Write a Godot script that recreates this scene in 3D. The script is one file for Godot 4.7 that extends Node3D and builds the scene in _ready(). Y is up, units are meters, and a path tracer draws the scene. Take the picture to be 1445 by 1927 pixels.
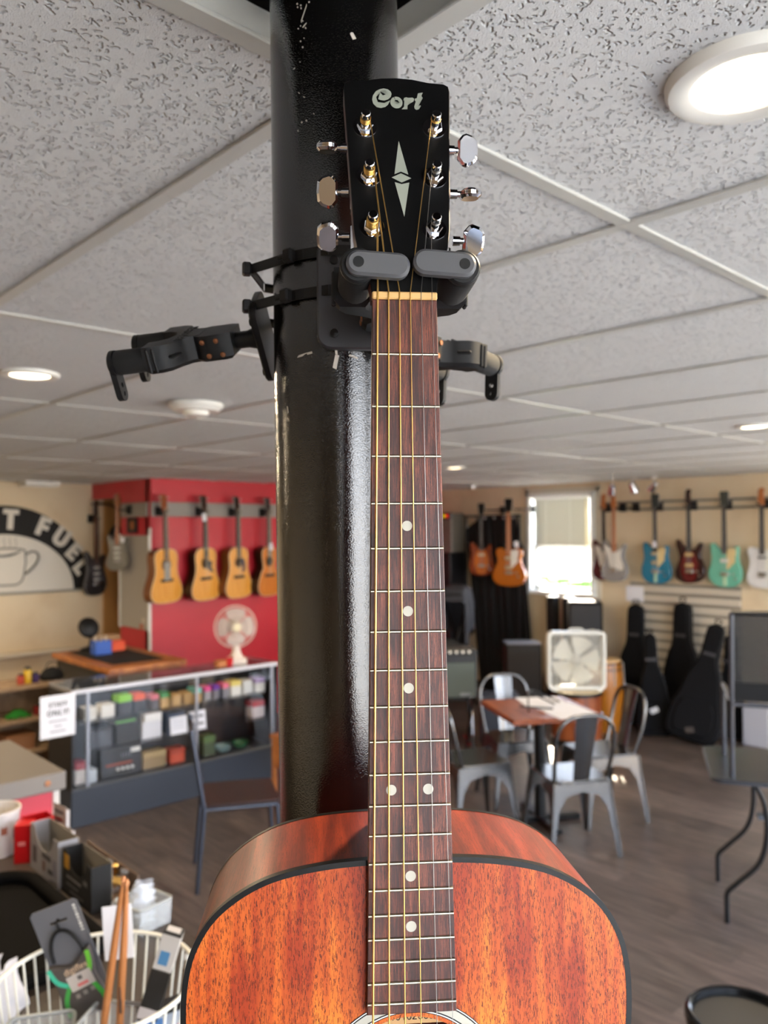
extends Node3D
# A music shop: an acoustic guitar hangs on a black column, the shop lies behind it.
# World: y up, metres; x and z follow the room's walls and the ceiling grid.

const CE := 2.44          # ceiling height
const XR := 7.57          # right wall
const ZB := -8.4          # far cream wall
const ZR := -7.05         # red wall
const XL := -3.6          # wall on the left, outside the frame
const ZF := 1.3           # shop front, behind the camera
var side_windows := [[-1.65, -0.27], [-0.15, 1.2]]
var mats := {}
var taken := {}

# ------------------------------------------------------------------ mesh builder
class MB:
	var v := PackedVector3Array()
	var n := PackedVector3Array()
	var uv := PackedVector2Array()
	func tri(a, b, c, na, nb, nc, ua := Vector2.ZERO, ub := Vector2.ZERO, uc := Vector2.ZERO) -> void:
		var g: Vector3 = (b - a).cross(c - a)
		if g.length_squared() < 1e-18:
			return
		if g.dot(na + nb + nc) > 0.0:
			v.append(a); v.append(c); v.append(b)
			n.append(na); n.append(nc); n.append(nb)
			uv.append(ua); uv.append(uc); uv.append(ub)
		else:
			v.append(a); v.append(b); v.append(c)
			n.append(na); n.append(nb); n.append(nc)
			uv.append(ua); uv.append(ub); uv.append(uc)
	func quad(a, b, c, d, na, nb = null, nc = null, nd = null, us = null) -> void:
		var x = na if nb == null else nb
		var y = na if nc == null else nc
		var z = na if nd == null else nd
		if us == null:
			us = [plan(a, na), plan(b, na), plan(c, na), plan(d, na)]
		tri(a, b, c, na, x, y, us[0], us[1], us[2])
		tri(a, c, d, na, y, z, us[0], us[2], us[3])
	func plan(p: Vector3, m: Vector3) -> Vector2:
		var a := m.abs()
		if a.z >= a.x and a.z >= a.y:
			return Vector2(p.x, p.y)
		if a.y >= a.x:
			return Vector2(p.x, p.z)
		return Vector2(p.z, p.y)
	func box(c: Vector3, s: Vector3, bev := 0.0, b := Basis()) -> MB:
		var h := s * 0.5
		var e := minf(bev, minf(h.x, minf(h.y, h.z)) * 0.95)
		for ax in 3:
			var i := (ax + 1) % 3
			var j := (ax + 2) % 3
			for sg in [-1.0, 1.0]:
				var m := Vector3.ZERO
				m[ax] = sg
				var q := []
				for k in [[-1, -1], [1, -1], [1, 1], [-1, 1]]:
					var p := Vector3.ZERO
					p[ax] = sg * h[ax]
					p[i] = k[0] * (h[i] - e)
					p[j] = k[1] * (h[j] - e)
					q.append(p)
				quad(c + b * q[0], c + b * q[1], c + b * q[2], c + b * q[3], b * m, null, null, null, [plan(q[0], m), plan(q[1], m), plan(q[2], m), plan(q[3], m)])
		if e > 0.0:
			for ax in 3:
				var i := (ax + 1) % 3
				var j := (ax + 2) % 3
				for si in [-1.0, 1.0]:
					for sj in [-1.0, 1.0]:
						var m := Vector3.ZERO
						m[i] = si
						m[j] = sj
						m = m.normalized()
						var q := []
						for k in [[-1, 0], [1, 0], [1, 1], [-1, 1]]:
							var p := Vector3.ZERO
							p[ax] = k[0] * (h[ax] - e)
							p[i] = si * (h[i] - (e if k[1] == 1 else 0.0))
							p[j] = sj * (h[j] - (e if k[1] == 0 else 0.0))
							q.append(p)
						quad(c + b * q[0], c + b * q[1], c + b * q[2], c + b * q[3], b * m)
			for sx in [-1.0, 1.0]:
				for sy in [-1.0, 1.0]:
					for sz in [-1.0, 1.0]:
						var k := Vector3(sx, sy, sz)
						var m := b * k.normalized()
						tri(c + b * (k * (h - Vector3(0, e, e))), c + b * (k * (h - Vector3(e, 0, e))), c + b * (k * (h - Vector3(e, e, 0))), m, m, m)
		return self
	func tube(pts: Array, rad, seg := 10, caps := true, flat := 1.0, closed := false) -> MB:
		# a round (or flattened) bar along a line of points; rad is a number or one per point
		var cnt := pts.size()
		var rings := []
		var nors := []
		var up := Vector3.ZERO
		var lens := 0.0
		var lv := []
		for i in cnt:
			var t: Vector3
			if closed:
				t = pts[(i + 1) % cnt] - pts[(i - 1 + cnt) % cnt]
			else:
				t = pts[mini(i + 1, cnt - 1)] - pts[maxi(i - 1, 0)]
			t = t.normalized()
			if up == Vector3.ZERO:
				up = Vector3.UP if absf(t.y) < 0.9 else Vector3.RIGHT
			var sx := t.cross(up).normalized()
			up = sx.cross(t).normalized()
			var r: float = rad[i] if rad is Array else rad
			var ring := []
			var nr := []
			for k in seg:
				var a := TAU * k / seg
				var d := sx * cos(a) + up * sin(a) * flat
				ring.append(pts[i] + d * r)
				nr.append((sx * cos(a) * flat + up * sin(a)).normalized())
			rings.append(ring)
			nors.append(nr)
			if i > 0:
				lens += (pts[i] - pts[i - 1]).length()
			lv.append(lens)
		for i in (cnt if closed else cnt - 1):
			var j := (i + 1) % cnt
			for k in seg:
				var l := (k + 1) % seg
				var u0 := float(k) / seg
				var u1 := float(k + 1) / seg
				quad(rings[i][k], rings[i][l], rings[j][l], rings[j][k], nors[i][k], nors[i][l], nors[j][l], nors[j][k], [Vector2(u0, lv[i]), Vector2(u1, lv[i]), Vector2(u1, lv[j]), Vector2(u0, lv[j])])
		if caps and not closed:
			for e in [0, cnt - 1]:
				var m: Vector3 = (pts[0] - pts[1]).normalized() if e == 0 else (pts[cnt - 1] - pts[cnt - 2]).normalized()
				for k in range(1, seg - 1):
					tri(rings[e][0], rings[e][k], rings[e][k + 1], m, m, m)
		return self
	func lathe(prof: Array, seg := 24, xf := Transform3D(), arc := TAU) -> MB:
		# prof: Vector2(radius, height along local y); sharp where the profile turns more than 35 degrees
		var ns := []
		for i in prof.size() - 1:
			var d: Vector2 = (prof[i + 1] - prof[i])
			ns.append(Vector2(d.y, -d.x).normalized() if d.length() > 1e-9 else Vector2(1, 0))
		var mid := Vector2.ZERO
		var lo := 1e9
		var hi := -1e9
		for p in prof:
			lo = minf(lo, p.y)
			hi = maxf(hi, p.y)
		for i in prof.size() - 1:
			var a: Vector2 = prof[i]
			var b: Vector2 = prof[i + 1]
			var na: Vector2 = ns[i]
			var nb: Vector2 = ns[i]
			if i > 0 and ns[i - 1].dot(ns[i]) > 0.82:
				na = (ns[i - 1] + ns[i]).normalized()
			if i < ns.size() - 1 and ns[i + 1].dot(ns[i]) > 0.82:
				nb = (ns[i + 1] + ns[i]).normalized()
			for k in seg:
				var t0 := arc * k / seg
				var t1 := arc * (k + 1) / seg
				var c0 := Vector3(cos(t0), 0, sin(t0))
				var c1 := Vector3(cos(t1), 0, sin(t1))
				var bs := xf.basis
				quad(xf * (c0 * a.x + Vector3(0, a.y, 0)), xf * (c1 * a.x + Vector3(0, a.y, 0)), xf * (c1 * b.x + Vector3(0, b.y, 0)), xf * (c0 * b.x + Vector3(0, b.y, 0)),
					bs * (c0 * na.x + Vector3(0, na.y, 0)), bs * (c1 * na.x + Vector3(0, na.y, 0)), bs * (c1 * nb.x + Vector3(0, nb.y, 0)), bs * (c0 * nb.x + Vector3(0, nb.y, 0)),
					[Vector2(t0 / TAU, a.y), Vector2(t1 / TAU, a.y), Vector2(t1 / TAU, b.y), Vector2(t0 / TAU, b.y)])
		return self
	func extrude(poly, z0: float, z1: float, xf := Transform3D(), bev := 0.0, front := true, back := true, sharp := 0.6) -> MB:
		# a polygon in the local xy plane, from z0 to z1 (z1 > z0); bev rounds the rim at z1
		var pp := PackedVector2Array(poly)
		if not Geometry2D.is_polygon_clockwise(pp):
			pp.reverse()
		var cnt := pp.size()
		var inner := pp
		var zt := z1
		if bev > 0.0:
			var o := Geometry2D.offset_polygon(pp, -bev, Geometry2D.JOIN_MITER)
			inner = PackedVector2Array()
			for i in cnt:
				var e0 := (pp[i] - pp[(i - 1 + cnt) % cnt]).normalized()
				var e1 := (pp[(i + 1) % cnt] - pp[i]).normalized()
				var m := (e0 + e1).normalized()
				inner.append(pp[i] + Vector2(m.y, -m.x) * bev / maxf(0.5, absf(m.dot(e0))))
			zt = z1 - bev
		var t := Geometry2D.triangulate_polygon(inner)
		var tb := t if bev <= 0.0 else Geometry2D.triangulate_polygon(pp)
		var bs := xf.basis
		if front:
			var m := (bs * Vector3(0, 0, 1)).normalized()
			for i in range(0, t.size(), 3):
				tri(xf * z3(inner[t[i]], z1), xf * z3(inner[t[i + 1]], z1), xf * z3(inner[t[i + 2]], z1), m, m, m, inner[t[i]], inner[t[i + 1]], inner[t[i + 2]])
		if back:
			var m := (bs * Vector3(0, 0, -1)).normalized()
			for i in range(0, tb.size(), 3):
				tri(xf * z3(pp[tb[i]], z0), xf * z3(pp[tb[i + 1]], z0), xf * z3(pp[tb[i + 2]], z0), m, m, m, pp[tb[i]], pp[tb[i + 1]], pp[tb[i + 2]])
		var en := []
		for i in cnt:
			var e := (pp[(i + 1) % cnt] - pp[i]).normalized()
			en.append(Vector2(-e.y, e.x))
		var run := 0.0
		for i in cnt:
			var j := (i + 1) % cnt
			var na: Vector2 = en[i]
			var nb: Vector2 = en[i]
			var pr: Vector2 = en[(i - 1 + cnt) % cnt]
			if pr.dot(na) > sharp:
				na = (pr + en[i]).normalized()
			if en[j].dot(nb) > sharp:
				nb = (en[j] + en[i]).normalized()
			var le := (pp[j] - pp[i]).length()
			var a3 := (bs * Vector3(na.x, na.y, 0)).normalized()
			var b3 := (bs * Vector3(nb.x, nb.y, 0)).normalized()
			quad(xf * z3(pp[i], z0), xf * z3(pp[j], z0), xf * z3(pp[j], zt), xf * z3(pp[i], zt), a3, b3, b3, a3, [Vector2(run, z0), Vector2(run + le, z0), Vector2(run + le, zt), Vector2(run, zt)])
			if bev > 0.0:
				var u3 := (bs * Vector3(na.x, na.y, 1.0)).normalized()
				var w3 := (bs * Vector3(nb.x, nb.y, 1.0)).normalized()
				quad(xf * z3(pp[i], zt), xf * z3(pp[j], zt), xf * z3(inner[j], z1), xf * z3(inner[i], z1), u3, w3, w3, u3, [pp[i], pp[j], inner[j], inner[i]])
			run += le
		return self
	func z3(p: Vector2, z: float) -> Vector3:
		return Vector3(p.x, p.y, z)
	func ribbon(pts: Array, wid: Array, z: float, xf := Transform3D()) -> MB:
		# a flat stroke of changing width in the local xy plane
		var m := (xf.basis * Vector3(0, 0, 1)).normalized()
		var prev := []
		for i in pts.size():
			var t: Vector2 = (pts[mini(i + 1, pts.size() - 1)] - pts[maxi(i - 1, 0)]).normalized()
			var s: Vector2 = Vector2(-t.y, t.x) * wid[i] * 0.5
			var cur := [xf * z3(pts[i] + s, z), xf * z3(pts[i] - s, z)]
			if i > 0:
				quad(prev[0], prev[1], cur[1], cur[0], m)
			prev = cur
		return self
	func sheet(rows: Array, thick := 0.0) -> MB:
		# a grid of points (rows of Vector3) with smooth normals; both faces where thick > 0
		var h := rows.size()
		var w: int = rows[0].size()
		var nr := []
		for i in h:
			var r := []
			for j in w:
				var du: Vector3 = rows[i][mini(j + 1, w - 1)] - rows[i][maxi(j - 1, 0)]
				var dv: Vector3 = rows[mini(i + 1, h - 1)][j] - rows[maxi(i - 1, 0)][j]
				r.append(du.cross(dv).normalized())
			nr.append(r)
		var sides := [0.0] if thick <= 0.0 else [thick * 0.5, -thick * 0.5]
		for o in sides:
			var sg := -1.0 if o < 0.0 else 1.0
			for i in h - 1:
				for j in w - 1:
					var us := [Vector2(j, i) / w, Vector2(j + 1, i) / w, Vector2(j + 1, i + 1) / w, Vector2(j, i + 1) / w]
					quad(rows[i][j] + nr[i][j] * o, rows[i][j + 1] + nr[i][j + 1] * o, rows[i + 1][j + 1] + nr[i + 1][j + 1] * o, rows[i + 1][j] + nr[i + 1][j] * o, nr[i][j] * sg, nr[i][j + 1] * sg, nr[i + 1][j + 1] * sg, nr[i + 1][j] * sg, us)
		if thick > 0.0:
			var o := thick * 0.5
			var rim := []
			for j in w: rim.append([0, j])
			for i in range(1, h): rim.append([i, w - 1])
			for j in range(w - 2, -1, -1): rim.append([h - 1, j])
			for i in range(h - 2, 0, -1): rim.append([i, 0])
			for k in rim.size():
				var a = rim[k]
				var b = rim[(k + 1) % rim.size()]
				var pa: Vector3 = rows[a[0]][a[1]]
				var pb: Vector3 = rows[b[0]][b[1]]
				var na: Vector3 = nr[a[0]][a[1]]
				var nb: Vector3 = nr[b[0]][b[1]]
				var m := (pb - pa).cross(na).normalized()
				quad(pa + na * o, pb + nb * o, pb - nb * o, pa - na * o, m)
		return self
	func mesh() -> ArrayMesh:
		var a := []
		a.resize(Mesh.ARRAY_MAX)
		a[Mesh.ARRAY_VERTEX] = v
		a[Mesh.ARRAY_NORMAL] = n
		a[Mesh.ARRAY_TEX_UV] = uv
		var m := ArrayMesh.new()
		m.add_surface_from_arrays(Mesh.PRIMITIVE_TRIANGLES, a)
		return m

# ------------------------------------------------------------------ scene helpers
func numbered(called: String) -> String:
	var k: int = taken.get(called, -1) + 1
	taken[called] = k
	return called if k == 0 else "%s_%03d" % [called, k]

func tag(o, label := "", category := "", group := "", kind := ""):
	if label: o.set_meta("label", label)
	if category: o.set_meta("category", category)
	if group: o.set_meta("group", group)
	if kind: o.set_meta("kind", kind)
	return o

func thing(called: String, label: String, category: String, xf = Vector3.ZERO, group := ""):
	var o := Node3D.new()
	o.name = numbered(called)
	add_child(o)
	if xf is Transform3D:
		o.transform = xf
	else:
		o.position = xf
	return tag(o, label, category, group)

func solo(called: String, label: String, category: String, mb, m, xf = Vector3.ZERO, group := ""):
	var o := MeshInstance3D.new()
	o.name = numbered(called)
	o.mesh = mb.mesh() if mb is MB else mb
	o.material_override = m
	add_child(o)
	if xf is Transform3D:
		o.transform = xf
	else:
		o.position = xf
	return tag(o, label, category, group)

func part(parent, called: String, mb, m, xf = null, label := ""):
	var o := MeshInstance3D.new()
	o.name = called
	o.mesh = mb.mesh() if mb is MB else mb
	o.material_override = m
	parent.add_child(o, true)
	if xf is Transform3D:
		o.transform = xf
	elif xf is Vector3:
		o.position = xf
	if label:
		o.set_meta("label", label)
	return o

func struct(called: String, mb, m, xf = Vector3.ZERO):
	var o := MeshInstance3D.new()
	o.name = numbered(called)
	o.mesh = mb.mesh() if mb is MB else mb
	o.material_override = m
	add_child(o)
	if xf is Transform3D:
		o.transform = xf
	else:
		o.position = xf
	return tag(o, "", "", "", "structure")

func copy(src, xf: Transform3D, label: String, called := ""):
	var o = src.duplicate()
	o.name = numbered(called if called else String(src.name).rstrip("_0123456789"))
	add_child(o)
	o.transform = xf
	o.set_meta("label", label)
	return o

func at(x: float, y: float, z: float, ry := 0.0, rx := 0.0, rz := 0.0) -> Transform3D:
	return Transform3D(Basis.from_euler(Vector3(rx, ry, rz), EULER_ORDER_YXZ), Vector3(x, y, z))

func arc(c: Vector2, r: float, a0: float, a1: float, k: int, ry := -1.0) -> Array:
	var o := []
	for i in k + 1:
		var a := lerpf(a0, a1, float(i) / k)
		o.append(c + Vector2(cos(a) * r, sin(a) * (r if ry < 0.0 else ry)))
	return o

func rrect(w: float, h: float, r: float, k := 4) -> Array:
	var o := []
	for q in [[1, 1, 0.0], [-1, 1, PI / 2], [-1, -1, PI], [1, -1, PI * 1.5]]:
		o.append_array(arc(Vector2(q[0] * (w / 2 - r), q[1] * (h / 2 - r)), r, q[2], q[2] + PI / 2, k))
	return o

func curve(pts: Array, k := 6, closed := false) -> Array:
	# Catmull-Rom through the points
	var o := []
	var c := pts.size()
	for i in (c if closed else c - 1):
		var a = pts[(i - 1 + c) % c] if closed else pts[maxi(i - 1, 0)]
		var b = pts[i]
		var d = pts[(i + 1) % c]
		var e = pts[(i + 2) % c] if closed else pts[mini(i + 2, c - 1)]
		for s in k:
			o.append(b.cubic_interpolate(d, a, e, float(s) / k))
	if not closed:
		o.append(pts[c - 1])
	return o

func mirrored(half: Array) -> Array:
	# half outline from the top middle to the bottom middle, x >= 0 -> whole outline
	var o := half.duplicate()
	for i in range(half.size() - 2, 0, -1):
		o.append(Vector2(-half[i].x, half[i].y))
	return o

func v3(a: Array, z := 0.0) -> Array:
	var o := []
	for p in a:
		o.append(Vector3(p.x, p.y, z))
	return o

func text(s: String, h: float, depth: float, weight := 400, serif := false) -> TextMesh:
	var f := SystemFont.new()
	f.font_names = PackedStringArray(["Droid Serif" if serif else "Droid Sans"])
	f.font_weight = weight
	var t := TextMesh.new()
	t.font = f
	if weight >= 900:
		var fv := FontVariation.new()
		fv.base_font = f
		fv.variation_embolden = 1.1
		t.font = fv
	t.text = s
	t.font_size = 64
	t.pixel_size = h / 46.0
	t.depth = depth
	return t

# ------------------------------------------------------------------ materials
func mat(key: String, col: Color, rough := 0.6, metal := 0.0, spec := 0.5) -> StandardMaterial3D:
	if mats.has(key):
		return mats[key]
	var m := StandardMaterial3D.new()
	m.resource_name = key
	m.albedo_color = col
	m.roughness = rough
	m.metallic = metal
	m.metallic_specular = spec
	mats[key] = m
	return m

func hx(s: String) -> Color:
	return Color.html(s)

func paint(s: String, rough := 0.6, metal := 0.0) -> StandardMaterial3D:
	return mat("paint_%s_%d_%d" % [s, int(rough * 100), int(metal * 100)], hx(s), rough, metal)

func noise_tex(freq: float, seed_: int, size := 512, octaves := 4, ramp = null, normal := false, bump := 4.0, type := FastNoiseLite.TYPE_SIMPLEX_SMOOTH) -> NoiseTexture2D:
	var f := FastNoiseLite.new()
	f.noise_type = type
	f.seed = seed_
	f.frequency = freq
	f.fractal_octaves = octaves
	var t := NoiseTexture2D.new()
	t.width = size
	t.height = size
	t.seamless = true
	t.noise = f
	if ramp:
		var g := Gradient.new()
		g.offsets = PackedFloat32Array(ramp[0])
		g.colors = PackedColorArray(ramp[1])
		t.color_ramp = g
	if normal:
		t.as_normal_map = true
		t.bump_strength = bump
	return t

func image_tex(w: int, h: int, data: PackedByteArray, fmt := Image.FORMAT_RGB8) -> ImageTexture:
	return ImageTexture.create_from_image(Image.create_from_data(w, h, false, fmt, data))

func wood_image(w: int, h: int, seed_: int, dark: Color, light: Color, bands: float, along: float, pores: int, pore_len: int, pore: Color, streak := 0.35, mirror := false) -> ImageTexture:
	# grain runs along the image's height; short dark pores on top
	var f := FastNoiseLite.new()
	f.seed = seed_
	f.frequency = 1.0
	f.fractal_octaves = 3
	var g := FastNoiseLite.new()
	g.seed = seed_ + 7
	g.frequency = 1.0
	g.fractal_octaves = 2
	var data := PackedByteArray()
	data.resize(w * h * 3)
	var k := 0
	for y in h:
		var fy := float(y) / h * along
		for x in w:
			var fx := float(x) / w
			if mirror:
				fx = absf(fx - 0.5) * 1.0
			var t := 0.5 + 0.8 * f.get_noise_2d(fx * bands, fy) + streak * g.get_noise_2d(fx * bands * 9.0, fy * 2.2)
			t = clampf(t, 0.0, 1.0)
			data[k] = int(255.0 * lerpf(dark.r, light.r, t))
			data[k + 1] = int(255.0 * lerpf(dark.g, light.g, t))
			data[k + 2] = int(255.0 * lerpf(dark.b, light.b, t))
			k += 3
	var r := RandomNumberGenerator.new()
	r.seed = seed_
	for i in pores:
		var x := r.randf() * w
		var y := r.randi() % h
		var sl := r.randf_range(-0.12, 0.12)
		var al := r.randf_range(0.25, 0.85)
		for s in r.randi_range(pore_len / 2, pore_len * 3 / 2):
			var p := (((y + s) % h) * w + (int(x + sl * s) + w) % w) * 3
			data[p] = int(lerpf(data[p], pore.r * 255.0, al))
			data[p + 1] = int(lerpf(data[p + 1], pore.g * 255.0, al))
			data[p + 2] = int(lerpf(data[p + 2], pore.b * 255.0, al))
	return image_tex(w, h, data)

func tile_height(w: int, h: int) -> ImageTexture:
	# fissured acoustic tile: worm-like pits and fine sand
	var hgt := PackedFloat32Array()
	hgt.resize(w * h)
	hgt.fill(0.78)
	var r := RandomNumberGenerator.new()
	r.seed = 11
	for i in 9000:
		var x := r.randf() * w
		var y := r.randf() * h
		var rad := r.randf_range(1.7, 3.3)
		var worm := r.randf() < 0.35
		var steps := r.randi_range(4, 8) if worm else r.randi_range(1, 3)
		var dir := r.randf() * TAU
		var deep := r.randf_range(0.5, 0.78)
		for s in steps:
			var q := int(ceil(rad))
			for dy in range(-q, q + 1):
				for dx in range(-q, q + 1):
					var d := sqrt(dx * dx + dy * dy) / rad
					if d < 1.0:
						var p := ((int(y) + dy + h) % h) * w + (int(x) + dx + w) % w
						hgt[p] = minf(hgt[p], 0.78 - deep * (1.0 - smoothstep(0.45, 1.0, d)))
			x = fposmod(x + cos(dir) * rad * 0.8, w)
			y = fposmod(y + sin(dir) * rad * 0.8, h)
			dir += r.randf_range(-0.7, 0.7)
	var data := PackedByteArray()
	data.resize(w * h)
	for i in w * h:
		data[i] = int(clampf(hgt[i] + r.randf_range(-0.05, 0.05), 0.0, 1.0) * 255.0)
	return image_tex(w, h, data, Image.FORMAT_L8)

func spin(a: float) -> Basis:
	return Basis(Vector3.UP, a)

func _ready() -> void:
	# ---- camera
	var cam := Camera3D.new()
	cam.name = "camera"
	var ca := CameraAttributesPhysical.new()
	ca.frustum_focal_length = 18.806
	ca.frustum_near = 0.02
	ca.frustum_far = 200.0
	ca.frustum_focus_distance = 0.525
	ca.exposure_aperture = 5.6
	cam.attributes = ca
	cam.transform = Transform3D(Basis(Vector3(0.7311, -0.005, 0.6822), Vector3(-0.0111, 0.9998, 0.0193), Vector3(-0.6821, -0.0217, 0.7309)).orthonormalized(), Vector3(0, 1.946, 0))
	add_child(cam)
	cam.fov = 65.08
	cam.near = 0.02
	cam.current = true
	# ---- sky and sun
	var env := Environment.new()
	env.background_mode = Environment.BG_SKY
	var sk := ProceduralSkyMaterial.new()
	sk.sky_top_color = Color(0.76, 0.85, 0.98)
	sk.sky_horizon_color = Color(0.98, 0.98, 0.98)
	sk.ground_horizon_color = Color(0.72, 0.70, 0.67)
	sk.ground_bottom_color = Color(0.55, 0.53, 0.5)
	sk.sky_energy_multiplier = 1.0
	var sky := Sky.new()
	sky.sky_material = sk
	env.sky = sky
	env.background_energy_multiplier = 9.0
	env.tonemap_mode = Environment.TONE_MAPPER_LINEAR
	env.tonemap_exposure = 1.75
	env.sdfgi_enabled = true
	env.ssao_enabled = true
	env.ssil_enabled = true
	var we := WorldEnvironment.new()
	we.environment = env
	add_child(we)
	var sun := DirectionalLight3D.new()
	sun.name = "sun"
	sun.light_color = Color(1.0, 0.93, 0.82)
	sun.light_energy = 9.0
	sun.light_angular_distance = 0.6
	sun.shadow_enabled = true
	sun.look_at_from_position(Vector3(0.66, 0.545, -0.515), Vector3.ZERO, Vector3.UP)
	add_child(sun)
	# ---- the place, large things first
	build_materials()
	build_shell()
	build_ceiling()
	build_floor()
	build_window()
	build_shop_front()
	build_red_wall()
	build_column()
	build_hero_guitar()
	build_hangers()
	build_sign()
	build_left_back()
	build_glass_counter()
	build_wall_guitars()
	build_right_back()
	build_seating()
	build_cases()
	build_patio_set()
	build_front_table()
	build_basket()

func build_materials() -> void:
	var cream := mat("cream_wall", Color(0.89, 0.82, 0.70), 0.75)
	cream.albedo_texture = noise_tex(0.006, 3, 512, 5, [[0.0, 0.45, 1.0], [Color(0.93, 0.9, 0.86), Color(0.985, 0.975, 0.96), Color(1, 1, 1)]])
	cream.uv1_triplanar = true
	cream.uv1_scale = Vector3(0.4, 0.4, 0.4)
	var red := mat("red_wall", Color(0.79, 0.14, 0.20), 0.42)
	red.albedo_texture = noise_tex(0.01, 5, 256, 4, [[0.0, 1.0], [Color(0.92, 0.9, 0.9), Color(1, 1, 1)]])
	red.uv1_triplanar = true
	red.uv1_scale = Vector3(0.5, 0.5, 0.5)
	var tile := mat("ceiling_tile", Color(0.815, 0.815, 0.81), 0.9)
	tile.heightmap_enabled = true
	tile.heightmap_texture = tile_height(2048, 1024)
	tile.heightmap_scale = 0.75
	tile.uv1_scale = Vector3(1.0 / 1.24, 1.0 / 0.61, 1)
	mat("rail", Color(0.74, 0.735, 0.71), 0.3)
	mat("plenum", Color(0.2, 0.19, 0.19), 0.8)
	for i in 4:
		var base: Color = [Color(0.385, 0.335, 0.305), Color(0.35, 0.305, 0.28), Color(0.42, 0.365, 0.335), Color(0.365, 0.315, 0.29)][i]
		var m := mat("plank_%d" % i, Color.WHITE, 0.36)
		m.albedo_texture = wood_image(256, 1024, 40 + i, base * 0.72, base * 1.12, 5.0, 3.0, 900, 26, base * 0.55, 0.4)
		m.uv1_scale = Vector3(1.0 / 0.18, 1.0 / 1.2, 1)
		m.uv1_offset = Vector3(0.5, 0.5, 0)
	var black := mat("column_paint", Color(0.05, 0.048, 0.05), 0.1, 0.0, 0.7)
	black.heightmap_enabled = true
	black.heightmap_texture = noise_tex(0.09, 21, 1024, 3)
	black.heightmap_scale = 0.012
	black.uv1_scale = Vector3(2.0, 8.0, 1)
	# mahogany top, side and neck; rosewood
	var top := mat("mahogany_top", Color.WHITE, 0.45, 0.0, 0.35)
	top.albedo_texture = wood_image(1024, 1024, 4, hx("943210"), hx("f08a2c"), 5.0, 1.3, 34000, 9, hx("3a1206"), 0.25, true)
	top.uv1_scale = Vector3(1.0 / 0.30, 1.0 / 0.30, 1)
	top.uv1_offset = Vector3(0.5, 0.0, 0)
	top.clearcoat_enabled = true
	top.clearcoat = 0.12
	top.clearcoat_roughness = 0.4
	var side := mat("mahogany_side", Color.WHITE, 0.4)
	side.albedo_texture = wood_image(512, 512, 14, hx("56190d"), hx("8a3218"), 7.0, 2.0, 6000, 7, hx("3a100a"), 0.3)
	side.uv1_scale = Vector3(9.0, 3.0, 1)
	var neck := mat("mahogany_neck", Color(0.30, 0.10, 0.055), 0.45)
	neck.uv1_scale = Vector3(20, 4, 1)
	var rose := mat("rosewood", Color.WHITE, 0.5)
	rose.albedo_texture = wood_image(512, 2048, 23, hx("3c1a14"), hx("82432f"), 4.5, 5.0, 16000, 34, hx("150b09"), 0.5)
	rose.uv1_scale = Vector3(1.0 / 0.06, 1.0 / 0.46, 1)
	rose.uv1_offset = Vector3(0.5, 0.0, 0)
	mat("black_satin", Color(0.05, 0.05, 0.052), 0.4, 0.0, 0.35)
	mat("black_plastic", Color(0.07, 0.07, 0.073), 0.5, 0.0, 0.38)
	mat("grey_rubber", Color(0.30, 0.30, 0.31), 0.5)
	var foam := mat("foam", Color(0.016, 0.015, 0.016), 0.85)
	foam.rim_enabled = true
	foam.rim = 0.15
	mat("chrome", Color(0.88, 0.88, 0.9), 0.06, 1.0)
	mat("steel", Color(0.62, 0.61, 0.59), 0.28, 1.0)
	mat("gunmetal", Color(0.42, 0.415, 0.41), 0.24, 1.0)
	mat("nickel", Color(0.80, 0.77, 0.68), 0.3, 1.0)
	mat("bronze", Color(0.92, 0.74, 0.42), 0.3, 1.0)
	mat("copper_rivet", Color(0.62, 0.42, 0.30), 0.35, 0.9)
	mat("bone", Color(0.83, 0.66, 0.42), 0.45)
	mat("pearl", Color(0.70, 0.68, 0.62), 0.4)
	mat("logo", Color(0.60, 0.62, 0.57), 0.4)
	mat("white_plastic", Color(0.88, 0.87, 0.84), 0.4)
	mat("white_paper", Color(0.90, 0.90, 0.92), 0.8)
	mat("white_wire", Color(0.88, 0.87, 0.82), 0.35)
	mat("black_cloth", Color(0.017, 0.017, 0.02), 0.9)
	mat("case_cloth", Color(0.06, 0.06, 0.068), 0.85, 0.0, 0.25)
	mat("plate_metal", Color(0.27, 0.27, 0.28), 0.4, 0.7)
	mat("black_metal", Color(0.03, 0.03, 0.034), 0.4, 0.3)
	mat("ink", Color(0.04, 0.04, 0.05), 0.8)
	var glass := mat("glass", Color(0.05, 0.07, 0.07, 0.03), 0.0, 0.0, 0.4)
	glass.transparency = BaseMaterial3D.TRANSPARENCY_ALPHA
	var frost := mat("clear_plastic", Color(0.85, 0.87, 0.88, 0.22), 0.15)
	frost.transparency = BaseMaterial3D.TRANSPARENCY_ALPHA
	var mesh_m := mat("sling_mesh", Color(0.03, 0.03, 0.035, 0.75), 0.5)
	mesh_m.transparency = BaseMaterial3D.TRANSPARENCY_ALPHA
	var oak := mat("bench_wood", Color.WHITE, 0.45)
	oak.albedo_texture = wood_image(256, 512, 61, hx("8a4a20"), hx("c07a3c"), 5.0, 2.0, 500, 12, hx("5a3010"), 0.3)
	oak.uv1_scale = Vector3(2.0, 1.0, 1)
	var cherry := mat("table_wood", Color.WHITE, 0.4)
	cherry.albedo_texture = wood_image(256, 512, 62, hx("6a3016"), hx("9a5228"), 5.0, 2.0, 500, 12, hx("40200c"), 0.3)
	cherry.uv1_scale = Vector3(2.0, 1.0, 1)
	var pale := mat("pale_wood", Color.WHITE, 0.55)
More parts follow.
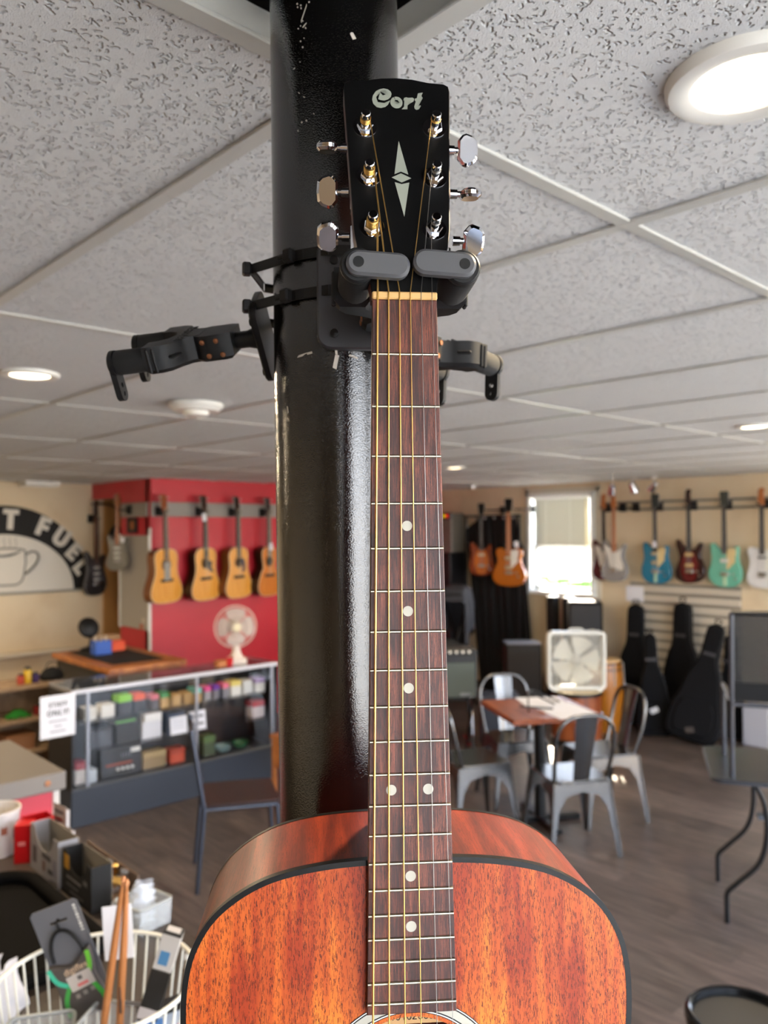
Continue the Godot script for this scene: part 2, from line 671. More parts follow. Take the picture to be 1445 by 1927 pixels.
	pale.albedo_texture = wood_image(256, 256, 63, hx("8a7058"), hx("b39878"), 5.0, 2.0, 300, 12, hx("6a543e"), 0.3)
	var spruce := mat("spruce", Color.WHITE, 0.3)
	spruce.albedo_texture = wood_image(256, 256, 64, hx("d58a2e"), hx("efb152"), 30.0, 0.6, 0, 4, hx("a06a2a"), 0.25)
	spruce.uv1_scale = Vector3(2.4, 2.4, 1)
	var amber := mat("amber_spruce", Color.WHITE, 0.3)
	amber.albedo_texture = wood_image(256, 256, 65, hx("bb6410"), hx("d98524"), 30.0, 0.6, 0, 4, hx("a06a2a"), 0.25)
	amber.uv1_scale = Vector3(2.4, 2.4, 1)
	mat("guitar_side", Color(0.16, 0.065, 0.03), 0.3)
	mat("pale_side", Color(0.45, 0.25, 0.10), 0.3)
	mat("dark_neck", Color(0.10, 0.055, 0.035), 0.5)
	mat("maple_neck", Color(0.70, 0.42, 0.22), 0.4)

# ------------------------------------------------------------------ room shell
func build_shell() -> void:
	var cream = mats.cream_wall
	var red = mats.red_wall
	struct("wall_back", MB.new().box(Vector3((XL + 5.2) / 2, 1.5, ZB - 0.06), Vector3(5.2 - XL, 3.0, 0.12)), cream)
	# right wall with the window opening
	var w := MB.new()
	var z0 := -5.64
	var z1 := -4.76
	w.box(Vector3(XR + 0.06, 1.5, (ZB - 0.12 + z0) / 2), Vector3(0.12, 3.0, z0 - ZB + 0.12))
	w.box(Vector3(XR + 0.06, 1.5, (z1 - 1.75) / 2), Vector3(0.12, 3.0, -1.75 - z1))
	# shop windows on the same side, nearer the street
	var pz := -1.75
	for p in side_windows:
		w.box(Vector3(XR + 0.06, 1.5, (pz + p[0]) / 2), Vector3(0.12, 3.0, p[0] - pz))
		w.box(Vector3(XR + 0.06, 0.2, (p[0] + p[1]) / 2), Vector3(0.12, 0.4, p[1] - p[0]))
		w.box(Vector3(XR + 0.06, 2.665, (p[0] + p[1]) / 2), Vector3(0.12, 0.67, p[1] - p[0]))
		pz = p[1]
	w.box(Vector3(XR + 0.06, 1.5, (pz + ZF + 0.12) / 2), Vector3(0.12, 3.0, ZF + 0.12 - pz))
	w.box(Vector3(XR + 0.06, 0.605, (z0 + z1) / 2), Vector3(0.12, 1.21, z1 - z0))
	w.box(Vector3(XR + 0.06, 2.67, (z0 + z1) / 2), Vector3(0.12, 0.66, z1 - z0))
	struct("wall_right", w, cream)
	struct("wall_left", MB.new().box(Vector3(XL - 0.06, 1.5, (ZB + ZF) / 2), Vector3(0.12, 3.0, ZF - ZB + 0.24)), cream)
	# red partition: front face, a side that stops short of the alcove, and a header over it
	var r := MB.new()
	r.box(Vector3((3.57 + XR) / 2, 1.5, ZR - 0.06), Vector3(XR - 3.57, 3.0, 0.12))
	struct("wall_red_front", r, red)
	struct("wall_red_side", MB.new().box(Vector3(3.63, 1.5, -7.405), Vector3(0.12, 3.0, 0.59)).box(Vector3(3.63, 2.645, -8.05), Vector3(0.12, 0.73, 0.7)), red)
	struct("wall_alcove", MB.new().box(Vector3(5.26, 1.5, -7.79), Vector3(0.12, 3.0, 1.22)), cream)
	struct("trim_1", MB.new().box(Vector3(3.561, 1.22, -7.06), Vector3(0.018, 1.5, 0.03), 0.003), mats.white_plastic)
	struct("trim_2", MB.new().box(Vector3(1.2, 0.72, ZB + 0.05), Vector3(4.8, 0.045, 0.10), 0.008), paint("d8cdb8", 0.5))
	# roof over the tiles, dark
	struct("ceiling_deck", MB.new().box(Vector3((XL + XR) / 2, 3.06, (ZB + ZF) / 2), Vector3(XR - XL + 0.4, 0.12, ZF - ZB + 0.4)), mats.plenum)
	# baseboards
	struct("baseboard_right", MB.new().box(Vector3(XR - 0.008, 0.05, (ZR + ZF) / 2), Vector3(0.016, 0.1, ZF - ZR), 0.003), paint("3a3634"))

func build_ceiling() -> void:
	# each lay-in tile is a part; rails on both directions
	var c := Node3D.new()
	c.name = "ceiling"
	add_child(c)
	tag(c, "", "", "", "structure")
	var gx := 0.6097
	var gz := 1.2427
	var ox := 0.569
	var oz := -0.6775
	var proto := MB.new()
	proto.box(Vector3.ZERO, Vector3(gx - 0.004, 0.016, gz - 0.004))
	# tile face uv: long side along u
	for i in proto.uv.size():
		var p: Vector3 = proto.v[i]
		proto.uv[i] = Vector2(p.z + gz / 2, p.x + gx / 2)
	var tm := proto.mesh()
	var i0 := int(floor((XL - ox) / gx))
	var i1 := int(ceil((XR - ox) / gx))
	var j0 := int(floor((ZB - oz) / gz))
	var j1 := int(ceil((ZF - oz) / gz))
	for i in range(i0, i1):
		for j in range(j0, j1):
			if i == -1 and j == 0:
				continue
			var x0 := maxf(ox + i * gx, XL)
			var x1 := minf(ox + (i + 1) * gx, XR)
			var z0 := maxf(oz + j * gz, ZB)
			var z1 := minf(oz + (j + 1) * gz, ZF)
			if x1 - x0 < 0.03 or z1 - z0 < 0.03 or (z1 < ZR and x0 > 5.2):
				continue
			var whole := x1 - x0 > gx - 0.01 and z1 - z0 > gz - 0.01
			var o := Transform3D(Basis(), Vector3((x0 + x1) / 2, CE + 0.0125, (z0 + z1) / 2))
			if whole:
				if (i * 7 + j * 3) % 2 == 0:
					o.basis = spin(PI)
				part(c, "ceiling_tile", tm, mats.ceiling_tile, o)
			else:
				var b := MB.new().box(Vector3.ZERO, Vector3(x1 - x0 - 0.004, 0.016, z1 - z0 - 0.004))
				for k in b.uv.size():
					b.uv[k] = Vector2(b.v[k].z + gz / 2, b.v[k].x + gx / 2)
				part(c, "ceiling_tile", b, mats.ceiling_tile, o)
	for j in range(j0, j1 + 1):
		var z := oz + j * gz
		if z > ZB and z < ZF:
			var ln := XR - XL
			part(c, "ceiling_rail", MB.new().box(Vector3(0, 0.002, 0), Vector3(ln, 0.005, 0.025), 0.0012).box(Vector3(0, 0.022, 0), Vector3(ln, 0.036, 0.003)), mats.rail, Vector3((XL + XR) / 2, CE, z))
	for i in range(i0, i1 + 1):
		var x := ox + i * gx
		if x > XL and x < XR:
			var ln := ZF - ZB
			part(c, "ceiling_rail", MB.new().box(Vector3(0, 0.0015, 0), Vector3(0.025, 0.005, ln), 0.0012).box(Vector3(0, 0.022, 0), Vector3(0.003, 0.036, ln)), mats.rail, Vector3(x, CE, (ZB + ZF) / 2))
	# recessed lamps; the last three are unseen, added to brighten the far cream wall
	var glow := mat("lamp_glow", Color(1, 0.95, 0.85), 0.5)
	glow.emission_enabled = true
	glow.emission = Color(1.0, 0.90, 0.74)
	glow.emission_energy_multiplier = 5.0
	for l in [[0.895, -0.365, "round recessed ceiling light in the corner by the headstock, largest in view"], [0.906, -2.604, "glowing recessed ceiling light left of the empty black hanger"], [3.985, -1.62, "small recessed ceiling light at the right edge above the electric guitars"], [4.812, -4.323, "recessed ceiling light just beside the fretboard over the far tables"], [0.9, -4.85, "added recessed light over the staff area, unseen left of the frame"], [0.9, -7.1, "added recessed light before the coffee sign, unseen left of the frame"], [-1.4, -3.7, "added recessed light over the sales counter, unseen left of the frame"]]:
		var t = thing("recessed_light", l[2], "ceiling light", Vector3(l[0], CE, l[1]), "recessed ceiling lights")
		part(t, "trim_ring", MB.new().lathe([Vector2(0.058, -0.001), Vector2(0.061, -0.005), Vector2(0.074, -0.009), Vector2(0.084, -0.007), Vector2(0.088, -0.001), Vector2(0.088, 0.006)], 48), mats.white_plastic)
		part(t, "lamp_diffuser", MB.new().lathe([Vector2(0.0001, -0.003), Vector2(0.060, -0.003)], 40), glow)
		var a := AreaLight3D.new()
		a.name = "lamp"
		a.area_size = Vector2(0.11, 0.11)
		a.light_color = Color(1.0, 0.90, 0.74)
		a.light_energy = 1.3 if l[1] > -4.6 and l[0] > 0.0 else 2.2  # the added lamps out of view shine stronger
		a.shadow_enabled = true
		a.position = Vector3(0, -0.012, 0)
		a.rotation.x = -PI / 2
		t.add_child(a)
	# smoke detector and air grille
	var s = thing("smoke_detector", "white round smoke detector on the ceiling left of the column", "smoke detector", Vector3(1.595, CE, -2.78))
	part(s, "base", MB.new().lathe([Vector2(0.105, 0.0), Vector2(0.105, -0.012), Vector2(0.085, -0.03), Vector2(0.0001, -0.032)], 36), mats.white_plastic)
	part(s, "sensor_cap", MB.new().lathe([Vector2(0.05, -0.03), Vector2(0.048, -0.045), Vector2(0.04, -0.05), Vector2(0.0001, -0.05)], 28), mats.white_plastic)
	var g = thing("air_grille", "white air grille on the ceiling above the coffee mug sign", "vent", Vector3(2.95, CE - 0.02, -8.2))
	part(g, "frame", MB.new().box(Vector3.ZERO, Vector3(0.34, 0.05, 0.2), 0.006), mats.white_plastic)
	for k in 4:
		part(g, "louvre", MB.new().box(Vector3(0, -0.028, -0.06 + k * 0.04), Vector3(0.3, 0.006, 0.02), 0.002), mats.white_plastic)
	var sp = thing("sprinkler_head", "small chrome sprinkler head on the ceiling near the far corner", "sprinkler", Vector3(6.9, CE, -5.92))
	part(sp, "rosette", MB.new().lathe([Vector2(0.04, 0), Vector2(0.035, -0.008), Vector2(0.012, -0.012)], 20), mats.white_plastic)
	part(sp, "nozzle", MB.new().lathe([Vector2(0.012, -0.01), Vector2(0.01, -0.035), Vector2(0.022, -0.04), Vector2(0.022, -0.043), Vector2(0.0001, -0.044)], 16), mats.chrome)

func build_floor() -> void:
	var f = struct("floor", MB.new().box(Vector3((XL + XR) / 2, -0.06, (ZB + ZF) / 2), Vector3(XR - XL + 0.2, 0.1, ZF - ZB + 0.2)), paint("3a3430", 0.5))
	var pw := 0.18
	var pl := 1.2
	var pm := MB.new().box(Vector3.ZERO, Vector3(pw - 0.0012, 0.01, pl - 0.0008))
	for i in pm.uv.size():
		pm.uv[i] = Vector2(pm.v[i].x, pm.v[i].z)
	var mesh := pm.mesh()
	var r := RandomNumberGenerator.new()
	r.seed = 8
	var rest := MB.new()
	var i := 0
	var x := XL
	while x < XR - 0.001:
		var z := ZB - (i % 3) * 0.4
		while z < ZF:
			var c := Vector3(x + pw / 2, -0.005, z + pl / 2)
			var k := r.randi() % 4
			if x > 1.3 and z > -6.4 and z < 0.4 and not (z > -2.2 and x < 2.4) and not (z < -5.4 and x < 4.0):
				part(f, "floor_plank", mesh, mats["plank_%d" % k], c)
			else:
				rest.box(c, Vector3(pw - 0.0016, 0.01, pl - 0.0016))
			z += pl
		x += pw
		i += 1
	var o = part(f, "plank_field", rest, mats.plank_1)
	o.set_meta("kind", "stuff")

func build_window() -> void:
	# sash window in the right wall
	var z0 := -5.64
	var z1 := -4.76
	var y0 := 1.21
	var y1 := 2.34
	var zc := (z0 + z1) / 2
	var yc := (y0 + y1) / 2
	var t := Node3D.new()
	t.name = "window_1"
	add_child(t)
	tag(t, "", "", "", "structure")
	var wp = paint("e9ebe8", 0.35)
	var fr := MB.new()
	fr.box(Vector3(XR + 0.01, y1 - 0.02, zc), Vector3(0.14, 0.05, z1 - z0), 0.005)
	fr.box(Vector3(XR + 0.01, y0 + 0.015, zc), Vector3(0.16, 0.04, z1 - z0 + 0.02), 0.005)
	for z in [z0 + 0.022, z1 - 0.022]:
		fr.box(Vector3(XR + 0.01, yc, z), Vector3(0.14, y1 - y0, 0.045), 0.005)
	part(t, "window_frame", fr, wp)
	var cs := MB.new()
	for z in [z0 - 0.03, z1 + 0.03]:
		cs.box(Vector3(XR - 0.008, yc + 0.02, z), Vector3(0.018, y1 - y0 + 0.1, 0.055), 0.004)
	cs.box(Vector3(XR - 0.008, y1 + 0.03, zc), Vector3(0.018, 0.055, z1 - z0 + 0.12), 0.004)
	part(t, "casing", cs, paint("cfc6b4", 0.5))
	var ls := MB.new()
	ls.box(Vector3(XR + 0.05, 1.74, zc), Vector3(0.035, 0.05, z1 - z0 - 0.09), 0.004)
	ls.box(Vector3(XR + 0.05, 1.265, zc), Vector3(0.035, 0.06, z1 - z0 - 0.09), 0.004)
	for z in [z0 + 0.065, z1 - 0.065]:
		ls.box(Vector3(XR + 0.05, 1.5, z), Vector3(0.035, 0.5, 0.04), 0.004)
	part(t, "lower_sash", ls, wp)
	var us := MB.new()
	us.box(Vector3(XR + 0.09, 1.77, zc), Vector3(0.03, 0.05, z1 - z0 - 0.09), 0.004)
	for z in [z0 + 0.06, z1 - 0.06]:
		us.box(Vector3(XR + 0.09, 2.03, z), Vector3(0.03, 0.55, 0.04), 0.004)
	part(t, "upper_sash", us, wp)
	part(t, "pane", MB.new().box(Vector3(XR + 0.09, 2.04, zc), Vector3(0.004, 0.52, z1 - z0 - 0.16)), mats.glass)
	part(t, "pane", MB.new().box(Vector3(XR + 0.05, 1.5, zc), Vector3(0.004, 0.44, z1 - z0 - 0.16)), mats.glass)
	# half-drawn venetian blind
	var b = thing("window_blind", "half-drawn white venetian blind hanging in the bright window", "blind", Vector3(XR - 0.005, 2.29, zc))
	part(b, "headrail", MB.new().box(Vector3(0, 0.005, 0), Vector3(0.04, 0.035, 0.74), 0.003), wp)
	var sl := MB.new().box(Vector3.ZERO, Vector3(0.025, 0.0012, 0.72), 0.0, Basis(Vector3(0, 0, 1), -1.2)).mesh()
	var slat := mat("blind_slat", Color(0.72, 0.72, 0.68), 0.5)
	slat.backlight_enabled = true
	slat.backlight = Color(0.06, 0.06, 0.055)
	for k in 24:
		part(b, "slat", sl, slat, Vector3(0, -0.025 - k * 0.0215, 0))
	part(b, "bottom_rail", MB.new().box(Vector3(0, -0.54, 0), Vector3(0.026, 0.014, 0.72), 0.003), wp)
	for z in [-0.2, 0.12]:
		part(b, "cord", MB.new().tube([Vector3(-0.014, 0, z), Vector3(-0.014, -0.54, z)], 0.0015, 5), wp)
	part(b, "tilt_wand", MB.new().tube([Vector3(-0.025, 0, 0.33), Vector3(-0.03, -0.75, 0.335)], 0.006, 6), paint("cfc49a", 0.4))
	# outside: pavement and a low hedge
	struct("floor_outside", MB.new().box(Vector3(20, -0.35, 0), Vector3(24, 0.1, 60)).box(Vector3(-4, -0.35, 21.9), Vector3(24, 0.1, 40)), paint("b9b4aa", 0.9))
	var h = thing("hedge", "low green hedge seen through the lower half of the window", "hedge", Vector3(15.5, -0.16, -10.5))
	var r := RandomNumberGenerator.new()
	r.seed = 31
	var lf := MB.new()
	for k in 900:
		var p := Vector3(r.randf_range(-0.6, 0.6), r.randf_range(0.05, 0.9), r.randf_range(-6, 6))
		var d := Basis.from_euler(Vector3(r.randf() * TAU, r.randf() * TAU, 0))
		lf.quad(p + d * Vector3(-0.14, 0, -0.09), p + d * Vector3(0.14, 0, -0.09), p + d * Vector3(0.14, 0, 0.09), p + d * Vector3(-0.14, 0, 0.09), d.y)
	var leaves = part(h, "leaves", lf, paint("5f8a3a", 0.7))
	leaves.set_meta("kind", "stuff")
	part(h, "core", MB.new().box(Vector3(0, 0.4, 0), Vector3(0.9, 0.8, 12), 0.15), paint("5f8a3a", 0.7))

func build_shop_front() -> void:
	# shop windows in the wall behind the camera: the daylight of the room
	var w := MB.new()
	var xs := [[-0.9, 0.8], [0.92, 2.62], [2.74, 4.44], [4.56, 6.26]]
	var y0 := 0.25
	var y1 := 2.36
	var prev := XL - 0.12
	for p in xs:
		w.box(Vector3((prev + p[0]) / 2, 1.5, ZF + 0.06), Vector3(p[0] - prev, 3.0, 0.12))
		w.box(Vector3((p[0] + p[1]) / 2, y0 / 2, ZF + 0.06), Vector3(p[1] - p[0], y0, 0.12))
		w.box(Vector3((p[0] + p[1]) / 2, (y1 + 3.0) / 2, ZF + 0.06), Vector3(p[1] - p[0], 3.0 - y1, 0.12))
		prev = p[1]
	w.box(Vector3((prev + XR + 0.12) / 2, 1.5, ZF + 0.06), Vector3(XR + 0.12 - prev, 3.0, 0.12))
	struct("wall_front", w, mats.cream_wall)
	var n := 2
	for p in xs:
		shop_pane(n, Transform3D(Basis(), Vector3((p[0] + p[1]) / 2, (y0 + y1) / 2, ZF + 0.06)), p[1] - p[0], y1 - y0)
		n += 1
	for p in side_windows:
		shop_pane(n, Transform3D(spin(PI / 2), Vector3(XR + 0.06, 1.365, (p[0] + p[1]) / 2)), p[1] - p[0], 1.93)
		n += 1

func shop_pane(n: int, xf: Transform3D, w: float, h: float) -> void:
	var t := Node3D.new()
	t.name = "window_%d" % n
	add_child(t)
	t.transform = xf
	tag(t, "", "", "", "structure")
	var f := MB.new()
	for x in [-1.0, 1.0]:
		f.box(Vector3(x * (w / 2 - 0.02), 0, 0), Vector3(0.04, h, 0.08), 0.004)
		f.box(Vector3(0, x * (h / 2 - 0.02), 0), Vector3(w - 0.08, 0.04, 0.08), 0.004)
	part(t, "window_frame", f, paint("4a4846", 0.4))
	part(t, "pane", MB.new().box(Vector3.ZERO, Vector3(w - 0.06, h - 0.06, 0.006)), mats.glass)

func build_red_wall() -> void:
	# grey rail boards that carry the hangers
	struct("trim_3", MB.new().box(Vector3(4.5, 2.148, ZR + 0.012), Vector3(1.88, 0.14, 0.022), 0.004), paint("8f8983", 0.5))
	struct("trim_4", MB.new().box(Vector3(3.558, 2.148, -7.38), Vector3(0.022, 0.14, 0.56), 0.004), paint("8f8983", 0.5))
	var p = thing("notice_board", "grey notice board with a pale frame on the dark red side wall", "board", Vector3(3.556, 1.45, -7.36))
	part(p, "panel", MB.new().box(Vector3.ZERO, Vector3(0.016, 0.9, 0.6), 0.003), paint("a09a92", 0.5))
	for z in [-0.31, 0.31]:
		part(p, "frame_strip", MB.new().box(Vector3(-0.004, 0, z), Vector3(0.026, 0.92, 0.02), 0.003), mats.white_plastic)
	for k in [[-0.24, 0.2], [0.16, -0.42], [0.2, -0.36]]:
		part(p, "pinned_note", MB.new().box(Vector3(-0.011, k[1], k[0]), Vector3(0.003, 0.05, 0.07)), paint(["c0b8ac", "b06a52", "4a4644"][int(absf(k[1]) * 10) % 3], 0.8))
	var d = thing("record_cover", "black square record cover with an orange picture below the grey rail", "picture", Vector3(3.556, 1.998, -7.42))
	part(d, "sleeve", MB.new().box(Vector3.ZERO, Vector3(0.02, 0.15, 0.2), 0.004), paint("14100f", 0.5))
	part(d, "picture", MB.new().extrude(arc(Vector2.ZERO, 0.045, 0, TAU, 20).slice(0, 20), 0.0, 0.002, Transform3D(Basis(Vector3.UP, -PI / 2), Vector3(-0.0105, 0.0, 0.02))), paint("a8602c", 0.5))

# ------------------------------------------------------------------ column
func axis_at(y: float) -> Vector3:
	return Vector3(0.456 + (2.425 - y) * 0.0203, y, -0.552 - (2.425 - y) * 0.0108)

func build_column() -> void:
	var a := axis_at(0.0)
	var b := axis_at(3.0)
	var up := (b - a).normalized()
	var rx := up.cross(Vector3(0, 0, 1)).normalized()
	var xf := Transform3D(Basis(rx, up, rx.cross(up)), a)
	var c = thing("steel_column", "glossy black painted round steel column behind the hanging guitar", "column", xf)
	var prof := []
	for k in 31:
		prof.append(Vector2(0.0573, 3.0 * k / 30.0))
	part(c, "shaft", MB.new().lathe(prof, 64), mats.column_paint)
	part(c, "base_flange", MB.new().lathe([Vector2(0.057, 0.02), Vector2(0.095, 0.02), Vector2(0.1, 0.015), Vector2(0.1, 0.0)], 40), mats.column_paint)
	# chips and scratches in the paint
	var r := RandomNumberGenerator.new()
	r.seed = 77
	var chip = paint("b9b0a4", 0.7)
	# angle 0 points to the camera side of the column
	var ca := atan2(-(xf.basis.inverse() * (Vector3(0, 2, 0) - axis_at(2.0))).x, -(xf.basis.inverse() * (Vector3(0, 2, 0) - axis_at(2.0))).z)
	var marks := [[-0.5, 2.095, 0.014, 0.0018, 0.15], [-0.03, 2.099, 0.0022, 0.011, 0.1], [-0.03, 2.087, 0.0032, 0.010, -0.2], [0.22, 2.092, 0.008, 0.0014, -0.3], [-0.85, 2.05, 0.0015, 0.006, 0.2], [0.28, 2.36, 0.003, 0.006, 0.5], [-0.45, 2.38, 0.001, 0.014, -0.4], [-0.44, 2.37, 0.005, 0.001, 0.7]]
	for k in 26:
		marks.append([-0.5 + r.randfn(0.0, 0.06), r.randf_range(2.27, 2.44), r.randf_range(0.0005, 0.0014), r.randf_range(0.0006, 0.0018), r.randf()])
	for k in 34:
		marks.append([-1.36 + r.randfn(0.0, 0.05), r.randf_range(2.01, 2.075), r.randf_range(0.0006, 0.002), r.randf_range(0.0015, 0.005), r.randf()])
	var cm := MB.new()
	for m in marks:
		var q := []
		for s in [[-1, -1], [1, -1], [1, 1], [-1, 1], [0, 1.2]]:
			var d := Vector2(s[0] * m[2] * r.randf_range(0.4, 0.6), s[1] * m[3] * r.randf_range(0.4, 0.6)).rotated(m[4])
			var an: float = ca + PI + m[0] + d.x / 0.0573
			q.append(Vector3(sin(an) * 0.0577, m[1] + d.y, cos(an) * 0.0577))
		var nn := Vector3(q[0].x, 0, q[0].z).normalized()
		cm.tri(q[0], q[1], q[2], nn, nn, nn)
		cm.tri(q[0], q[2], q[4], nn, nn, nn)
		cm.tri(q[0], q[4], q[3], nn, nn, nn)
	var ch = part(c, "paint_chips", cm, chip)
	ch.set_meta("kind", "stuff")

# ------------------------------------------------------------------ the hanging guitar
func body_half() -> Array:
	var h := [Vector2(0, -0.359), Vector2(0.027, -0.3593), Vector2(0.054, -0.3612), Vector2(0.078, -0.3653), Vector2(0.096, -0.3712), Vector2(0.113, -0.381), Vector2(0.1265, -0.3935), Vector2(0.1365, -0.411), Vector2(0.141, -0.430), Vector2(0.142, -0.452), Vector2(0.140, -0.480), Vector2(0.136, -0.520), Vector2(0.135, -0.555), Vector2(0.140, -0.595), Vector2(0.155, -0.640), Vector2(0.176, -0.690), Vector2(0.192, -0.740), Vector2(0.195, -0.780), Vector2(0.183, -0.820), Vector2(0.150, -0.850), Vector2(0.100, -0.863), Vector2(0.050, -0.867), Vector2(0, -0.868)]
	return curve(h, 4)

func rim(mb: MB, outline: Array, inset: float, z0: float, z1: float, proud := 0.0003) -> MB:
	# edge strip: a flat ring on the face at z1 and a band down to z0
	var cnt := outline.size()
	var out := []
	var inn := []
	var nr := []
	for i in cnt:
		var t: Vector2 = (outline[(i + 1) % cnt] - outline[(i - 1 + cnt) % cnt]).normalized()
		var m := Vector2(t.y, -t.x)   # outline runs clockwise seen from +z: outward is to the left
		m = -m
		nr.append(m)
		out.append(outline[i] + m * proud)
		inn.append(outline[i] - m * inset)
	var sg := 1.0 if z1 > z0 else -1.0
	for i in cnt:
		var j := (i + 1) % cnt
		var f := Vector3(0, 0, sg)
		mb.quad(Vector3(out[i].x, out[i].y, z1), Vector3(out[j].x, out[j].y, z1), Vector3(inn[j].x, inn[j].y, z1), Vector3(inn[i].x, inn[i].y, z1), f)
		mb.quad(Vector3(out[i].x, out[i].y, z0), Vector3(out[j].x, out[j].y, z0), Vector3(out[j].x, out[j].y, z1), Vector3(out[i].x, out[i].y, z1), Vector3(nr[i].x, nr[i].y, 0), Vector3(nr[j].x, nr[j].y, 0), Vector3(nr[j].x, nr[j].y, 0), Vector3(nr[i].x, nr[i].y, 0))
	return mb

func annulus(r0: float, r1: float, z: float, c: Vector2, k := 72) -> MB:
	var m := MB.new()
	var u := Vector3(0, 0, 1)
	for i in k:
		var a := TAU * i / k
		var b := TAU * (i + 1) / k
		m.quad(Vector3(c.x + cos(a) * r0, c.y + sin(a) * r0, z), Vector3(c.x + cos(b) * r0, c.y + sin(b) * r0, z), Vector3(c.x + cos(b) * r1, c.y + sin(b) * r1, z), Vector3(c.x + cos(a) * r1, c.y + sin(a) * r1, z), u)
	return m

func fret(n: int) -> float:
	return 0.648 * (1.0 - pow(2.0, -n / 12.0))

func board_w(d: float) -> float:
	return 0.0424 + 0.0134 * d / 0.444

func build_hero_guitar() -> void:
	var xf := Transform3D(Basis(Vector3(0.782, 0.0004, 0.6233), Vector3(0.0249, 0.9992, -0.032), Vector3(-0.6228, 0.0405, 0.7813)).orthonormalized(), Vector3(0.3665, 2.0962, -0.3718))
	var g = thing("acoustic_guitar", "reddish mahogany acoustic guitar hanging on the black column in front", "guitar", xf)
	var half := body_half()
	var outline := mirrored(half)
	var tz := -0.0065
	var bz := -0.110
	var sc := Vector2(0, -0.5057)
	# top in two book-matched halves round the sound hole
	for s in [1.0, -1.0]:
		var p := []
		for q in half:
			p.append(Vector2(q.x * s, q.y))
		for a in arc(sc, 0.05, -PI / 2, PI / 2, 24):
			p.append(Vector2(a.x * s, a.y))
		part(g, "top", MB.new().extrude(p, tz - 0.003, tz), mats.mahogany_top)
	part(g, "sides", MB.new().extrude(outline, bz, tz - 0.001, Transform3D(), 0.0, false, false), mats.mahogany_side)
	part(g, "back", MB.new().extrude(outline, bz - 0.0005, bz + 0.002, Transform3D()), mats.mahogany_side)
	part(g, "binding", rim(MB.new(), outline, 0.0032, tz - 0.0055, tz + 0.0002), mats.black_satin)
	part(g, "binding", rim(MB.new(), outline, 0.003, bz + 0.004, bz - 0.0008), mats.black_satin)
	var ros = part(g, "rosette", annulus(0.0545, 0.0592, tz + 0.0003, sc), mats.pearl)
	part(ros, "ring", annulus(0.0592, 0.0600, tz + 0.0003, sc), mats.black_satin)
	part(ros, "ring", annulus(0.0600, 0.0606, tz + 0.0003, sc), mats.white_plastic)
	part(ros, "ring", annulus(0.0606, 0.0611, tz + 0.0003, sc), mats.black_satin)
	part(ros, "ring", annulus(0.0537, 0.0545, tz + 0.0003, sc), mats.black_satin)
	part(ros, "ring", annulus(0.0530, 0.0537, tz + 0.0003, sc), mats.white_plastic)
	part(ros, "ring", annulus(0.0525, 0.0530, tz + 0.0003, sc), mats.black_satin)
	var blk = part(g, "neck_block", MB.new().box(Vector3(0, -0.4125, -0.055), Vector3(0.09, 0.09, 0.075), 0.002), paint("a97e4e", 0.7))
	part(g, "serial_plate", MB.new().box(Vector3(0, -0.4595, -0.013), Vector3(0.05, 0.008, 0.0015), 0.0004), paint("b28a58", 0.6))
	part(g, "serial_number", text("21010266093", 0.0042, 0.0002), mats.ink, Transform3D(Basis(), Vector3(0.003, -0.4585, -0.0121)))
	part(g, "bridge", MB.new().extrude(rrect(0.15, 0.032, 0.008), tz, tz + 0.009, Transform3D(Basis(), Vector3(0, -0.655, 0)), 0.002), mats.rosewood)
	part(g, "saddle", MB.new().box(Vector3(0, -0.648, tz + 0.0105), Vector3(0.075, 0.003, 0.005), 0.0006), mats.bone)
	# neck
	var rows := []
	for i in 25:
		var d := 0.362 * i / 24.0
		var w := board_w(d) * 0.5
		var dep := 0.0155 + 0.004 * d / 0.36
		var he := smoothstep(0.285, 0.35, d)
		dep += he * 0.072
		var row := []
		for k in 17:
			var a := PI * k / 16.0
			row.append(Vector3(w * (1.0 - 0.15 * he) * cos(a) if absf(cos(a)) < 0.999 else w * cos(a), -d, -0.006 - dep * pow(sin(a), 0.8)))
		rows.append(row)
	part(g, "neck", MB.new().sheet(rows), mats.mahogany_neck)
	# fretboard, frets, dots
	var fe := 0.4505
	part(g, "fretboard", MB.new().extrude([Vector2(-board_w(0) / 2, 0), Vector2(board_w(0) / 2, 0), Vector2(board_w(fe) / 2, -fe), Vector2(-board_w(fe) / 2, -fe)], -0.006, 0.0, Transform3D(), 0.0006), mats.rosewood)
	for i in range(1, 21):
		var d := fret(i)
		var w := board_w(d) / 2 - 0.0004
		var pts := []
		for k in 7:
			var u := lerpf(-1.0, 1.0, k / 6.0)
			pts.append(Vector3(u * w, -d, 0.0003))
		part(g, "fret", MB.new().tube(pts, 0.00105, 8), mats.nickel)
	for q in [[5, 0.0], [7, 0.0], [9, 0.0], [12, -0.0117], [12, 0.0117], [15, 0.0], [17, 0.0]]:
		var d := (fret(q[0]) + fret(q[0] - 1)) / 2
		part(g, "fret_marker", MB.new().extrude(arc(Vector2.ZERO, 0.0033, 0, TAU, 24).slice(0, 24), -0.0005, 0.0002, Transform3D(Basis(), Vector3(q[1], -d, 0))), mats.pearl)
	part(g, "nut", MB.new().box(Vector3(0, 0.0025, -0.0022), Vector3(0.0428, 0.005, 0.0075), 0.0008), mats.bone)
	# headstock
	var th := deg_to_rad(13.0)
	var hx_ := Transform3D(Basis(Vector3.RIGHT, -th), Vector3(0, 0.004, -0.001))
	var hh := [Vector2(0.0215, 0.0), Vector2(0.0222, 0.008), Vector2(0.0255, 0.022), Vector2(0.0305, 0.035), Vector2(0.0325, 0.05), Vector2(0.0368, 0.14), Vector2(0.0380, 0.1655), Vector2(0.0372, 0.1705), Vector2(0.034, 0.1725)]
	var ho := []
	for q in hh:
		ho.append(q)
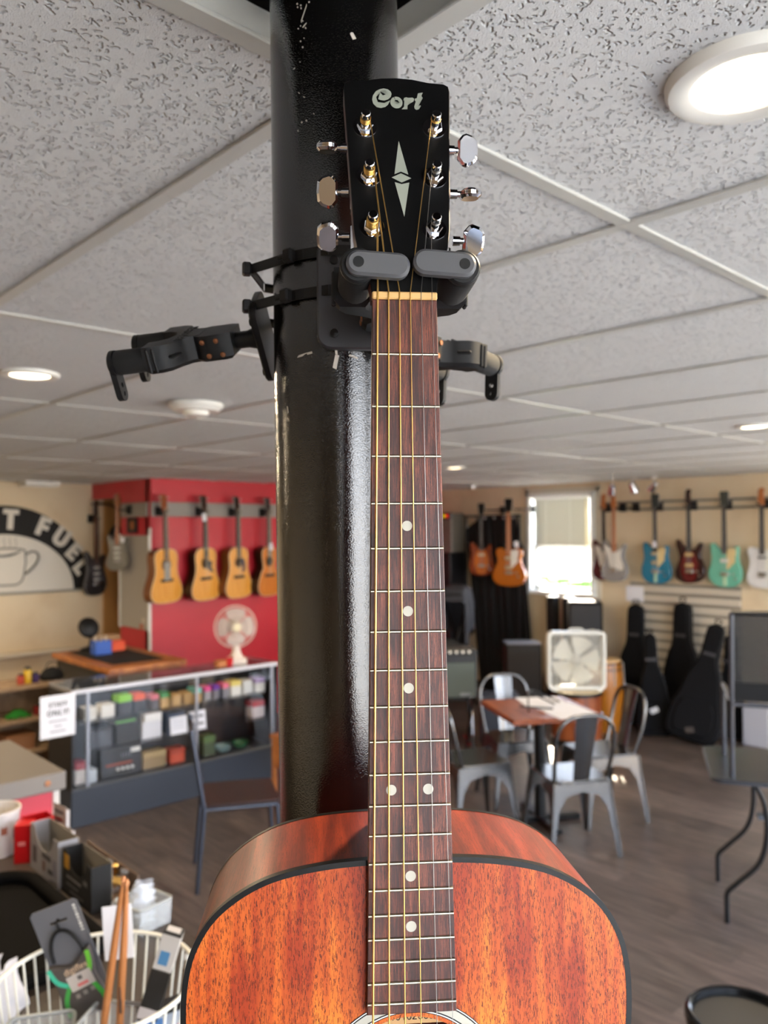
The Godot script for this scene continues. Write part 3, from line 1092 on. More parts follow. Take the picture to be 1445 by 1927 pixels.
	for a in [0.6, 0.3, 0.0, -0.3, -0.6]:
		ho.append(Vector2(0.034 * a / 0.9, 0.1765 - 0.004 * a * a * 2.2))
	for i in range(hh.size() - 1, -1, -1):
		ho.append(Vector2(-hh[i].x, hh[i].y))
	part(g, "headstock", MB.new().extrude(ho, -0.015, -0.0014, hx_, 0.0, true, true, 0.9), mats.mahogany_neck)
	var face = part(g, "headstock_veneer", MB.new().extrude(ho, -0.0014, 0.0, hx_, 0.0005, true, false, 0.9), mats.black_satin, null, "black satin headstock face")
	build_logo(g, hx_)
	# tuners
	var pk := [[-0.0234, 0.132, -1.05], [-0.0216, 0.0913, 0.5], [-0.0203, 0.0506, 1.15], [0.0255, 0.1332, 0.4], [0.0240, 0.0916, -1.1], [0.0218, 0.0501, 0.85]]
	var ky := [0.1215, 0.0845, 0.0485, 0.1225, 0.0855, 0.0475]
	for i in 6:
		var s := -1.0 if i < 3 else 1.0
		var t = part(g, "tuner", MB.new().lathe([Vector2(0.0031, 0.0), Vector2(0.0031, 0.0055), Vector2(0.0025, 0.0075), Vector2(0.0025, 0.0095), Vector2(0.0033, 0.0105), Vector2(0.0033, 0.0135), Vector2(0.0028, 0.0141), Vector2(0.0001, 0.0142)], 20, hx_ * Transform3D(Basis(Vector3.RIGHT, PI / 2), Vector3(pk[i][0], pk[i][1], 0))), mats.chrome)
		part(t, "washer", MB.new().lathe([Vector2(0.0085, 0.0), Vector2(0.0083, 0.0008), Vector2(0.0062, 0.0011), Vector2(0.004, 0.0011)], 28, hx_ * Transform3D(Basis(Vector3.RIGHT, PI / 2), Vector3(pk[i][0], pk[i][1], 0))), mats.chrome)
		part(t, "hex_nut", MB.new().extrude(arc(Vector2.ZERO, 0.0058, 0.2 * i, 0.2 * i + TAU, 6).slice(0, 6), 0.001, 0.0032, hx_ * Transform3D(Basis(), Vector3(pk[i][0], pk[i][1], 0)), 0.0006), mats.chrome)
		var ex := 0.0355
		part(t, "shaft", MB.new().tube([hx_ * Vector3(s * ex, ky[i], -0.0085), hx_ * Vector3(s * (ex + 0.005), ky[i], -0.0085), hx_ * Vector3(s * (ex + 0.0051), ky[i], -0.0085), hx_ * Vector3(s * (ex + 0.0075), ky[i], -0.0085)], [0.0034, 0.0032, 0.0022, 0.0022], 14), mats.chrome)
		part(t, "gear_housing", MB.new().box(hx_ * Vector3(s * 0.024, ky[i] + 0.004, -0.02), Vector3(0.02, 0.026, 0.01), 0.002, hx_.basis), mats.chrome)
		var kp := [Vector2(0, 0.0062), Vector2(0.0032, 0.0102), Vector2(0.006, 0.0113), Vector2(0.0112, 0.0095), Vector2(0.014, 0.0065), Vector2(0.0146, 0.0), Vector2(0.014, -0.0065), Vector2(0.0112, -0.0095), Vector2(0.006, -0.0113), Vector2(0.0032, -0.0102), Vector2(0, -0.0062)]
		var kq := []
		for q in kp:
			kq.append(Vector2(q.x * s, q.y))
		var kx := hx_ * Transform3D(Basis(Vector3.RIGHT, pk[i][2]), Vector3(s * (ex + 0.0073), ky[i], -0.0085))
		part(t, "button", MB.new().extrude(kq, -0.0005, 0.0029, kx, 0.0016, true, false).extrude(kq, -0.0005, 0.0029, kx * Transform3D(Basis(Vector3.RIGHT, PI), Vector3.ZERO), 0.0018, true, false), mats.chrome)
		# string: nut slot, post, coils
		var si: int = [2, 1, 0, 3, 4, 5][i]
		var nx := -0.0178 + si * 0.0356 / 5.0
		var bx := -0.0275 + si * 0.055 / 5.0
		var rr: float = [0.00068, 0.00056, 0.00044, 0.00034, 0.00022, 0.00018][si]
		var sm = mats.bronze if si < 4 else mats.steel
		var post: Vector3 = hx_ * Vector3(pk[i][0] + (0.0031 if i < 3 else -0.0031), pk[i][1] - 0.001, 0.0078)
		part(g, "string", MB.new().tube([post, Vector3(nx, 0.005, 0.0018), Vector3(nx, 0.0, 0.0016), Vector3(lerpf(nx, bx, 0.5), -0.324, 0.0034), Vector3(bx, -0.648, 0.0078), Vector3(bx, -0.658, tz + 0.008)], rr, 8), sm)
		var coil := []
		var turns := 4 if i < 3 else (2 if i == 3 else 4)
		for k in turns * 14 + 1:
			var a := TAU * k / 14.0
			coil.append(hx_ * Vector3(pk[i][0] + cos(a) * (0.0031 + rr * 0.6), pk[i][1] + sin(a) * (0.0031 + rr * 0.6), 0.0095 - k / 14.0 * rr * 2.1))
		part(t, "string_coil", MB.new().tube(coil, rr, 6), sm)

func build_logo(g, hx_: Transform3D) -> void:
	var letters := [
		[[535,415],[480,515],[420,565],[320,592],[225,575],[150,500],[130,410],[150,320],[220,220],[310,170],[400,153],[490,170],[550,215],[570,270],[550,335],[490,390],[400,425],[320,415],[265,395],[290,330],[315,240],[330,280],[370,310],[420,305],[460,275],[465,240],[440,212],[390,203],[320,225],[255,280],[222,350],[222,410],[255,465],[320,490],[400,480],[470,450]],
		[[830,400],[850,350],[900,332],[945,350],[960,370],[1000,340],[1040,335],[1075,365],[1060,415],[1010,450],[970,430],[955,415],[935,450],[920,510],[912,600],[785,605],[840,545],[865,470],[875,410]],
		[[1165,235],[1275,215],[1240,290],[1225,345],[1270,335],[1240,385],[1210,395],[1180,450],[1165,520],[1175,545],[1215,500],[1215,525],[1170,590],[1115,608],[1075,580],[1070,530],[1110,420],[1115,400],[1085,395],[1090,360],[1135,345]]]
	var ring := []
	for k in 31:
		var a := 1.9 - (TAU - 0.12) * k / 30.0
		ring.append([672 + cos(a) * 136, 458 - sin(a) * 130])
	for k in 31:
		var a := 1.9 + 0.12 + (TAU - 0.12) * k / 30.0
		ring.append([680 + cos(a) * 66, 448 - sin(a) * 50])
	letters.insert(1, ring)
	for l in letters:
		var p := []
		for q in l:
			p.append(Vector2((q[0] - 702) * 0.0000318 + 0.0003, (380 - q[1]) * 0.0000390 + 0.1575))
		part(g, "logo_letter", MB.new().extrude(p, 0.0, 0.00015, hx_), mats.logo)
	# spear-shaped inlay in three pieces
	var c := Vector2(0.0007, 0.0909)
	for sp in [[[-8, -266], [52, -24], [0, -44], [-47, -24]], [[-68, 0], [0, -31], [72, 2], [2, 34]], [[-47, 33], [2, 46], [57, 33], [12, 274]]]:
		var p := []
		for q in sp:
			p.append(c + Vector2(q[0] * 0.0000965, -q[1] * 0.000115))
		part(g, "headstock_inlay", MB.new().extrude(p, 0.0, 0.00015, hx_), mats.logo)

# ------------------------------------------------------------------ hangers on the column
func make_hanger(label: String, xf: Transform3D, plate_roll: float, closed: bool, plate_size: Vector2, plate_up := 0.0):
	var h = thing("guitar_hanger", label, "guitar hanger", xf, "guitar hangers strapped to the column")
	var bp = mats.black_plastic
	var XZ := Transform3D(Basis(Vector3.RIGHT, PI / 2), Vector3.ZERO)
	var pb := Basis(Vector3(0, 0, 1), plate_roll)
	var pl = part(h, "wall_plate", MB.new().extrude(rrect(plate_size.x, plate_size.y, 0.012), -0.004, 0.003, Transform3D(pb, Vector3(-0.0125 if closed else 0.0, plate_up, 0)), 0.0015), mats.plate_metal if closed else mats.black_metal)
	for s in [[-0.5, 0.3], [0.5, 0.3], [0.5, -0.36], [-0.5, -0.36]]:
		part(pl, "screw", MB.new().lathe([Vector2(0.004, 0.003), Vector2(0.0035, 0.005), Vector2(0.0001, 0.0056)], 12, Transform3D(pb * Basis(Vector3.RIGHT, PI / 2), pb * Vector3(s[0] * plate_size.x * 0.7, s[1] * plate_size.y, 0) + Vector3(-0.0125 if closed else 0.0, plate_up, 0))), mats.black_metal)
	var dz := 0.0 if not closed else -0.012
	var dy := 0.0 if not closed else 0.018
	part(h, "shaft", MB.new().tube([Vector3(0, 0, 0.001), Vector3(0, dy * 0.3, 0.016), Vector3(0, dy, 0.036)], [0.013, 0.0085, 0.0085], 18), mats.black_metal)
	var o := Vector3(0, dy, dz)
	var b = part(h, "swivel_block", MB.new().extrude([Vector2(-0.020, 0.028), Vector2(0.020, 0.028), Vector2(0.024, 0.036), Vector2(0.024, 0.058), Vector2(0.018, 0.066), Vector2(-0.018, 0.066), Vector2(-0.024, 0.058), Vector2(-0.024, 0.036)], -0.013, 0.013, Transform3D(XZ.basis, o), 0.003), bp)
	for q in [[0.0245, 0.040], [0.0245, 0.054]]:
		for yy in [-0.007, 0.007]:
			for s in [-1.0, 1.0]:
				part(b, "rivet", MB.new().lathe([Vector2(0.0028, 0.0), Vector2(0.0024, 0.0012), Vector2(0.0001, 0.0016)], 12, Transform3D(Basis(Vector3(0, 0, 1), -s * PI / 2), o + Vector3(s * q[0], yy, q[1] + yy * 0.3))), mats.copper_rivet)
	var yk := [Vector2(0.017, 0.060), Vector2(0.0195, 0.070), Vector2(0.028, 0.077), Vector2(0.041, 0.084), Vector2(0.0465, 0.093), Vector2(0.0475, 0.110), Vector2(0.0215, 0.110), Vector2(0.0205, 0.101), Vector2(0.014, 0.092), Vector2(0, 0.088)]
	var yo := yk.duplicate()
	for i in range(yk.size() - 2, -1, -1):
		yo.append(Vector2(-yk[i].x, yk[i].y))
	var y = part(h, "yoke", MB.new().extrude(yo, -0.0135, 0.0135, Transform3D(XZ.basis, o), 0.004), bp)
	part(y, "embossed_name", text("Hercules", 0.010, 0.0008, 700), mats.black_satin, Transform3D(Basis(Vector3(1, 0, 0), -PI / 2) * Basis(Vector3(0, 0, 1), 0.0), o + Vector3(0, 0.0138, 0.078)))
	for s in [-1.0, 1.0]:
		part(y, "ridge", MB.new().box(o + Vector3(s * 0.0475, 0, 0.099), Vector3(0.003, 0.024, 0.003), 0.001).box(o + Vector3(s * 0.0475, 0, 0.105), Vector3(0.003, 0.024, 0.003), 0.001), bp)
		part(y, "keyhole", MB.new().box(o + Vector3(s * 0.0372, 0.001, 0.0815), Vector3(0.014, 0.003, 0.008), 0.001, Basis(Vector3.UP, -s * 0.5)), bp)
		var gx: float = s * 0.0345 + (0.002 if closed else 0.0)
		var g0 := 0.106
		var g1 := 0.142 if not closed else 0.152
		part(h, "foam_grip", MB.new().lathe([Vector2(0.0001, g0), Vector2(0.0118, g0), Vector2(0.0122, g0 + 0.004), Vector2(0.0122, g1 - 0.002), Vector2(0.0112, g1)], 22, Transform3D(Basis(Vector3.RIGHT, PI / 2), o + Vector3(gx, 0, 0))), mats.foam)
		var l := Vector3(gx, 0, g1 + 0.0005) + o
		if closed:
			# the lock swings across the strings
			var e := rrect(0.0415, 0.0165, 0.0081, 6)
			var tl := 0.05 if s < 0 else -0.03
			var lb := Basis(Vector3(0, 0, 1), -0.06)
			part(h, "lock_collar", MB.new().lathe([Vector2(0.0118, 0.0), Vector2(0.0118, 0.003), Vector2(0.0105, 0.0045), Vector2(0.0001, 0.0045)], 24, Transform3D(Basis(Vector3.RIGHT, PI / 2), l)), mats.black_plastic)
			part(h, "lock_bar", MB.new().extrude(e, 0.003, 0.0105, Transform3D(lb, l + lb * Vector3(-s * 0.0128, 0, 0)), 0.0018), mats.grey_rubber, null, "grey rubber lock bar across the strings")
			part(h, "lock_pin", MB.new().extrude(arc(Vector2.ZERO, 0.0036, 0, TAU, 18).slice(0, 18), 0.0, 0.0108, Transform3D(Basis(), l)), mats.black_plastic)
		else:
			# round cap and a drop plate with two bored holes
			var lk = part(h, "lock_bar", MB.new().lathe([Vector2(0.0001, 0.0), Vector2(0.0126, 0.0), Vector2(0.0126, 0.0045), Vector2(0.0105, 0.006), Vector2(0.0001, 0.006)], 22, Transform3D(Basis(Vector3.RIGHT, PI / 2), l)), bp)
			for w in [1.0, -1.0]:
				var hp := [Vector2(0, 0.016), Vector2(0.0078, 0.016)]
				hp.append_array(arc(Vector2(0, -0.0105), 0.0078, 0, -PI / 2, 6))
				hp.append_array(arc(Vector2(0, -0.011), 0.0026, -PI / 2, PI / 2, 6))
				hp.append_array(arc(Vector2(0, -0.002), 0.0026, -PI / 2, PI / 2, 6))
				var hq := []
				for q in hp:
					hq.append(Vector2(q.x * w, q.y))
				part(lk, "drop_plate", MB.new().extrude(hq, 0.0005, 0.0065, Transform3D(Basis(), l + Vector3(0, -0.020, 0))), bp)
	return h

func build_hangers() -> void:
	var hl := Transform3D(Basis(Vector3(-0.6603, -0.4433, 0.6062), Vector3(-0.3947, 0.8916, 0.2220), Vector3(-0.6389, -0.0927, -0.7637)).orthonormalized(), Vector3(0.4183, 2.1224, -0.6079))
	make_hanger("empty black guitar hanger pointing left from the column", hl.scaled_local(Vector3.ONE * 0.91), -0.22, false, Vector2(0.052, 0.082))
	var hr := Transform3D(Basis(Vector3(-0.1756, 0.0170, -0.9843), Vector3(0.0380, 0.9992, 0.0105), Vector3(0.9837, -0.0356, -0.1761)).orthonormalized(), Vector3(0.5344, 2.1299, -0.5654))
	make_hanger("empty black guitar hanger behind the fretboard, right of the column", hr, 0.0, false, Vector2(0.09, 0.1))
	var hc := Transform3D(Basis(Vector3(0.7820, 0, 0.6233), Vector3(0, 1, 0), Vector3(-0.6233, 0, 0.7820)).orthonormalized(), Vector3(0.4571, 2.1, -0.4823))
	make_hanger("black hanger with grey lock bars holding the guitar's headstock", hc, 0.0, true, Vector2(0.095, 0.092), 0.041)
	# cable ties that strap the plates on
	for q in [[2.176, "black cable tie round the column, upper of two", [2.95, 3.75]], [2.143, "black cable tie round the column, lower of two", [3.0, 3.72]]]:
		var a := axis_at(q[0])
		var pts := PackedVector2Array()
		for k in 48:
			var an := TAU * k / 48.0
			pts.append(Vector2(a.x + cos(an) * 0.0600, a.z + sin(an) * 0.0600))
		for w in [[hl, 0.03], [hr, 0.042], [hc, 0.05]]:
			for s in [-1.0, 1.0]:
				var p: Vector3 = w[0].origin + w[0].basis.x * s * w[1]
				pts.append(Vector2(p.x, p.z) + Vector2(w[0].basis.z.x, w[0].basis.z.z) * 0.005)
		var hull := Geometry2D.convex_hull(pts)
		var path := []
		for i in hull.size() - 1:
			for k in 4:
				var p := hull[i].lerp(hull[i + 1], k / 4.0)
				path.append(Vector3(p.x, q[0], p.y))
		var t = thing("cable_tie", q[1], "cable tie", Vector3.ZERO, "cable ties on the column")
		var st := MB.new()
		for i in path.size():
			var p0: Vector3 = path[i]
			var p1: Vector3 = path[(i + 1) % path.size()]
			var m := (p1 - p0).cross(Vector3.UP).normalized()
			if m.dot(p0 - a) < 0.0:
				m = -m
			var u := Vector3(0, 0.0042, 0)
			st.quad(p0 - u + m * 0.0014, p1 - u + m * 0.0014, p1 + u + m * 0.0014, p0 + u + m * 0.0014, m)
			st.quad(p0 + u, p1 + u, p1 + u + m * 0.0014, p0 + u + m * 0.0014, Vector3.UP)
			st.quad(p0 - u, p1 - u, p1 - u + m * 0.0014, p0 - u + m * 0.0014, Vector3.DOWN)
		part(t, "strap", st, mats.black_plastic)
		# heads on the camera side: pick path points by direction
		for an in q[2]:
			var d := Vector2(cos(an), sin(an))
			var best: Vector3 = path[0]
			for p in path:
				if Vector2(p.x - a.x, p.z - a.z).normalized().dot(d) > Vector2(best.x - a.x, best.z - a.z).normalized().dot(d):
					best = p
			var m := (best - a)
			m.y = 0
			m = m.normalized()
			part(t, "head", MB.new().box(best + m * 0.004, Vector3(0.010, 0.011, 0.008), 0.0015, Basis(m.cross(Vector3.UP), Vector3.UP, m)).box(best + m * 0.004 + m.cross(Vector3.UP) * 0.008, Vector3(0.01, 0.004, 0.003), 0.001, Basis(m.cross(Vector3.UP), Vector3.UP, m)), mats.black_plastic)

# ------------------------------------------------------------------ coffee sign on the far wall
func build_sign() -> void:
	var s = thing("coffee_sign", "half-round black and white wall sign with a coffee mug", "sign", Vector3(2.67, 1.34, ZB + 0.012))
	var blackm = paint("0c0a09", 0.7)
	var whitem = paint("d9d4c8", 0.5)
	var o := arc(Vector2.ZERO, 0.875, 0, PI, 48, 0.862)
	part(s, "board", MB.new().extrude(o, -0.01, 0.0), blackm)
	part(s, "inner_panel", MB.new().extrude(arc(Vector2.ZERO, 0.70, 0, PI, 40, 0.575), 0.0, 0.004), whitem)
	part(s, "edge_strip", MB.new().box(Vector3(0, -0.012, 0), Vector3(1.76, 0.026, 0.02), 0.003), paint("8d8a80", 0.5))
	for l in [["T", 4.8, 0.715, 0.185], ["F", 30.0, 0.745, 0.18], ["U", 46.5, 0.775, 0.18], ["E", 60.5, 0.79, 0.17], ["L", 73.0, 0.80, 0.165]]:
		var a := deg_to_rad(l[1])
		part(s, "letter", text(l[0], l[3], 0.004, 900), whitem, Transform3D(Basis(Vector3(0, 0, 1), -a * 0.72), Vector3(sin(a) * l[2], cos(a) * l[2], 0.003)))
	# mug: grey outline under a white fill
	var cup := []
	cup.append_array([Vector2(0.215, 0.41), Vector2(0.222, 0.30), Vector2(0.205, 0.17)])
	cup.append_array(arc(Vector2(0.10, 0.16), 0.10, -0.1, -PI / 2, 6))
	cup.append_array(arc(Vector2(-0.02, 0.16), 0.10, -PI / 2, -PI + 0.1, 6))
	cup.append_array([Vector2(-0.13, 0.17), Vector2(-0.148, 0.30), Vector2(-0.14, 0.41)])
	cup.append_array(arc(Vector2(0.037, 0.41), 0.178, PI, 0, 16, 0.035).slice(1, 16))
	var grey = paint("6f6c66", 0.5)
	part(s, "mug_outline", MB.new().extrude(cup, 0.004, 0.006), grey)
	var inn := Geometry2D.offset_polygon(PackedVector2Array(cup), -0.018)
	if inn.size():
		part(s, "mug", MB.new().extrude(inn[0], 0.006, 0.008), whitem)
	part(s, "coffee", MB.new().extrude(curve([Vector2(-0.12, 0.385), Vector2(-0.02, 0.37), Vector2(0.08, 0.385), Vector2(0.17, 0.41), Vector2(0.12, 0.375), Vector2(0.04, 0.352), Vector2(-0.06, 0.352)], 4, true), 0.008, 0.0095), paint("1c1f1c", 0.4))
	part(s, "mug_handle", MB.new().tube(v3(curve([Vector2(0.21, 0.37), Vector2(0.27, 0.40), Vector2(0.32, 0.385), Vector2(0.335, 0.33), Vector2(0.30, 0.26), Vector2(0.24, 0.20), Vector2(0.205, 0.175)], 5), 0.008), 0.030, 8, true, 0.35), grey)
	part(s, "mug_handle", MB.new().tube(v3(curve([Vector2(0.21, 0.37), Vector2(0.27, 0.40), Vector2(0.32, 0.385), Vector2(0.335, 0.33), Vector2(0.30, 0.26), Vector2(0.24, 0.20), Vector2(0.205, 0.175)], 5), 0.012), 0.017, 8, true, 0.5), paint("a29f96", 0.5))
	for k in [0.0, 0.055, 0.11]:
		part(s, "steam", MB.new().tube(v3(curve([Vector2(k, 0.45), Vector2(k + 0.012, 0.48), Vector2(k, 0.51), Vector2(k + 0.008, 0.545)], 4), 0.005), 0.006, 6, true, 0.4), grey)

# ------------------------------------------------------------------ staff area behind the glass counter
func box_thing(called: String, label: String, cat: String, c: Vector3, s: Vector3, m, lid = null, group := "", turn := 0.0):
	# small carton: body and a lid of its own colour; c is the middle of the base
	var t = thing(called, label, cat, Transform3D(spin(turn), c), group)
	var lh := s.y * 0.35 if lid else s.y * 0.12
	part(t, "body", MB.new().box(Vector3(0, (s.y - lh) / 2, 0), Vector3(s.x, s.y - lh, s.z), 0.003), m)
	part(t, "lid", MB.new().box(Vector3(0, s.y - lh / 2, 0), Vector3(s.x * 1.02, lh, s.z * 1.02), 0.003), lid if lid else m)
	return t

func build_left_back() -> void:
	# tan panel in the alcove
	struct("trim_5", MB.new().box(Vector3(3.86, 1.55, ZB + 0.01), Vector3(0.34, 1.5, 0.02), 0.003), paint("b98a50", 0.6))
	# work bench with black cutting mat
	var b = thing("work_bench", "wooden work bench with a black mat behind the glass counter", "bench", Vector3(2.87, 0, -6.25))
	part(b, "bench_top", MB.new().box(Vector3(0, 0.91, 0), Vector3(0.64, 0.045, 1.1), 0.006), mats.bench_wood)
	part(b, "cabinet", MB.new().box(Vector3(0, 0.44, 0), Vector3(0.58, 0.88, 1.02), 0.005), paint("1b1715", 0.5))
	for k in 3:
		var dr = part(b, "drawer", MB.new().box(Vector3(-0.296, 0.72 - k * 0.25, 0.0), Vector3(0.016, 0.21, 0.9), 0.004), paint("221d1a", 0.5))
		part(dr, "handle", MB.new().tube([Vector3(-0.31, 0.74 - k * 0.25, -0.1), Vector3(-0.325, 0.74 - k * 0.25, -0.09), Vector3(-0.325, 0.74 - k * 0.25, 0.09), Vector3(-0.31, 0.74 - k * 0.25, 0.1)], 0.006, 8), mats.steel)
	solo("cutting_mat", "flat black mat lying on the wooden work bench", "mat", MB.new().extrude(rrect(0.42, 0.85, 0.02), 0, 0.004, Transform3D(Basis(Vector3.RIGHT, -PI / 2), Vector3.ZERO), 0.001), paint("120f0e", 0.8), Vector3(2.86, 0.934, -6.27))
	var bl = thing("blue_bin", "small blue open box on the work bench mat", "box", Vector3(2.80, 0.939, -6.40))
	for q in [[Vector3(0, 0.055, 0.05), Vector3(0.13, 0.11, 0.006)], [Vector3(0, 0.055, -0.05), Vector3(0.13, 0.11, 0.006)], [Vector3(0.065, 0.055, 0), Vector3(0.006, 0.11, 0.1)], [Vector3(-0.065, 0.055, 0), Vector3(0.006, 0.11, 0.1)]]:
		part(bl, "side", MB.new().box(q[0], q[1], 0.002), paint("2b58b0", 0.5))
	part(bl, "bottom", MB.new().box(Vector3(0, 0.003, 0), Vector3(0.13, 0.006, 0.1)), paint("2b58b0", 0.5))
	for k in 3:
		part(bl, "tool_handle", MB.new().tube([Vector3(-0.04 + k * 0.035, 0.01, 0.01 * k), Vector3(-0.045 + k * 0.04, 0.15, 0.01 * k - 0.01)], 0.008, 8), paint("c9b8a0", 0.5))
	box_thing("orange_box", "bright orange box beside the blue bin on the work bench", "box", Vector3(2.985, 0.934, -6.52), Vector3(0.11, 0.085, 0.1), paint("e2521a", 0.5), paint("d9481a", 0.5))
	box_thing("brown_carton", "flat brown carton behind the orange box on the work bench", "box", Vector3(2.99, 0.934, -6.68), Vector3(0.16, 0.12, 0.1), paint("9a7650", 0.7))
	var hp = thing("bench_lamp", "black bench lamp with a round head behind the blue bin", "lamp", Vector3(2.82, 0.934, -6.70))
	part(hp, "base", MB.new().lathe([Vector2(0.07, 0), Vector2(0.07, 0.015), Vector2(0.02, 0.03)], 24), mats.black_metal)
	part(hp, "stem", MB.new().tube(curve([Vector3(0, 0.02, 0), Vector3(0.02, 0.1, 0), Vector3(-0.01, 0.17, 0.02)], 5), 0.008, 8), mats.black_metal)
	part(hp, "head", MB.new().lathe([Vector2(0.0001, 0.03), Vector2(0.05, 0.025), Vector2(0.085, 0.0), Vector2(0.09, -0.015), Vector2(0.0001, -0.012)], 28, Transform3D(Basis(Vector3.RIGHT, 1.2), Vector3(-0.01, 0.20, 0.04))), mats.black_plastic)
	# open shelf unit left of the counter
	var s = thing("shelf_unit", "pale wooden open shelf unit behind the staff-only notice", "shelf", Vector3(2.0, 0, -6.25))
	var pale = mats.pale_wood
	for x in [-0.36, 0.36]:
		for z in [-0.14, 0.14]:
			part(s, "post", MB.new().box(Vector3(x, 0.41, z), Vector3(0.04, 0.82, 0.03), 0.003), pale)
	for y in [0.1, 0.33, 0.56, 0.80]:
		part(s, "shelf_board", MB.new().box(Vector3(0, y, 0), Vector3(0.72, 0.03, 0.3), 0.003), pale)
	part(s, "back_panel", MB.new().box(Vector3(0, 0.42, -0.152), Vector3(0.72, 0.8, 0.008)), pale)
	var gr = thing("green_cloth", "crumpled green cloth on the middle shelf", "cloth", Vector3(2.08, 0.575, -6.2))
	var rows := []
	for i in 9:
		var row := []
		for j in 11:
			var u := i / 8.0 - 0.5
			var v := j / 10.0 - 0.5
			row.append(Vector3(v * 0.17, 0.004 + 0.05 * maxf(0.0, 1.0 - 4.0 * u * u) * maxf(0.0, 1.0 - 4.0 * v * v) + 0.008 * sin(i * 2.3 + j * 1.7), u * 0.1))
		rows.append(row)
	part(gr, "folds", MB.new().sheet(rows, 0.004), paint("1f7a22", 0.85))
	for q in [[2.22, 0.575, "7a1f1c", "dark red jar on the middle shelf beside the green cloth"], [2.10, 0.815, "a8402c", "orange-red jar on top of the pale shelf unit"], [2.15, 0.815, "c9a21c", "yellow jar on top of the pale shelf unit"], [2.205, 0.815, "3c2a58", "purple jar on top of the pale shelf unit"]]:
		var j = thing("jar", q[3], "jar", Vector3(q[0], q[1], -6.2), "small jars on the shelf unit")
		var tall: float = 0.12 if q[2] == "c9a21c" else 0.075
		part(j, "body", MB.new().lathe([Vector2(0.0001, 0), Vector2(0.026, 0.0), Vector2(0.028, 0.01), Vector2(0.028, tall * 0.75), Vector2(0.02, tall * 0.85)], 18), paint(q[2], 0.4))
		part(j, "cap", MB.new().lathe([Vector2(0.021, tall * 0.83), Vector2(0.021, tall), Vector2(0.0001, tall)], 18), paint("2a2624", 0.5))
	var bb = thing("black_pouch", "soft black pouch on the right end of the shelf unit", "pouch", Vector3(2.335, 0.815, -6.22))
	part(bb, "bag", MB.new().lathe([Vector2(0.0001, 0.0), Vector2(0.075, 0.005), Vector2(0.085, 0.03), Vector2(0.06, 0.075), Vector2(0.02, 0.095), Vector2(0.0001, 0.097)], 20, Transform3D(Basis.from_scale(Vector3(1.1, 1, 0.8)), Vector3.ZERO)), mats.black_cloth)
	part(bb, "strap", MB.new().tube(curve([Vector3(-0.05, 0.08, 0), Vector3(-0.03, 0.13, 0.01), Vector3(0.03, 0.13, 0.01), Vector3(0.05, 0.08, 0)], 5), 0.007, 6, true, 0.4), mats.black_cloth)
	box_thing("orange_carton", "worn tan carton on the bottom shelf of the unit", "box", Vector3(2.08, 0.345, -6.22), Vector3(0.2, 0.11, 0.2), paint("8a5c38", 0.7))
	# lower grey counter with a red front
	var c = thing("sales_counter", "grey-topped counter with a red front panel at the left edge", "counter", Vector3(0.69, 0, -3.89))
	part(c, "counter_top", MB.new().box(Vector3(0, 0.86, 0), Vector3(1.4, 0.08, 0.72), 0.006), paint("77706a", 0.45))
	part(c, "front_panel", MB.new().box(Vector3(-0.01, 0.41, 0.3), Vector3(1.34, 0.82, 0.03), 0.003), paint("c03645", 0.45))
	part(c, "side_panel", MB.new().box(Vector3(0.665, 0.41, 0), Vector3(0.03, 0.82, 0.62), 0.003), paint("6a2a30", 0.5))
	part(c, "corner_trim", MB.new().box(Vector3(0.672, 0.41, 0.306), Vector3(0.03, 0.82, 0.03), 0.004), paint("cfc6bd", 0.4))
	part(c, "kick_board", MB.new().box(Vector3(0, 0.05, -0.1), Vector3(1.3, 0.1, 0.5)), mats.plenum)
	part(c, "edge_bolt", MB.new().lathe([Vector2(0.014, 0), Vector2(0.012, 0.004), Vector2(0.0001, 0.005)], 12, Transform3D(Basis(Vector3.RIGHT, PI / 2), Vector3(0.62, 0.86, 0.36))), mats.copper_rivet)
	# black lamp on the alcove wall
	var w = thing("hanging_lamp", "small black hanging lamp in the alcove by the grey electric guitar", "lamp", Vector3(3.77, 1.87, -8.25))
	part(w, "shade", MB.new().lathe([Vector2(0.085, 0.0), Vector2(0.075, 0.05), Vector2(0.04, 0.12), Vector2(0.015, 0.15)], 24), mats.black_metal)
	part(w, "cord", MB.new().tube(curve([Vector3(0, 0.14, 0), Vector3(0.01, 0.25, 0), Vector3(-0.02, 0.33, 0), Vector3(-0.1, 0.36, -0.05), Vector3(-0.22, 0.36, -0.12)], 5), 0.012, 8), mats.black_metal)

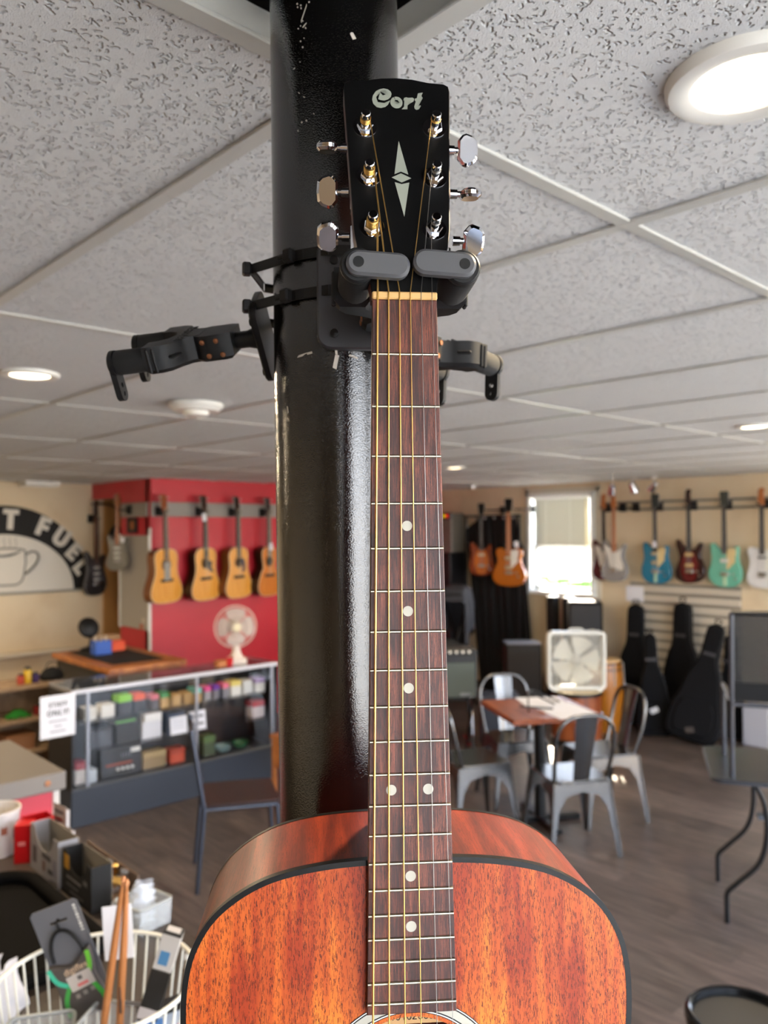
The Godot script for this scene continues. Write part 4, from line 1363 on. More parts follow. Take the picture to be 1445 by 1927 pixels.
# ------------------------------------------------------------------ glass show counter
func build_glass_counter() -> void:
	var x0 := 2.10
	var x1 := 3.74
	var z0 := -5.66
	var z1 := -5.25
	var xm := (x0 + x1) / 2
	var zm := (z0 + z1) / 2
	var c = thing("glass_counter", "long glass display counter with a dark blue base", "display case", Vector3(xm, 0, zm))
	var lx := x1 - x0
	var lz := z1 - z0
	part(c, "base", MB.new().box(Vector3(0, 0.12, 0), Vector3(lx, 0.24, lz), 0.004), paint("2c323d", 0.5))
	part(c, "end_panel", MB.new().box(Vector3(-lx / 2 + 0.006, 0.56, 0), Vector3(0.012, 0.65, lz), 0.002), paint("100d0e", 0.5))
	part(c, "end_panel", MB.new().box(Vector3(lx / 2 - 0.006, 0.56, 0), Vector3(0.012, 0.65, lz), 0.002), paint("100d0e", 0.5))
	part(c, "back_panel", MB.new().box(Vector3(0, 0.56, -lz / 2 + 0.006), Vector3(lx, 0.65, 0.012), 0.002), paint("191a1f", 0.5))
	var al = mat("aluminium", Color(0.62, 0.63, 0.66), 0.35, 0.8)
	part(c, "top_rail", MB.new().box(Vector3(0, 0.886, lz / 2 - 0.008), Vector3(lx, 0.028, 0.02), 0.003), mat("rail_white", Color(0.78, 0.78, 0.8), 0.3, 0.2))
	part(c, "bottom_rail", MB.new().box(Vector3(0, 0.247, lz / 2 - 0.008), Vector3(lx, 0.014, 0.018), 0.002), paint("5a5c5e", 0.4, 0.5))
	for x in [-lx / 2 + 0.11, 0.1, lx / 2 - 0.055]:
		part(c, "upright", MB.new().box(Vector3(x, 0.56, lz / 2 - 0.008), Vector3(0.022, 0.63, 0.018), 0.003), al)
	for e in [-1.0, 1.0]:
		part(c, "end_rail", MB.new().box(Vector3(e * (lx / 2 - 0.008), 0.886, 0), Vector3(0.018, 0.026, lz - 0.02), 0.003), al)
	part(c, "glass_top", MB.new().box(Vector3(0, 0.901, 0), Vector3(lx, 0.006, lz), 0.001), mats.glass)
	part(c, "glass_front", MB.new().box(Vector3(0, 0.56, lz / 2 - 0.004), Vector3(lx - 0.02, 0.62, 0.004)), mats.glass)
	for y in [0.655, 0.455]:
		part(c, "glass_shelf", MB.new().box(Vector3(0, y, -0.02), Vector3(lx - 0.03, 0.006, lz - 0.09), 0.001), mats.glass)
	# small stock: [x, base, width, height, body, lid, z, label]
	var K := "16161a"
	var N := "d8d5cc"
	var T := "b28f5c"
	var top := 0.659
	var mid := 0.459
	var low := 0.241
	var items := [
		[2.277, top, 0.085, 0.085, N, "", "white box at the left end of the top glass shelf"],
		[2.401, top, 0.095, 0.09, N, "", "wide white box, second from the left on the top glass shelf"],
		[2.525, top, 0.10, 0.135, K, "7fbf22", "black box with a lime green lid on the top glass shelf"],
		[2.632, top, 0.085, 0.13, K, "d8501c", "black box with an orange lid on the top glass shelf"],
		[2.751, top, 0.062, 0.108, "5a5658", "d07a86", "grey box with a pale pink lid on the top glass shelf"],
		[2.830, top, 0.068, 0.11, T, "1f7a34", "tan box with a dark green lid on the top glass shelf"],
		[2.920, top, 0.07, 0.085, T, "", "plain tan box left of the middle upright on the top glass shelf"],
		[3.015, top, 0.062, 0.085, T, "", "plain tan box right of the middle upright on the top glass shelf"],
		[3.096, top, 0.068, 0.105, T, "6fb8b0", "tan box with a pale teal lid on the top glass shelf"],
		[3.182, top, 0.055, 0.105, "8a888c", "d24a86", "slim box with a magenta lid on the top glass shelf"],
		[3.256, top, 0.055, 0.108, "77757a", "6a2f92", "slim box with a purple lid on the top glass shelf"],
		[3.340, top, 0.055, 0.108, "6c6e78", "d8627e", "slim box with a rose lid on the top glass shelf"],
		[3.431, top, 0.092, 0.115, N, "d6c36a", "white box with a yellow lid on the top glass shelf"],
		[3.539, top, 0.085, 0.105, "c9c9c4", "", "tall off-white box right of the yellow lid"],
		[3.655, top, 0.09, 0.11, N, "a48cb8", "white box with a lavender lid at the right end"],
		[3.639, mid, 0.115, 0.13, "c7b8b4", "a81e26", "red and white box under the lavender lid"],
		[2.356, mid, 0.15, 0.125, "43464e", "", "dark grey carton at the left of the middle glass shelf"],
		[2.545, mid, 0.18, 0.135, "191a1d", "", "wide black carton on the middle glass shelf"],
		[2.726, mid, 0.15, 0.12, "cfcdd0", "", "white carton with a dark window on the middle glass shelf"],
		[2.726, mid + 0.1202, 0.13, 0.06, "e0dedb", "", "small white carton stacked on the carton with the dark window"],
		[2.920, mid, 0.135, 0.15, "2c4462", "", "blue carton behind the white card on the middle glass shelf"],
		[2.747, low, 0.175, 0.12, "8e7650", "a58c5e", "tan flap carton on the bottom of the glass counter"],
		[2.93, low, 0.12, 0.105, "c0492c", "a83a24", "red-orange carton on the bottom of the glass counter"],
		[3.196, low, 0.10, 0.15, "3c4c34", "4f6a3c", "green carton behind the chair on the bottom of the counter"],
		[2.209, low, 0.07, 0.15, "c9c2bc", "9a2030", "white pack with a red top in the lower left corner"],
		[2.285, low, 0.06, 0.09, "b9c0c4", "", "pale grey pack in the lower left of the glass counter"]]
	for it in items:
		var z := -5.42
		if it[1] == mid + 0.1202 or it[0] == 2.285: z = -5.40
		if it[0] == 2.209: z = -5.42
		box_thing("stock_box", it[6], "box", Vector3(it[0], it[1], z), Vector3(it[2], it[3], 0.10), paint(it[4], 0.55), paint(it[5], 0.55) if it[5] else null, "boxed stock in the glass counter")
	var cd = thing("price_card", "white card leaning before the blue carton in the glass counter", "card", at(2.92, mid, -5.33, 0, -0.12))
	part(cd, "sheet", MB.new().box(Vector3(0, 0.065, 0), Vector3(0.135, 0.125, 0.003), 0.001), mats.white_paper)
	for k in 3:
		part(cd, "print_line", MB.new().box(Vector3(0, 0.1 - k * 0.025, 0.0018), Vector3(0.09, 0.006, 0.0006)), paint("a8acb4", 0.8))
	var pc = thing("price_card", "white price card with two dark lines beside the middle upright", "card", at(3.075, mid, -5.33, 0, -0.12))
	part(pc, "sheet", MB.new().box(Vector3(0, 0.075, 0), Vector3(0.14, 0.14, 0.003), 0.001), mats.white_paper)
	for k in 2:
		part(pc, "print_line", MB.new().box(Vector3(0.0, 0.105 - k * 0.055, 0.0018), Vector3(0.1, 0.018, 0.0006)), paint("6b6b70", 0.8))
	# boxed amplifier with knobs
	var am = thing("pedal_board", "black effects unit with white knobs in the bottom of the counter", "effects pedal", Vector3(2.50, low, -5.45))
	part(am, "body", MB.new().box(Vector3(0, 0.10, 0), Vector3(0.3, 0.2, 0.16), 0.006), paint("141519", 0.45))
	part(am, "orange_stripe", MB.new().box(Vector3(-0.02, 0.085, 0.081), Vector3(0.19, 0.012, 0.002)), paint("a8482c", 0.5))
	part(am, "label_plate", MB.new().box(Vector3(0.1, 0.165, 0.081), Vector3(0.07, 0.03, 0.002)), mats.white_plastic)
	for k in 4:
		part(am, "knob", MB.new().lathe([Vector2(0.011, 0), Vector2(0.01, 0.012), Vector2(0.0001, 0.013)], 14, Transform3D(Basis(Vector3.RIGHT, PI / 2), Vector3(-0.03 + k * 0.035, 0.05, 0.08))), mats.white_plastic)
		part(am, "slider", MB.new().box(Vector3(0.0 + k * 0.02, 0.14, 0.081), Vector3(0.004, 0.03, 0.004)), paint("8a8d94", 0.5))
	for q in [[3.331, "7f9a98", "pale teal glass bowl on the bottom of the counter"], [3.485, "2f6a44", "green glass bowl on the bottom of the counter"]]:
		solo("glass_bowl", q[2], "bowl", MB.new().lathe([Vector2(0.0001, 0.0), Vector2(0.03, 0.002), Vector2(0.055, 0.02), Vector2(0.066, 0.05), Vector2(0.062, 0.05), Vector2(0.05, 0.022), Vector2(0.0001, 0.008)], 24), paint(q[1], 0.2), Vector3(q[0], low, -5.40), "bowls in the glass counter")
	var gs = thing("green_strip_box", "long flat green and black box on the middle shelf cartons", "box", Vector3(2.515, mid + 0.1352, -5.42))
	part(gs, "body", MB.new().box(Vector3(0, 0.014, 0), Vector3(0.21, 0.028, 0.07), 0.002), paint("1c1e1c", 0.5))
	part(gs, "green_label", MB.new().box(Vector3(0.02, 0.015, 0.0355), Vector3(0.15, 0.016, 0.001)), paint("5f9a4a", 0.5))
	# notice on a holder at the end of the counter
	var n = thing("staff_notice", "white STAFF ONLY notice fixed to the end of the glass counter", "notice", Vector3(2.005, 0.755, -5.235))
	part(n, "sheet", MB.new().box(Vector3.ZERO, Vector3(0.225, 0.27, 0.004), 0.001), mats.white_paper)
	part(n, "bracket", MB.new().box(Vector3(0.09, 0.05, -0.01), Vector3(0.05, 0.02, 0.012), 0.002), al)
	part(n, "headline", text("STAFF", 0.032, 0.0006, 700), mats.ink, Vector3(0.0, 0.075, 0.0025))
	part(n, "headline", text("ONLY!", 0.036, 0.0006, 700), mats.ink, Vector3(0.0, 0.022, 0.0025))
	for k in 3:
		part(n, "small_line", MB.new().box(Vector3(0, -0.03 - k * 0.033, 0.0025), Vector3([0.12, 0.05, 0.1][k], 0.008, 0.0008)), paint("9a9aa2", 0.8))
	# on top of the counter
	var f = thing("desk_fan", "white desk fan with a round cage on the glass counter", "fan", Transform3D(spin(-0.35), Vector3(3.47, 0.904, -5.43)))
	var wp = mat("fan_plastic", Color(0.86, 0.80, 0.74), 0.4)
	part(f, "base", MB.new().extrude(rrect(0.15, 0.14, 0.03), 0, 0.045, Transform3D(Basis(Vector3.RIGHT, -PI / 2), Vector3.ZERO), 0.012), wp)
	part(f, "neck", MB.new().lathe([Vector2(0.055, 0.04), Vector2(0.035, 0.08), Vector2(0.022, 0.14), Vector2(0.02, 0.17)], 20), wp)
	var head := Transform3D(Basis(Vector3.RIGHT, PI / 2), Vector3(-0.01, 0.285, 0.03))
	part(f, "motor", MB.new().lathe([Vector2(0.0001, -0.12), Vector2(0.045, -0.11), Vector2(0.055, -0.08), Vector2(0.05, -0.03)], 24, head), wp)
	var hub = part(f, "fan_hub", MB.new().lathe([Vector2(0.035, -0.02), Vector2(0.033, 0.015), Vector2(0.0001, 0.02)], 20, head), paint("cbbd98", 0.4))
	var blade := mat("fan_blade", Color(0.80, 0.74, 0.70, 0.7), 0.3)
	blade.transparency = BaseMaterial3D.TRANSPARENCY_ALPHA
	for k in 4:
		var rw := []
		for i in 7:
			var rr := 0.03 + 0.115 * i / 6.0
			var row := []
			for j in 6:
				var a := TAU * k / 4.0 + (j / 5.0 - 0.5) * (0.7 + 0.7 * sin(PI * i / 7.0))
				row.append(head * Vector3(cos(a) * rr, (j / 5.0 - 0.5) * 0.03, sin(a) * rr))
			rw.append(row)
		part(f, "blade", MB.new().sheet(rw, 0.002), blade)
	var cage := MB.new()
	for k in 48:
		var a := TAU * k / 48.0
		var d := Vector3(cos(a), 0, sin(a))
		cage.tube([head * (d * 0.03 + Vector3(0, 0.05, 0)), head * (d * 0.1 + Vector3(0, 0.046, 0)), head * (d * 0.155 + Vector3(0, 0.02, 0)), head * (d * 0.165 + Vector3(0, -0.01, 0)), head * (d * 0.155 + Vector3(0, -0.04, 0)), head * (d * 0.05 + Vector3(0, -0.06, 0))], 0.0013, 4, false)
	for rr in [[0.165, -0.01, 0.004], [0.1, 0.047, 0.002]]:
		var ringp := []
		for k in 40:
			ringp.append(head * Vector3(cos(TAU * k / 40.0) * rr[0], rr[1], sin(TAU * k / 40.0) * rr[0]))
		cage.tube(ringp, rr[2], 6, false, 1.0, true)
	part(f, "cage", cage, wp)
	part(f, "badge", MB.new().lathe([Vector2(0.034, 0.048), Vector2(0.032, 0.053), Vector2(0.0001, 0.055)], 20, head), paint("d6c9a2", 0.4))
	box_thing("wooden_box", "small wooden box on the glass counter left of the fan", "box", Vector3(3.285, 0.904, -5.36), Vector3(0.075, 0.05, 0.06), paint("b06a34", 0.5))
	var cup = solo("red_cup", "small red cup on the glass counter beside the fan", "cup", MB.new().lathe([Vector2(0.0001, 0.0), Vector2(0.026, 0.0), Vector2(0.034, 0.06), Vector2(0.031, 0.06), Vector2(0.024, 0.005), Vector2(0.0001, 0.005)], 20), paint("c01018", 0.4), Vector3(3.355, 0.904, -5.35))

# ------------------------------------------------------------------ guitars on the walls
func outline_of(kind: String) -> Array:
	if kind == "strat":
		return curve([Vector2(-0.03, -0.445), Vector2(-0.07, -0.42), Vector2(-0.118, -0.362), Vector2(-0.146, -0.365), Vector2(-0.15, -0.42), Vector2(-0.13, -0.49), Vector2(-0.118, -0.56), Vector2(-0.14, -0.64), Vector2(-0.162, -0.71), Vector2(-0.148, -0.78), Vector2(-0.09, -0.822), Vector2(0.0, -0.828), Vector2(0.09, -0.812), Vector2(0.15, -0.76), Vector2(0.164, -0.69), Vector2(0.146, -0.62), Vector2(0.12, -0.55), Vector2(0.124, -0.49), Vector2(0.146, -0.43), Vector2(0.138, -0.397), Vector2(0.108, -0.405), Vector2(0.07, -0.45), Vector2(0.03, -0.46)], 3, true)
	if kind == "double":
		return curve([Vector2(-0.03, -0.46), Vector2(-0.075, -0.425), Vector2(-0.118, -0.378), Vector2(-0.15, -0.395), Vector2(-0.15, -0.46), Vector2(-0.14, -0.53), Vector2(-0.152, -0.60), Vector2(-0.174, -0.68), Vector2(-0.162, -0.765), Vector2(-0.1, -0.822), Vector2(0, -0.836), Vector2(0.1, -0.822), Vector2(0.162, -0.765), Vector2(0.174, -0.68), Vector2(0.152, -0.60), Vector2(0.136, -0.53), Vector2(0.142, -0.46), Vector2(0.134, -0.412), Vector2(0.104, -0.415), Vector2(0.07, -0.455), Vector2(0.03, -0.47)], 3, true)
	if kind == "tele":
		return curve([Vector2(-0.03, -0.44), Vector2(-0.09, -0.415), Vector2(-0.135, -0.42), Vector2(-0.15, -0.47), Vector2(-0.128, -0.55), Vector2(-0.14, -0.63), Vector2(-0.162, -0.71), Vector2(-0.148, -0.78), Vector2(-0.09, -0.82), Vector2(0, -0.828), Vector2(0.09, -0.82), Vector2(0.148, -0.78), Vector2(0.162, -0.71), Vector2(0.142, -0.63), Vector2(0.122, -0.55), Vector2(0.138, -0.475), Vector2(0.128, -0.43), Vector2(0.098, -0.43), Vector2(0.06, -0.46), Vector2(0.03, -0.465)], 3, true)
	# semi-hollow
	return curve(mirrored([Vector2(0, -0.445), Vector2(0.03, -0.44), Vector2(0.065, -0.425), Vector2(0.11, -0.412), Vector2(0.15, -0.435), Vector2(0.155, -0.49), Vector2(0.138, -0.545), Vector2(0.152, -0.61), Vector2(0.19, -0.69), Vector2(0.196, -0.765), Vector2(0.15, -0.83), Vector2(0.07, -0.855), Vector2(0, -0.858)]), 3, true)

func electric(label: String, xf: Transform3D, kind: String, body, guard, neck, board, head, opt := {}) -> Node3D:
	var g = thing("electric_guitar", label, "guitar", xf, "electric guitars on the walls")
	var o := outline_of(kind)
	var th: float = opt.get("thick", 0.044)
	part(g, "body", MB.new().extrude(o, -th, 0.0, Transform3D(), 0.006), body)
	if opt.has("centre"):
		part(g, "centre_panel", MB.new().extrude(curve([Vector2(0, -0.47), Vector2(0.07, -0.52), Vector2(0.10, -0.66), Vector2(0.06, -0.79), Vector2(0, -0.81), Vector2(-0.06, -0.79), Vector2(-0.10, -0.66), Vector2(-0.07, -0.52)], 4, true), 0.0, 0.0012), opt.centre)
	if guard:
		var gp := []
		if opt.get("guard", "strat") == "strat":
			gp = curve([Vector2(-0.03, -0.45), Vector2(-0.09, -0.42), Vector2(-0.115, -0.41), Vector2(-0.112, -0.48), Vector2(-0.075, -0.56), Vector2(-0.05, -0.66), Vector2(0.02, -0.67), Vector2(0.10, -0.70), Vector2(0.115, -0.64), Vector2(0.085, -0.56), Vector2(0.09, -0.49), Vector2(0.10, -0.44), Vector2(0.06, -0.47), Vector2(0.03, -0.475)], 3, true)
		else:
			gp = [Vector2(0.022, -0.445), Vector2(0.118, -0.43), Vector2(0.118, -0.49), Vector2(0.105, -0.53), Vector2(0.11, -0.57), Vector2(0.03, -0.655), Vector2(0.022, -0.64)]
		part(g, "pickguard", MB.new().extrude(gp, 0.0, 0.003), guard)
	part(g, "neck", MB.new().tube([Vector3(0, 0.01, -0.012), Vector3(0, -0.46, -0.012)], [0.021, 0.027], 12, true, 0.55), neck)
	part(g, "fretboard", MB.new().extrude([Vector2(-0.021, 0), Vector2(0.021, 0), Vector2(0.028, -0.49), Vector2(-0.028, -0.49)], -0.002, 0.008), board)
	if opt.get("head", "six") == "six":
		part(g, "headstock", MB.new().extrude(curve([Vector2(-0.02, 0.0), Vector2(-0.026, 0.03), Vector2(-0.04, 0.05), Vector2(-0.036, 0.1), Vector2(-0.03, 0.165), Vector2(-0.005, 0.185), Vector2(0.025, 0.175), Vector2(0.026, 0.15), Vector2(0.018, 0.13), Vector2(0.025, 0.05), Vector2(0.021, 0.0)], 3, true), -0.016, -0.002, Transform3D(), 0.001), head)
	else:
		part(g, "headstock", MB.new().extrude(curve([Vector2(-0.021, 0.0), Vector2(-0.035, 0.03), Vector2(-0.042, 0.09), Vector2(-0.045, 0.15), Vector2(-0.02, 0.165), Vector2(0, 0.158), Vector2(0.02, 0.165), Vector2(0.045, 0.15), Vector2(0.042, 0.09), Vector2(0.035, 0.03), Vector2(0.021, 0.0)], 3, true), -0.016, -0.002, Transform3D(), 0.001), head)
	for i in 6:
		var p := Vector3(-0.042, 0.045 + i * 0.022, -0.009)
		if opt.get("head", "six") != "six":
			p = Vector3(0.05 * (-1.0 if i < 3 else 1.0), 0.045 + (i % 3) * 0.04, -0.009)
		part(g, "tuner", MB.new().lathe([Vector2(0.0001, -0.008), Vector2(0.006, -0.006), Vector2(0.0065, 0.004), Vector2(0.0001, 0.008)], 8, Transform3D(Basis(), p)), mats.steel)
	var pu = opt.get("pickups", [-0.53, -0.595, -0.655])
	for y in pu:
		part(g, "pickup", MB.new().extrude(rrect(0.085, opt.get("pickup_h", 0.022), 0.008, 3), 0.0, 0.011, Transform3D(Basis(), Vector3(0, y, 0)), 0.002), opt.get("pickup_mat", mats.white_plastic))
	part(g, "bridge", MB.new().box(Vector3(0, -0.70, 0.006), Vector3(0.085, 0.035, 0.012), 0.003), mats.steel)
	if opt.has("tail"):
		part(g, "tailpiece", MB.new().box(Vector3(0, -0.765, 0.003), Vector3(0.035, 0.11, 0.006), 0.002), opt.tail)
	for q in [[0.09, -0.70], [0.115, -0.745]]:
		part(g, "knob", MB.new().lathe([Vector2(0.012, 0.0), Vector2(0.011, 0.014), Vector2(0.0001, 0.015)], 14, Transform3D(Basis(Vector3.RIGHT, PI / 2), Vector3(q[0], q[1], 0))), opt.get("knob_mat", mats.steel))
	var st := MB.new()
	for i in 6:
		var u := i / 5.0 - 0.5
		part(g, "string", MB.new().tube([Vector3(u * 0.034, 0.02, 0.006), Vector3(u * 0.034, 0.0, 0.0095), Vector3(u * 0.054, -0.69, 0.015)], 0.0006, 4), mats.steel)
	if opt.has("tag"):
		part(g, "price_tag", MB.new().extrude(rrect(0.05, 0.07, 0.006), 0.012, 0.0135, Transform3D(Basis(Vector3(0, 0, 1), 0.2), Vector3(opt.tag[0], opt.tag[1], 0.004))), mats.white_paper)
	return g

func wall_hanger(label: String, xf: Transform3D, reach := 0.12) -> void:
	var h = thing("wall_hanger", label, "guitar hanger", xf, "black guitar hangers on the wall rails")
	part(h, "mount", MB.new().box(Vector3(0, 0, 0.014), Vector3(0.075, 0.085, 0.028), 0.005), mats.black_plastic)
	part(h, "arm", MB.new().tube([Vector3(0, 0.0, 0.025), Vector3(0, -0.005, reach - 0.02)], 0.009, 10), mats.black_plastic)
	for s in [-1.0, 1.0]:
		part(h, "fork", MB.new().tube(curve([Vector3(0, -0.005, reach - 0.02), Vector3(s * 0.025, -0.005, reach - 0.012), Vector3(s * 0.036, -0.003, reach + 0.012), Vector3(s * 0.036, 0.004, reach + 0.04)], 4), 0.007, 8), mats.black_plastic)

func acoustic(label: String, xf: Transform3D, top, side, neck, opt := {}) -> void:
	var g = thing("wall_acoustic_guitar", label, "guitar", xf, "acoustic guitars on the red wall")
	var sx: float = opt.get("sx", 1.0)
	var half := []
	for q in body_half():
		half.append(Vector2(q.x * sx * (1.0 if q.y < -0.6 else opt.get("upper", 1.0)), q.y))
	if opt.has("waist"):
		for i in half.size():
			var w := exp(-pow((half[i].y + 0.565) / 0.07, 2.0))
			half[i].x *= 1.0 - opt.waist * w
	var o := mirrored(half)
	var sc := Vector2(0, -0.5057)
	part(g, "sides", MB.new().extrude(o, -0.11, -0.008, Transform3D(), 0.0, false, true), side)
	for s in [1.0, -1.0]:
		var hp := []
		for q in half:
			hp.append(Vector2(q.x * s, q.y))
		for q in arc(sc, 0.05, -PI / 2, PI / 2, 16):
			hp.append(Vector2(q.x * s, q.y))
		part(g, "top", MB.new().extrude(hp, -0.010, -0.0065), top)
	part(g, "binding", rim(MB.new(), o, 0.004, -0.013, -0.0062, 0.0006), opt.get("binding", paint("d9c9a4", 0.4)))
	part(g, "rosette", annulus(0.052, 0.06, -0.0058, sc, 32), paint("4a2c18", 0.5))
	part(g, "bridge", MB.new().extrude(rrect(0.15, 0.03, 0.008), -0.0065, 0.003, Transform3D(Basis(), Vector3(0, -0.655, 0)), 0.002), mats.dark_neck)
	part(g, "fretboard", MB.new().extrude([Vector2(-0.022, 0), Vector2(0.022, 0), Vector2(0.029, -0.45), Vector2(-0.029, -0.45)], -0.006, 0.0), neck)
	part(g, "neck", MB.new().tube([Vector3(0, 0.01, -0.014), Vector3(0, -0.36, -0.016)], [0.021, 0.027], 12, true, 0.6), opt.get("neck_back", mats.guitar_side))
	part(g, "headstock", MB.new().extrude(curve([Vector2(-0.022, 0.0), Vector2(-0.033, 0.03), Vector2(-0.037, 0.1), Vector2(-0.040, 0.15), Vector2(0, 0.156), Vector2(0.040, 0.15), Vector2(0.037, 0.1), Vector2(0.033, 0.03), Vector2(0.022, 0.0)], 3, true), -0.018, -0.003, Transform3D(Basis(Vector3.RIGHT, -0.2), Vector3.ZERO), 0.001), opt.get("head", mats.table_wood))
	for i in 6:
		part(g, "tuner", MB.new().lathe([Vector2(0.0001, -0.009), Vector2(0.007, -0.006), Vector2(0.007, 0.006), Vector2(0.0001, 0.009)], 8, Transform3D(Basis(), Vector3(0.05 * (-1.0 if i < 3 else 1.0), 0.04 + (i % 3) * 0.042, -0.02))), mats.steel)
	if opt.has("guard"):
		part(g, "pickguard", MB.new().extrude(curve(opt.guard, 4, true), -0.0065, -0.005), opt.get("guard_mat", paint("15110f", 0.3)))
	if opt.has("slip"):
		part(g, "paper_slip", MB.new().box(Vector3(0, -0.57, 0.004), Vector3(0.075, 0.17, 0.003), 0.001), opt.slip)
	if opt.has("blocks"):
		for k in [1, 3, 5, 7, 9, 12, 15]:
			part(g, "block_inlay", MB.new().box(Vector3(0, -(fret(k) + fret(k - 1)) / 2, 0.0002), Vector3(0.026, 0.012, 0.0012)), mats.pearl)
	for i in 6:
		var u := i / 5.0 - 0.5
		part(g, "string", MB.new().tube([Vector3(u * 0.036, 0.03, -0.002), Vector3(u * 0.036, 0.0, 0.003), Vector3(u * 0.055, -0.648, 0.007)], 0.0006, 4), mats.nickel)
	if opt.has("tag"):
		part(g, "price_tag", MB.new().extrude(rrect(0.055, 0.075, 0.006), 0.004, 0.0055, Transform3D(Basis(Vector3(0, 0, 1), 0.15), Vector3(opt.tag[0], opt.tag[1], 0.004))), mats.white_paper)

func build_wall_guitars() -> void:
	var ty := 2.132
	var rz := -6.90
	acoustic("natural spruce acoustic guitar nearest the red corner, grey slip over its strings", at(3.64, ty, rz, 0.28, 0, 0.03), mats.spruce, mats.pale_side, mat("brown_neck", Color(0.36, 0.19, 0.10), 0.5), {"slip": paint("8d8a86", 0.6)})
	acoustic("natural acoustic guitar with a spiky black pickguard and block inlays", at(4.065, ty, rz, 0.28, 0, 0.02), mats.spruce, mats.guitar_side, mats.dark_neck, {"guard": [Vector2(0.045, -0.49), Vector2(0.085, -0.50), Vector2(0.075, -0.55), Vector2(0.11, -0.60), Vector2(0.05, -0.585), Vector2(0.03, -0.565)], "blocks": 1, "tag": [-0.03, -0.06], "head": paint("3a2418", 0.4)})
	acoustic("natural acoustic guitar with a teardrop pickguard, third on the red wall", at(4.44, ty, rz, 0.28, 0, 0.02), mats.spruce, mats.pale_side, mats.dark_neck, {"guard": [Vector2(0.04, -0.475), Vector2(0.075, -0.48), Vector2(0.095, -0.54), Vector2(0.085, -0.60), Vector2(0.05, -0.61), Vector2(0.055, -0.55)], "guard_mat": paint("2a2440", 0.3), "head": paint("2e1c14", 0.4)})
	acoustic("small orange acoustic guitar half hidden behind the column", at(4.815, ty, rz, 0.28, 0, 0.01), mats.amber_spruce, mats.guitar_side, paint("6e6258", 0.5), {"sx": 0.9, "upper": 0.9, "waist": 0.13, "tag": [0.01, -0.36], "head": paint("2a2220", 0.4)})
	var hang := ["first, by the corner", "second", "third", "fourth, by the column"]
	var hxs := [3.64, 4.065, 4.44, 4.815]
	for i in 4:
		wall_hanger("black hanger on the grey rail of the red wall, " + hang[i], at(hxs[i] - 0.01, 2.128, ZR + 0.024), 0.085)
	# electric guitars on the right wall, seen from the room
	var R := -PI / 2
	var ey := 2.142
	var sc := Basis.from_scale(Vector3.ONE * 0.90)
	var white = mats.white_plastic
	var put := func(x: float, y: float, z: float, tilt := 0.0, turn := 0.0) -> Transform3D:
		return Transform3D(Basis.from_euler(Vector3(0, R + turn, tilt), EULER_ORDER_YXZ) * sc, Vector3(x, y, z))
	electric("dark red electric guitar with a white pickguard, next to the window", put.call(7.455, ey, -4.60), "strat", paint("4a0e1c", 0.25), white, mats.dark_neck, mats.dark_neck, mats.maple_neck)
	electric("silver-grey electric guitar with a white pickguard and maple neck", put.call(7.36, ey, -4.425), "strat", paint("8d8c8c", 0.25), white, mats.maple_neck, mats.maple_neck, mats.maple_neck)
	electric("teal blue electric guitar with a cream pickguard and pale stripe", put.call(7.44, ey, -4.01), "double", paint("0d6f90", 0.22), paint("d9c28c", 0.4), mats.dark_neck, mats.dark_neck, paint("1d2a2c", 0.3), {"guard": "half", "head": "three", "pickups": [-0.50, -0.60], "pickup_h": 0.036, "pickup_mat": mats.nickel, "tail": paint("a9d0b8", 0.35), "tag": [0.0, -0.40]})
	electric("dark cherry electric guitar with cream pickups, between blue and green ones", put.call(7.44, ey + 0.015, -3.66), "strat", paint("2a060c", 0.18), null, mats.dark_neck, mats.dark_neck, paint("2a0a0c", 0.25), {"pickups": [-0.52, -0.635], "pickup_h": 0.038, "pickup_mat": paint("c9a56a", 0.4), "centre": paint("5a0c12", 0.18)})
	electric("mint green electric guitar with a cream pickguard", put.call(7.44, ey, -3.315), "double", paint("6bb59c", 0.22), paint("d9c28c", 0.4), mats.dark_neck, mats.dark_neck, paint("1f2a28", 0.3), {"guard": "half", "head": "three", "pickups": [-0.56], "pickup_h": 0.036, "pickup_mat": white, "tail": paint("b9d8b4", 0.35)})
	electric("white electric guitar at the right edge of the picture", put.call(7.44, ey, -2.972), "tele", paint("d9d8d6", 0.25), white, mats.dark_neck, mats.dark_neck, mats.maple_neck, {"guard": "half", "pickups": [-0.52, -0.68], "pickup_mat": paint("2a2828", 0.3)})
	for q in [[-4.595, "behind the dark red guitar"], [-4.27, "spare, between the silver and blue guitars"], [-4.01, "behind the teal blue guitar"], [-3.66, "behind the dark cherry guitar"], [-3.315, "behind the mint green guitar"], [-2.972, "behind the white guitar"], [-4.42, "behind the silver-grey guitar"]]:
		wall_hanger("black hanger on the right wall " + q[1], Transform3D(spin(R), Vector3(7.545, 2.16, q[0] + 0.0)), 0.075 if q[0] != -4.42 else 0.15)
	# two thin rails along the right wall
	for y in [2.215, 2.137]:
		solo("hanging_rail", "thin grey rail along the right wall, %s of two" % ("upper" if y > 2.2 else "lower"), "rail", MB.new().box(Vector3(0, 0, 0), Vector3(0.022, 0.02, 1.9), 0.003), paint("6f6a64", 0.4), Vector3(7.557, y, -3.72), "hanging rails of the right wall")
	# slat wall below
	var s = thing("slat_wall", "pale slatted wall panel below the electric guitars", "slat wall", Vector3(7.562, 0, -3.79))
	part(s, "backing", MB.new().box(Vector3(0.003, 0.86, 0), Vector3(0.006, 1.06, 1.14)), paint("8c8478", 0.7))
	for k in 11:
		part(s, "slat", MB.new().box(Vector3(-0.008, 0.39 + k * 0.094, 0), Vector3(0.016, 0.062, 1.14), 0.004), paint("c9bfae", 0.5))
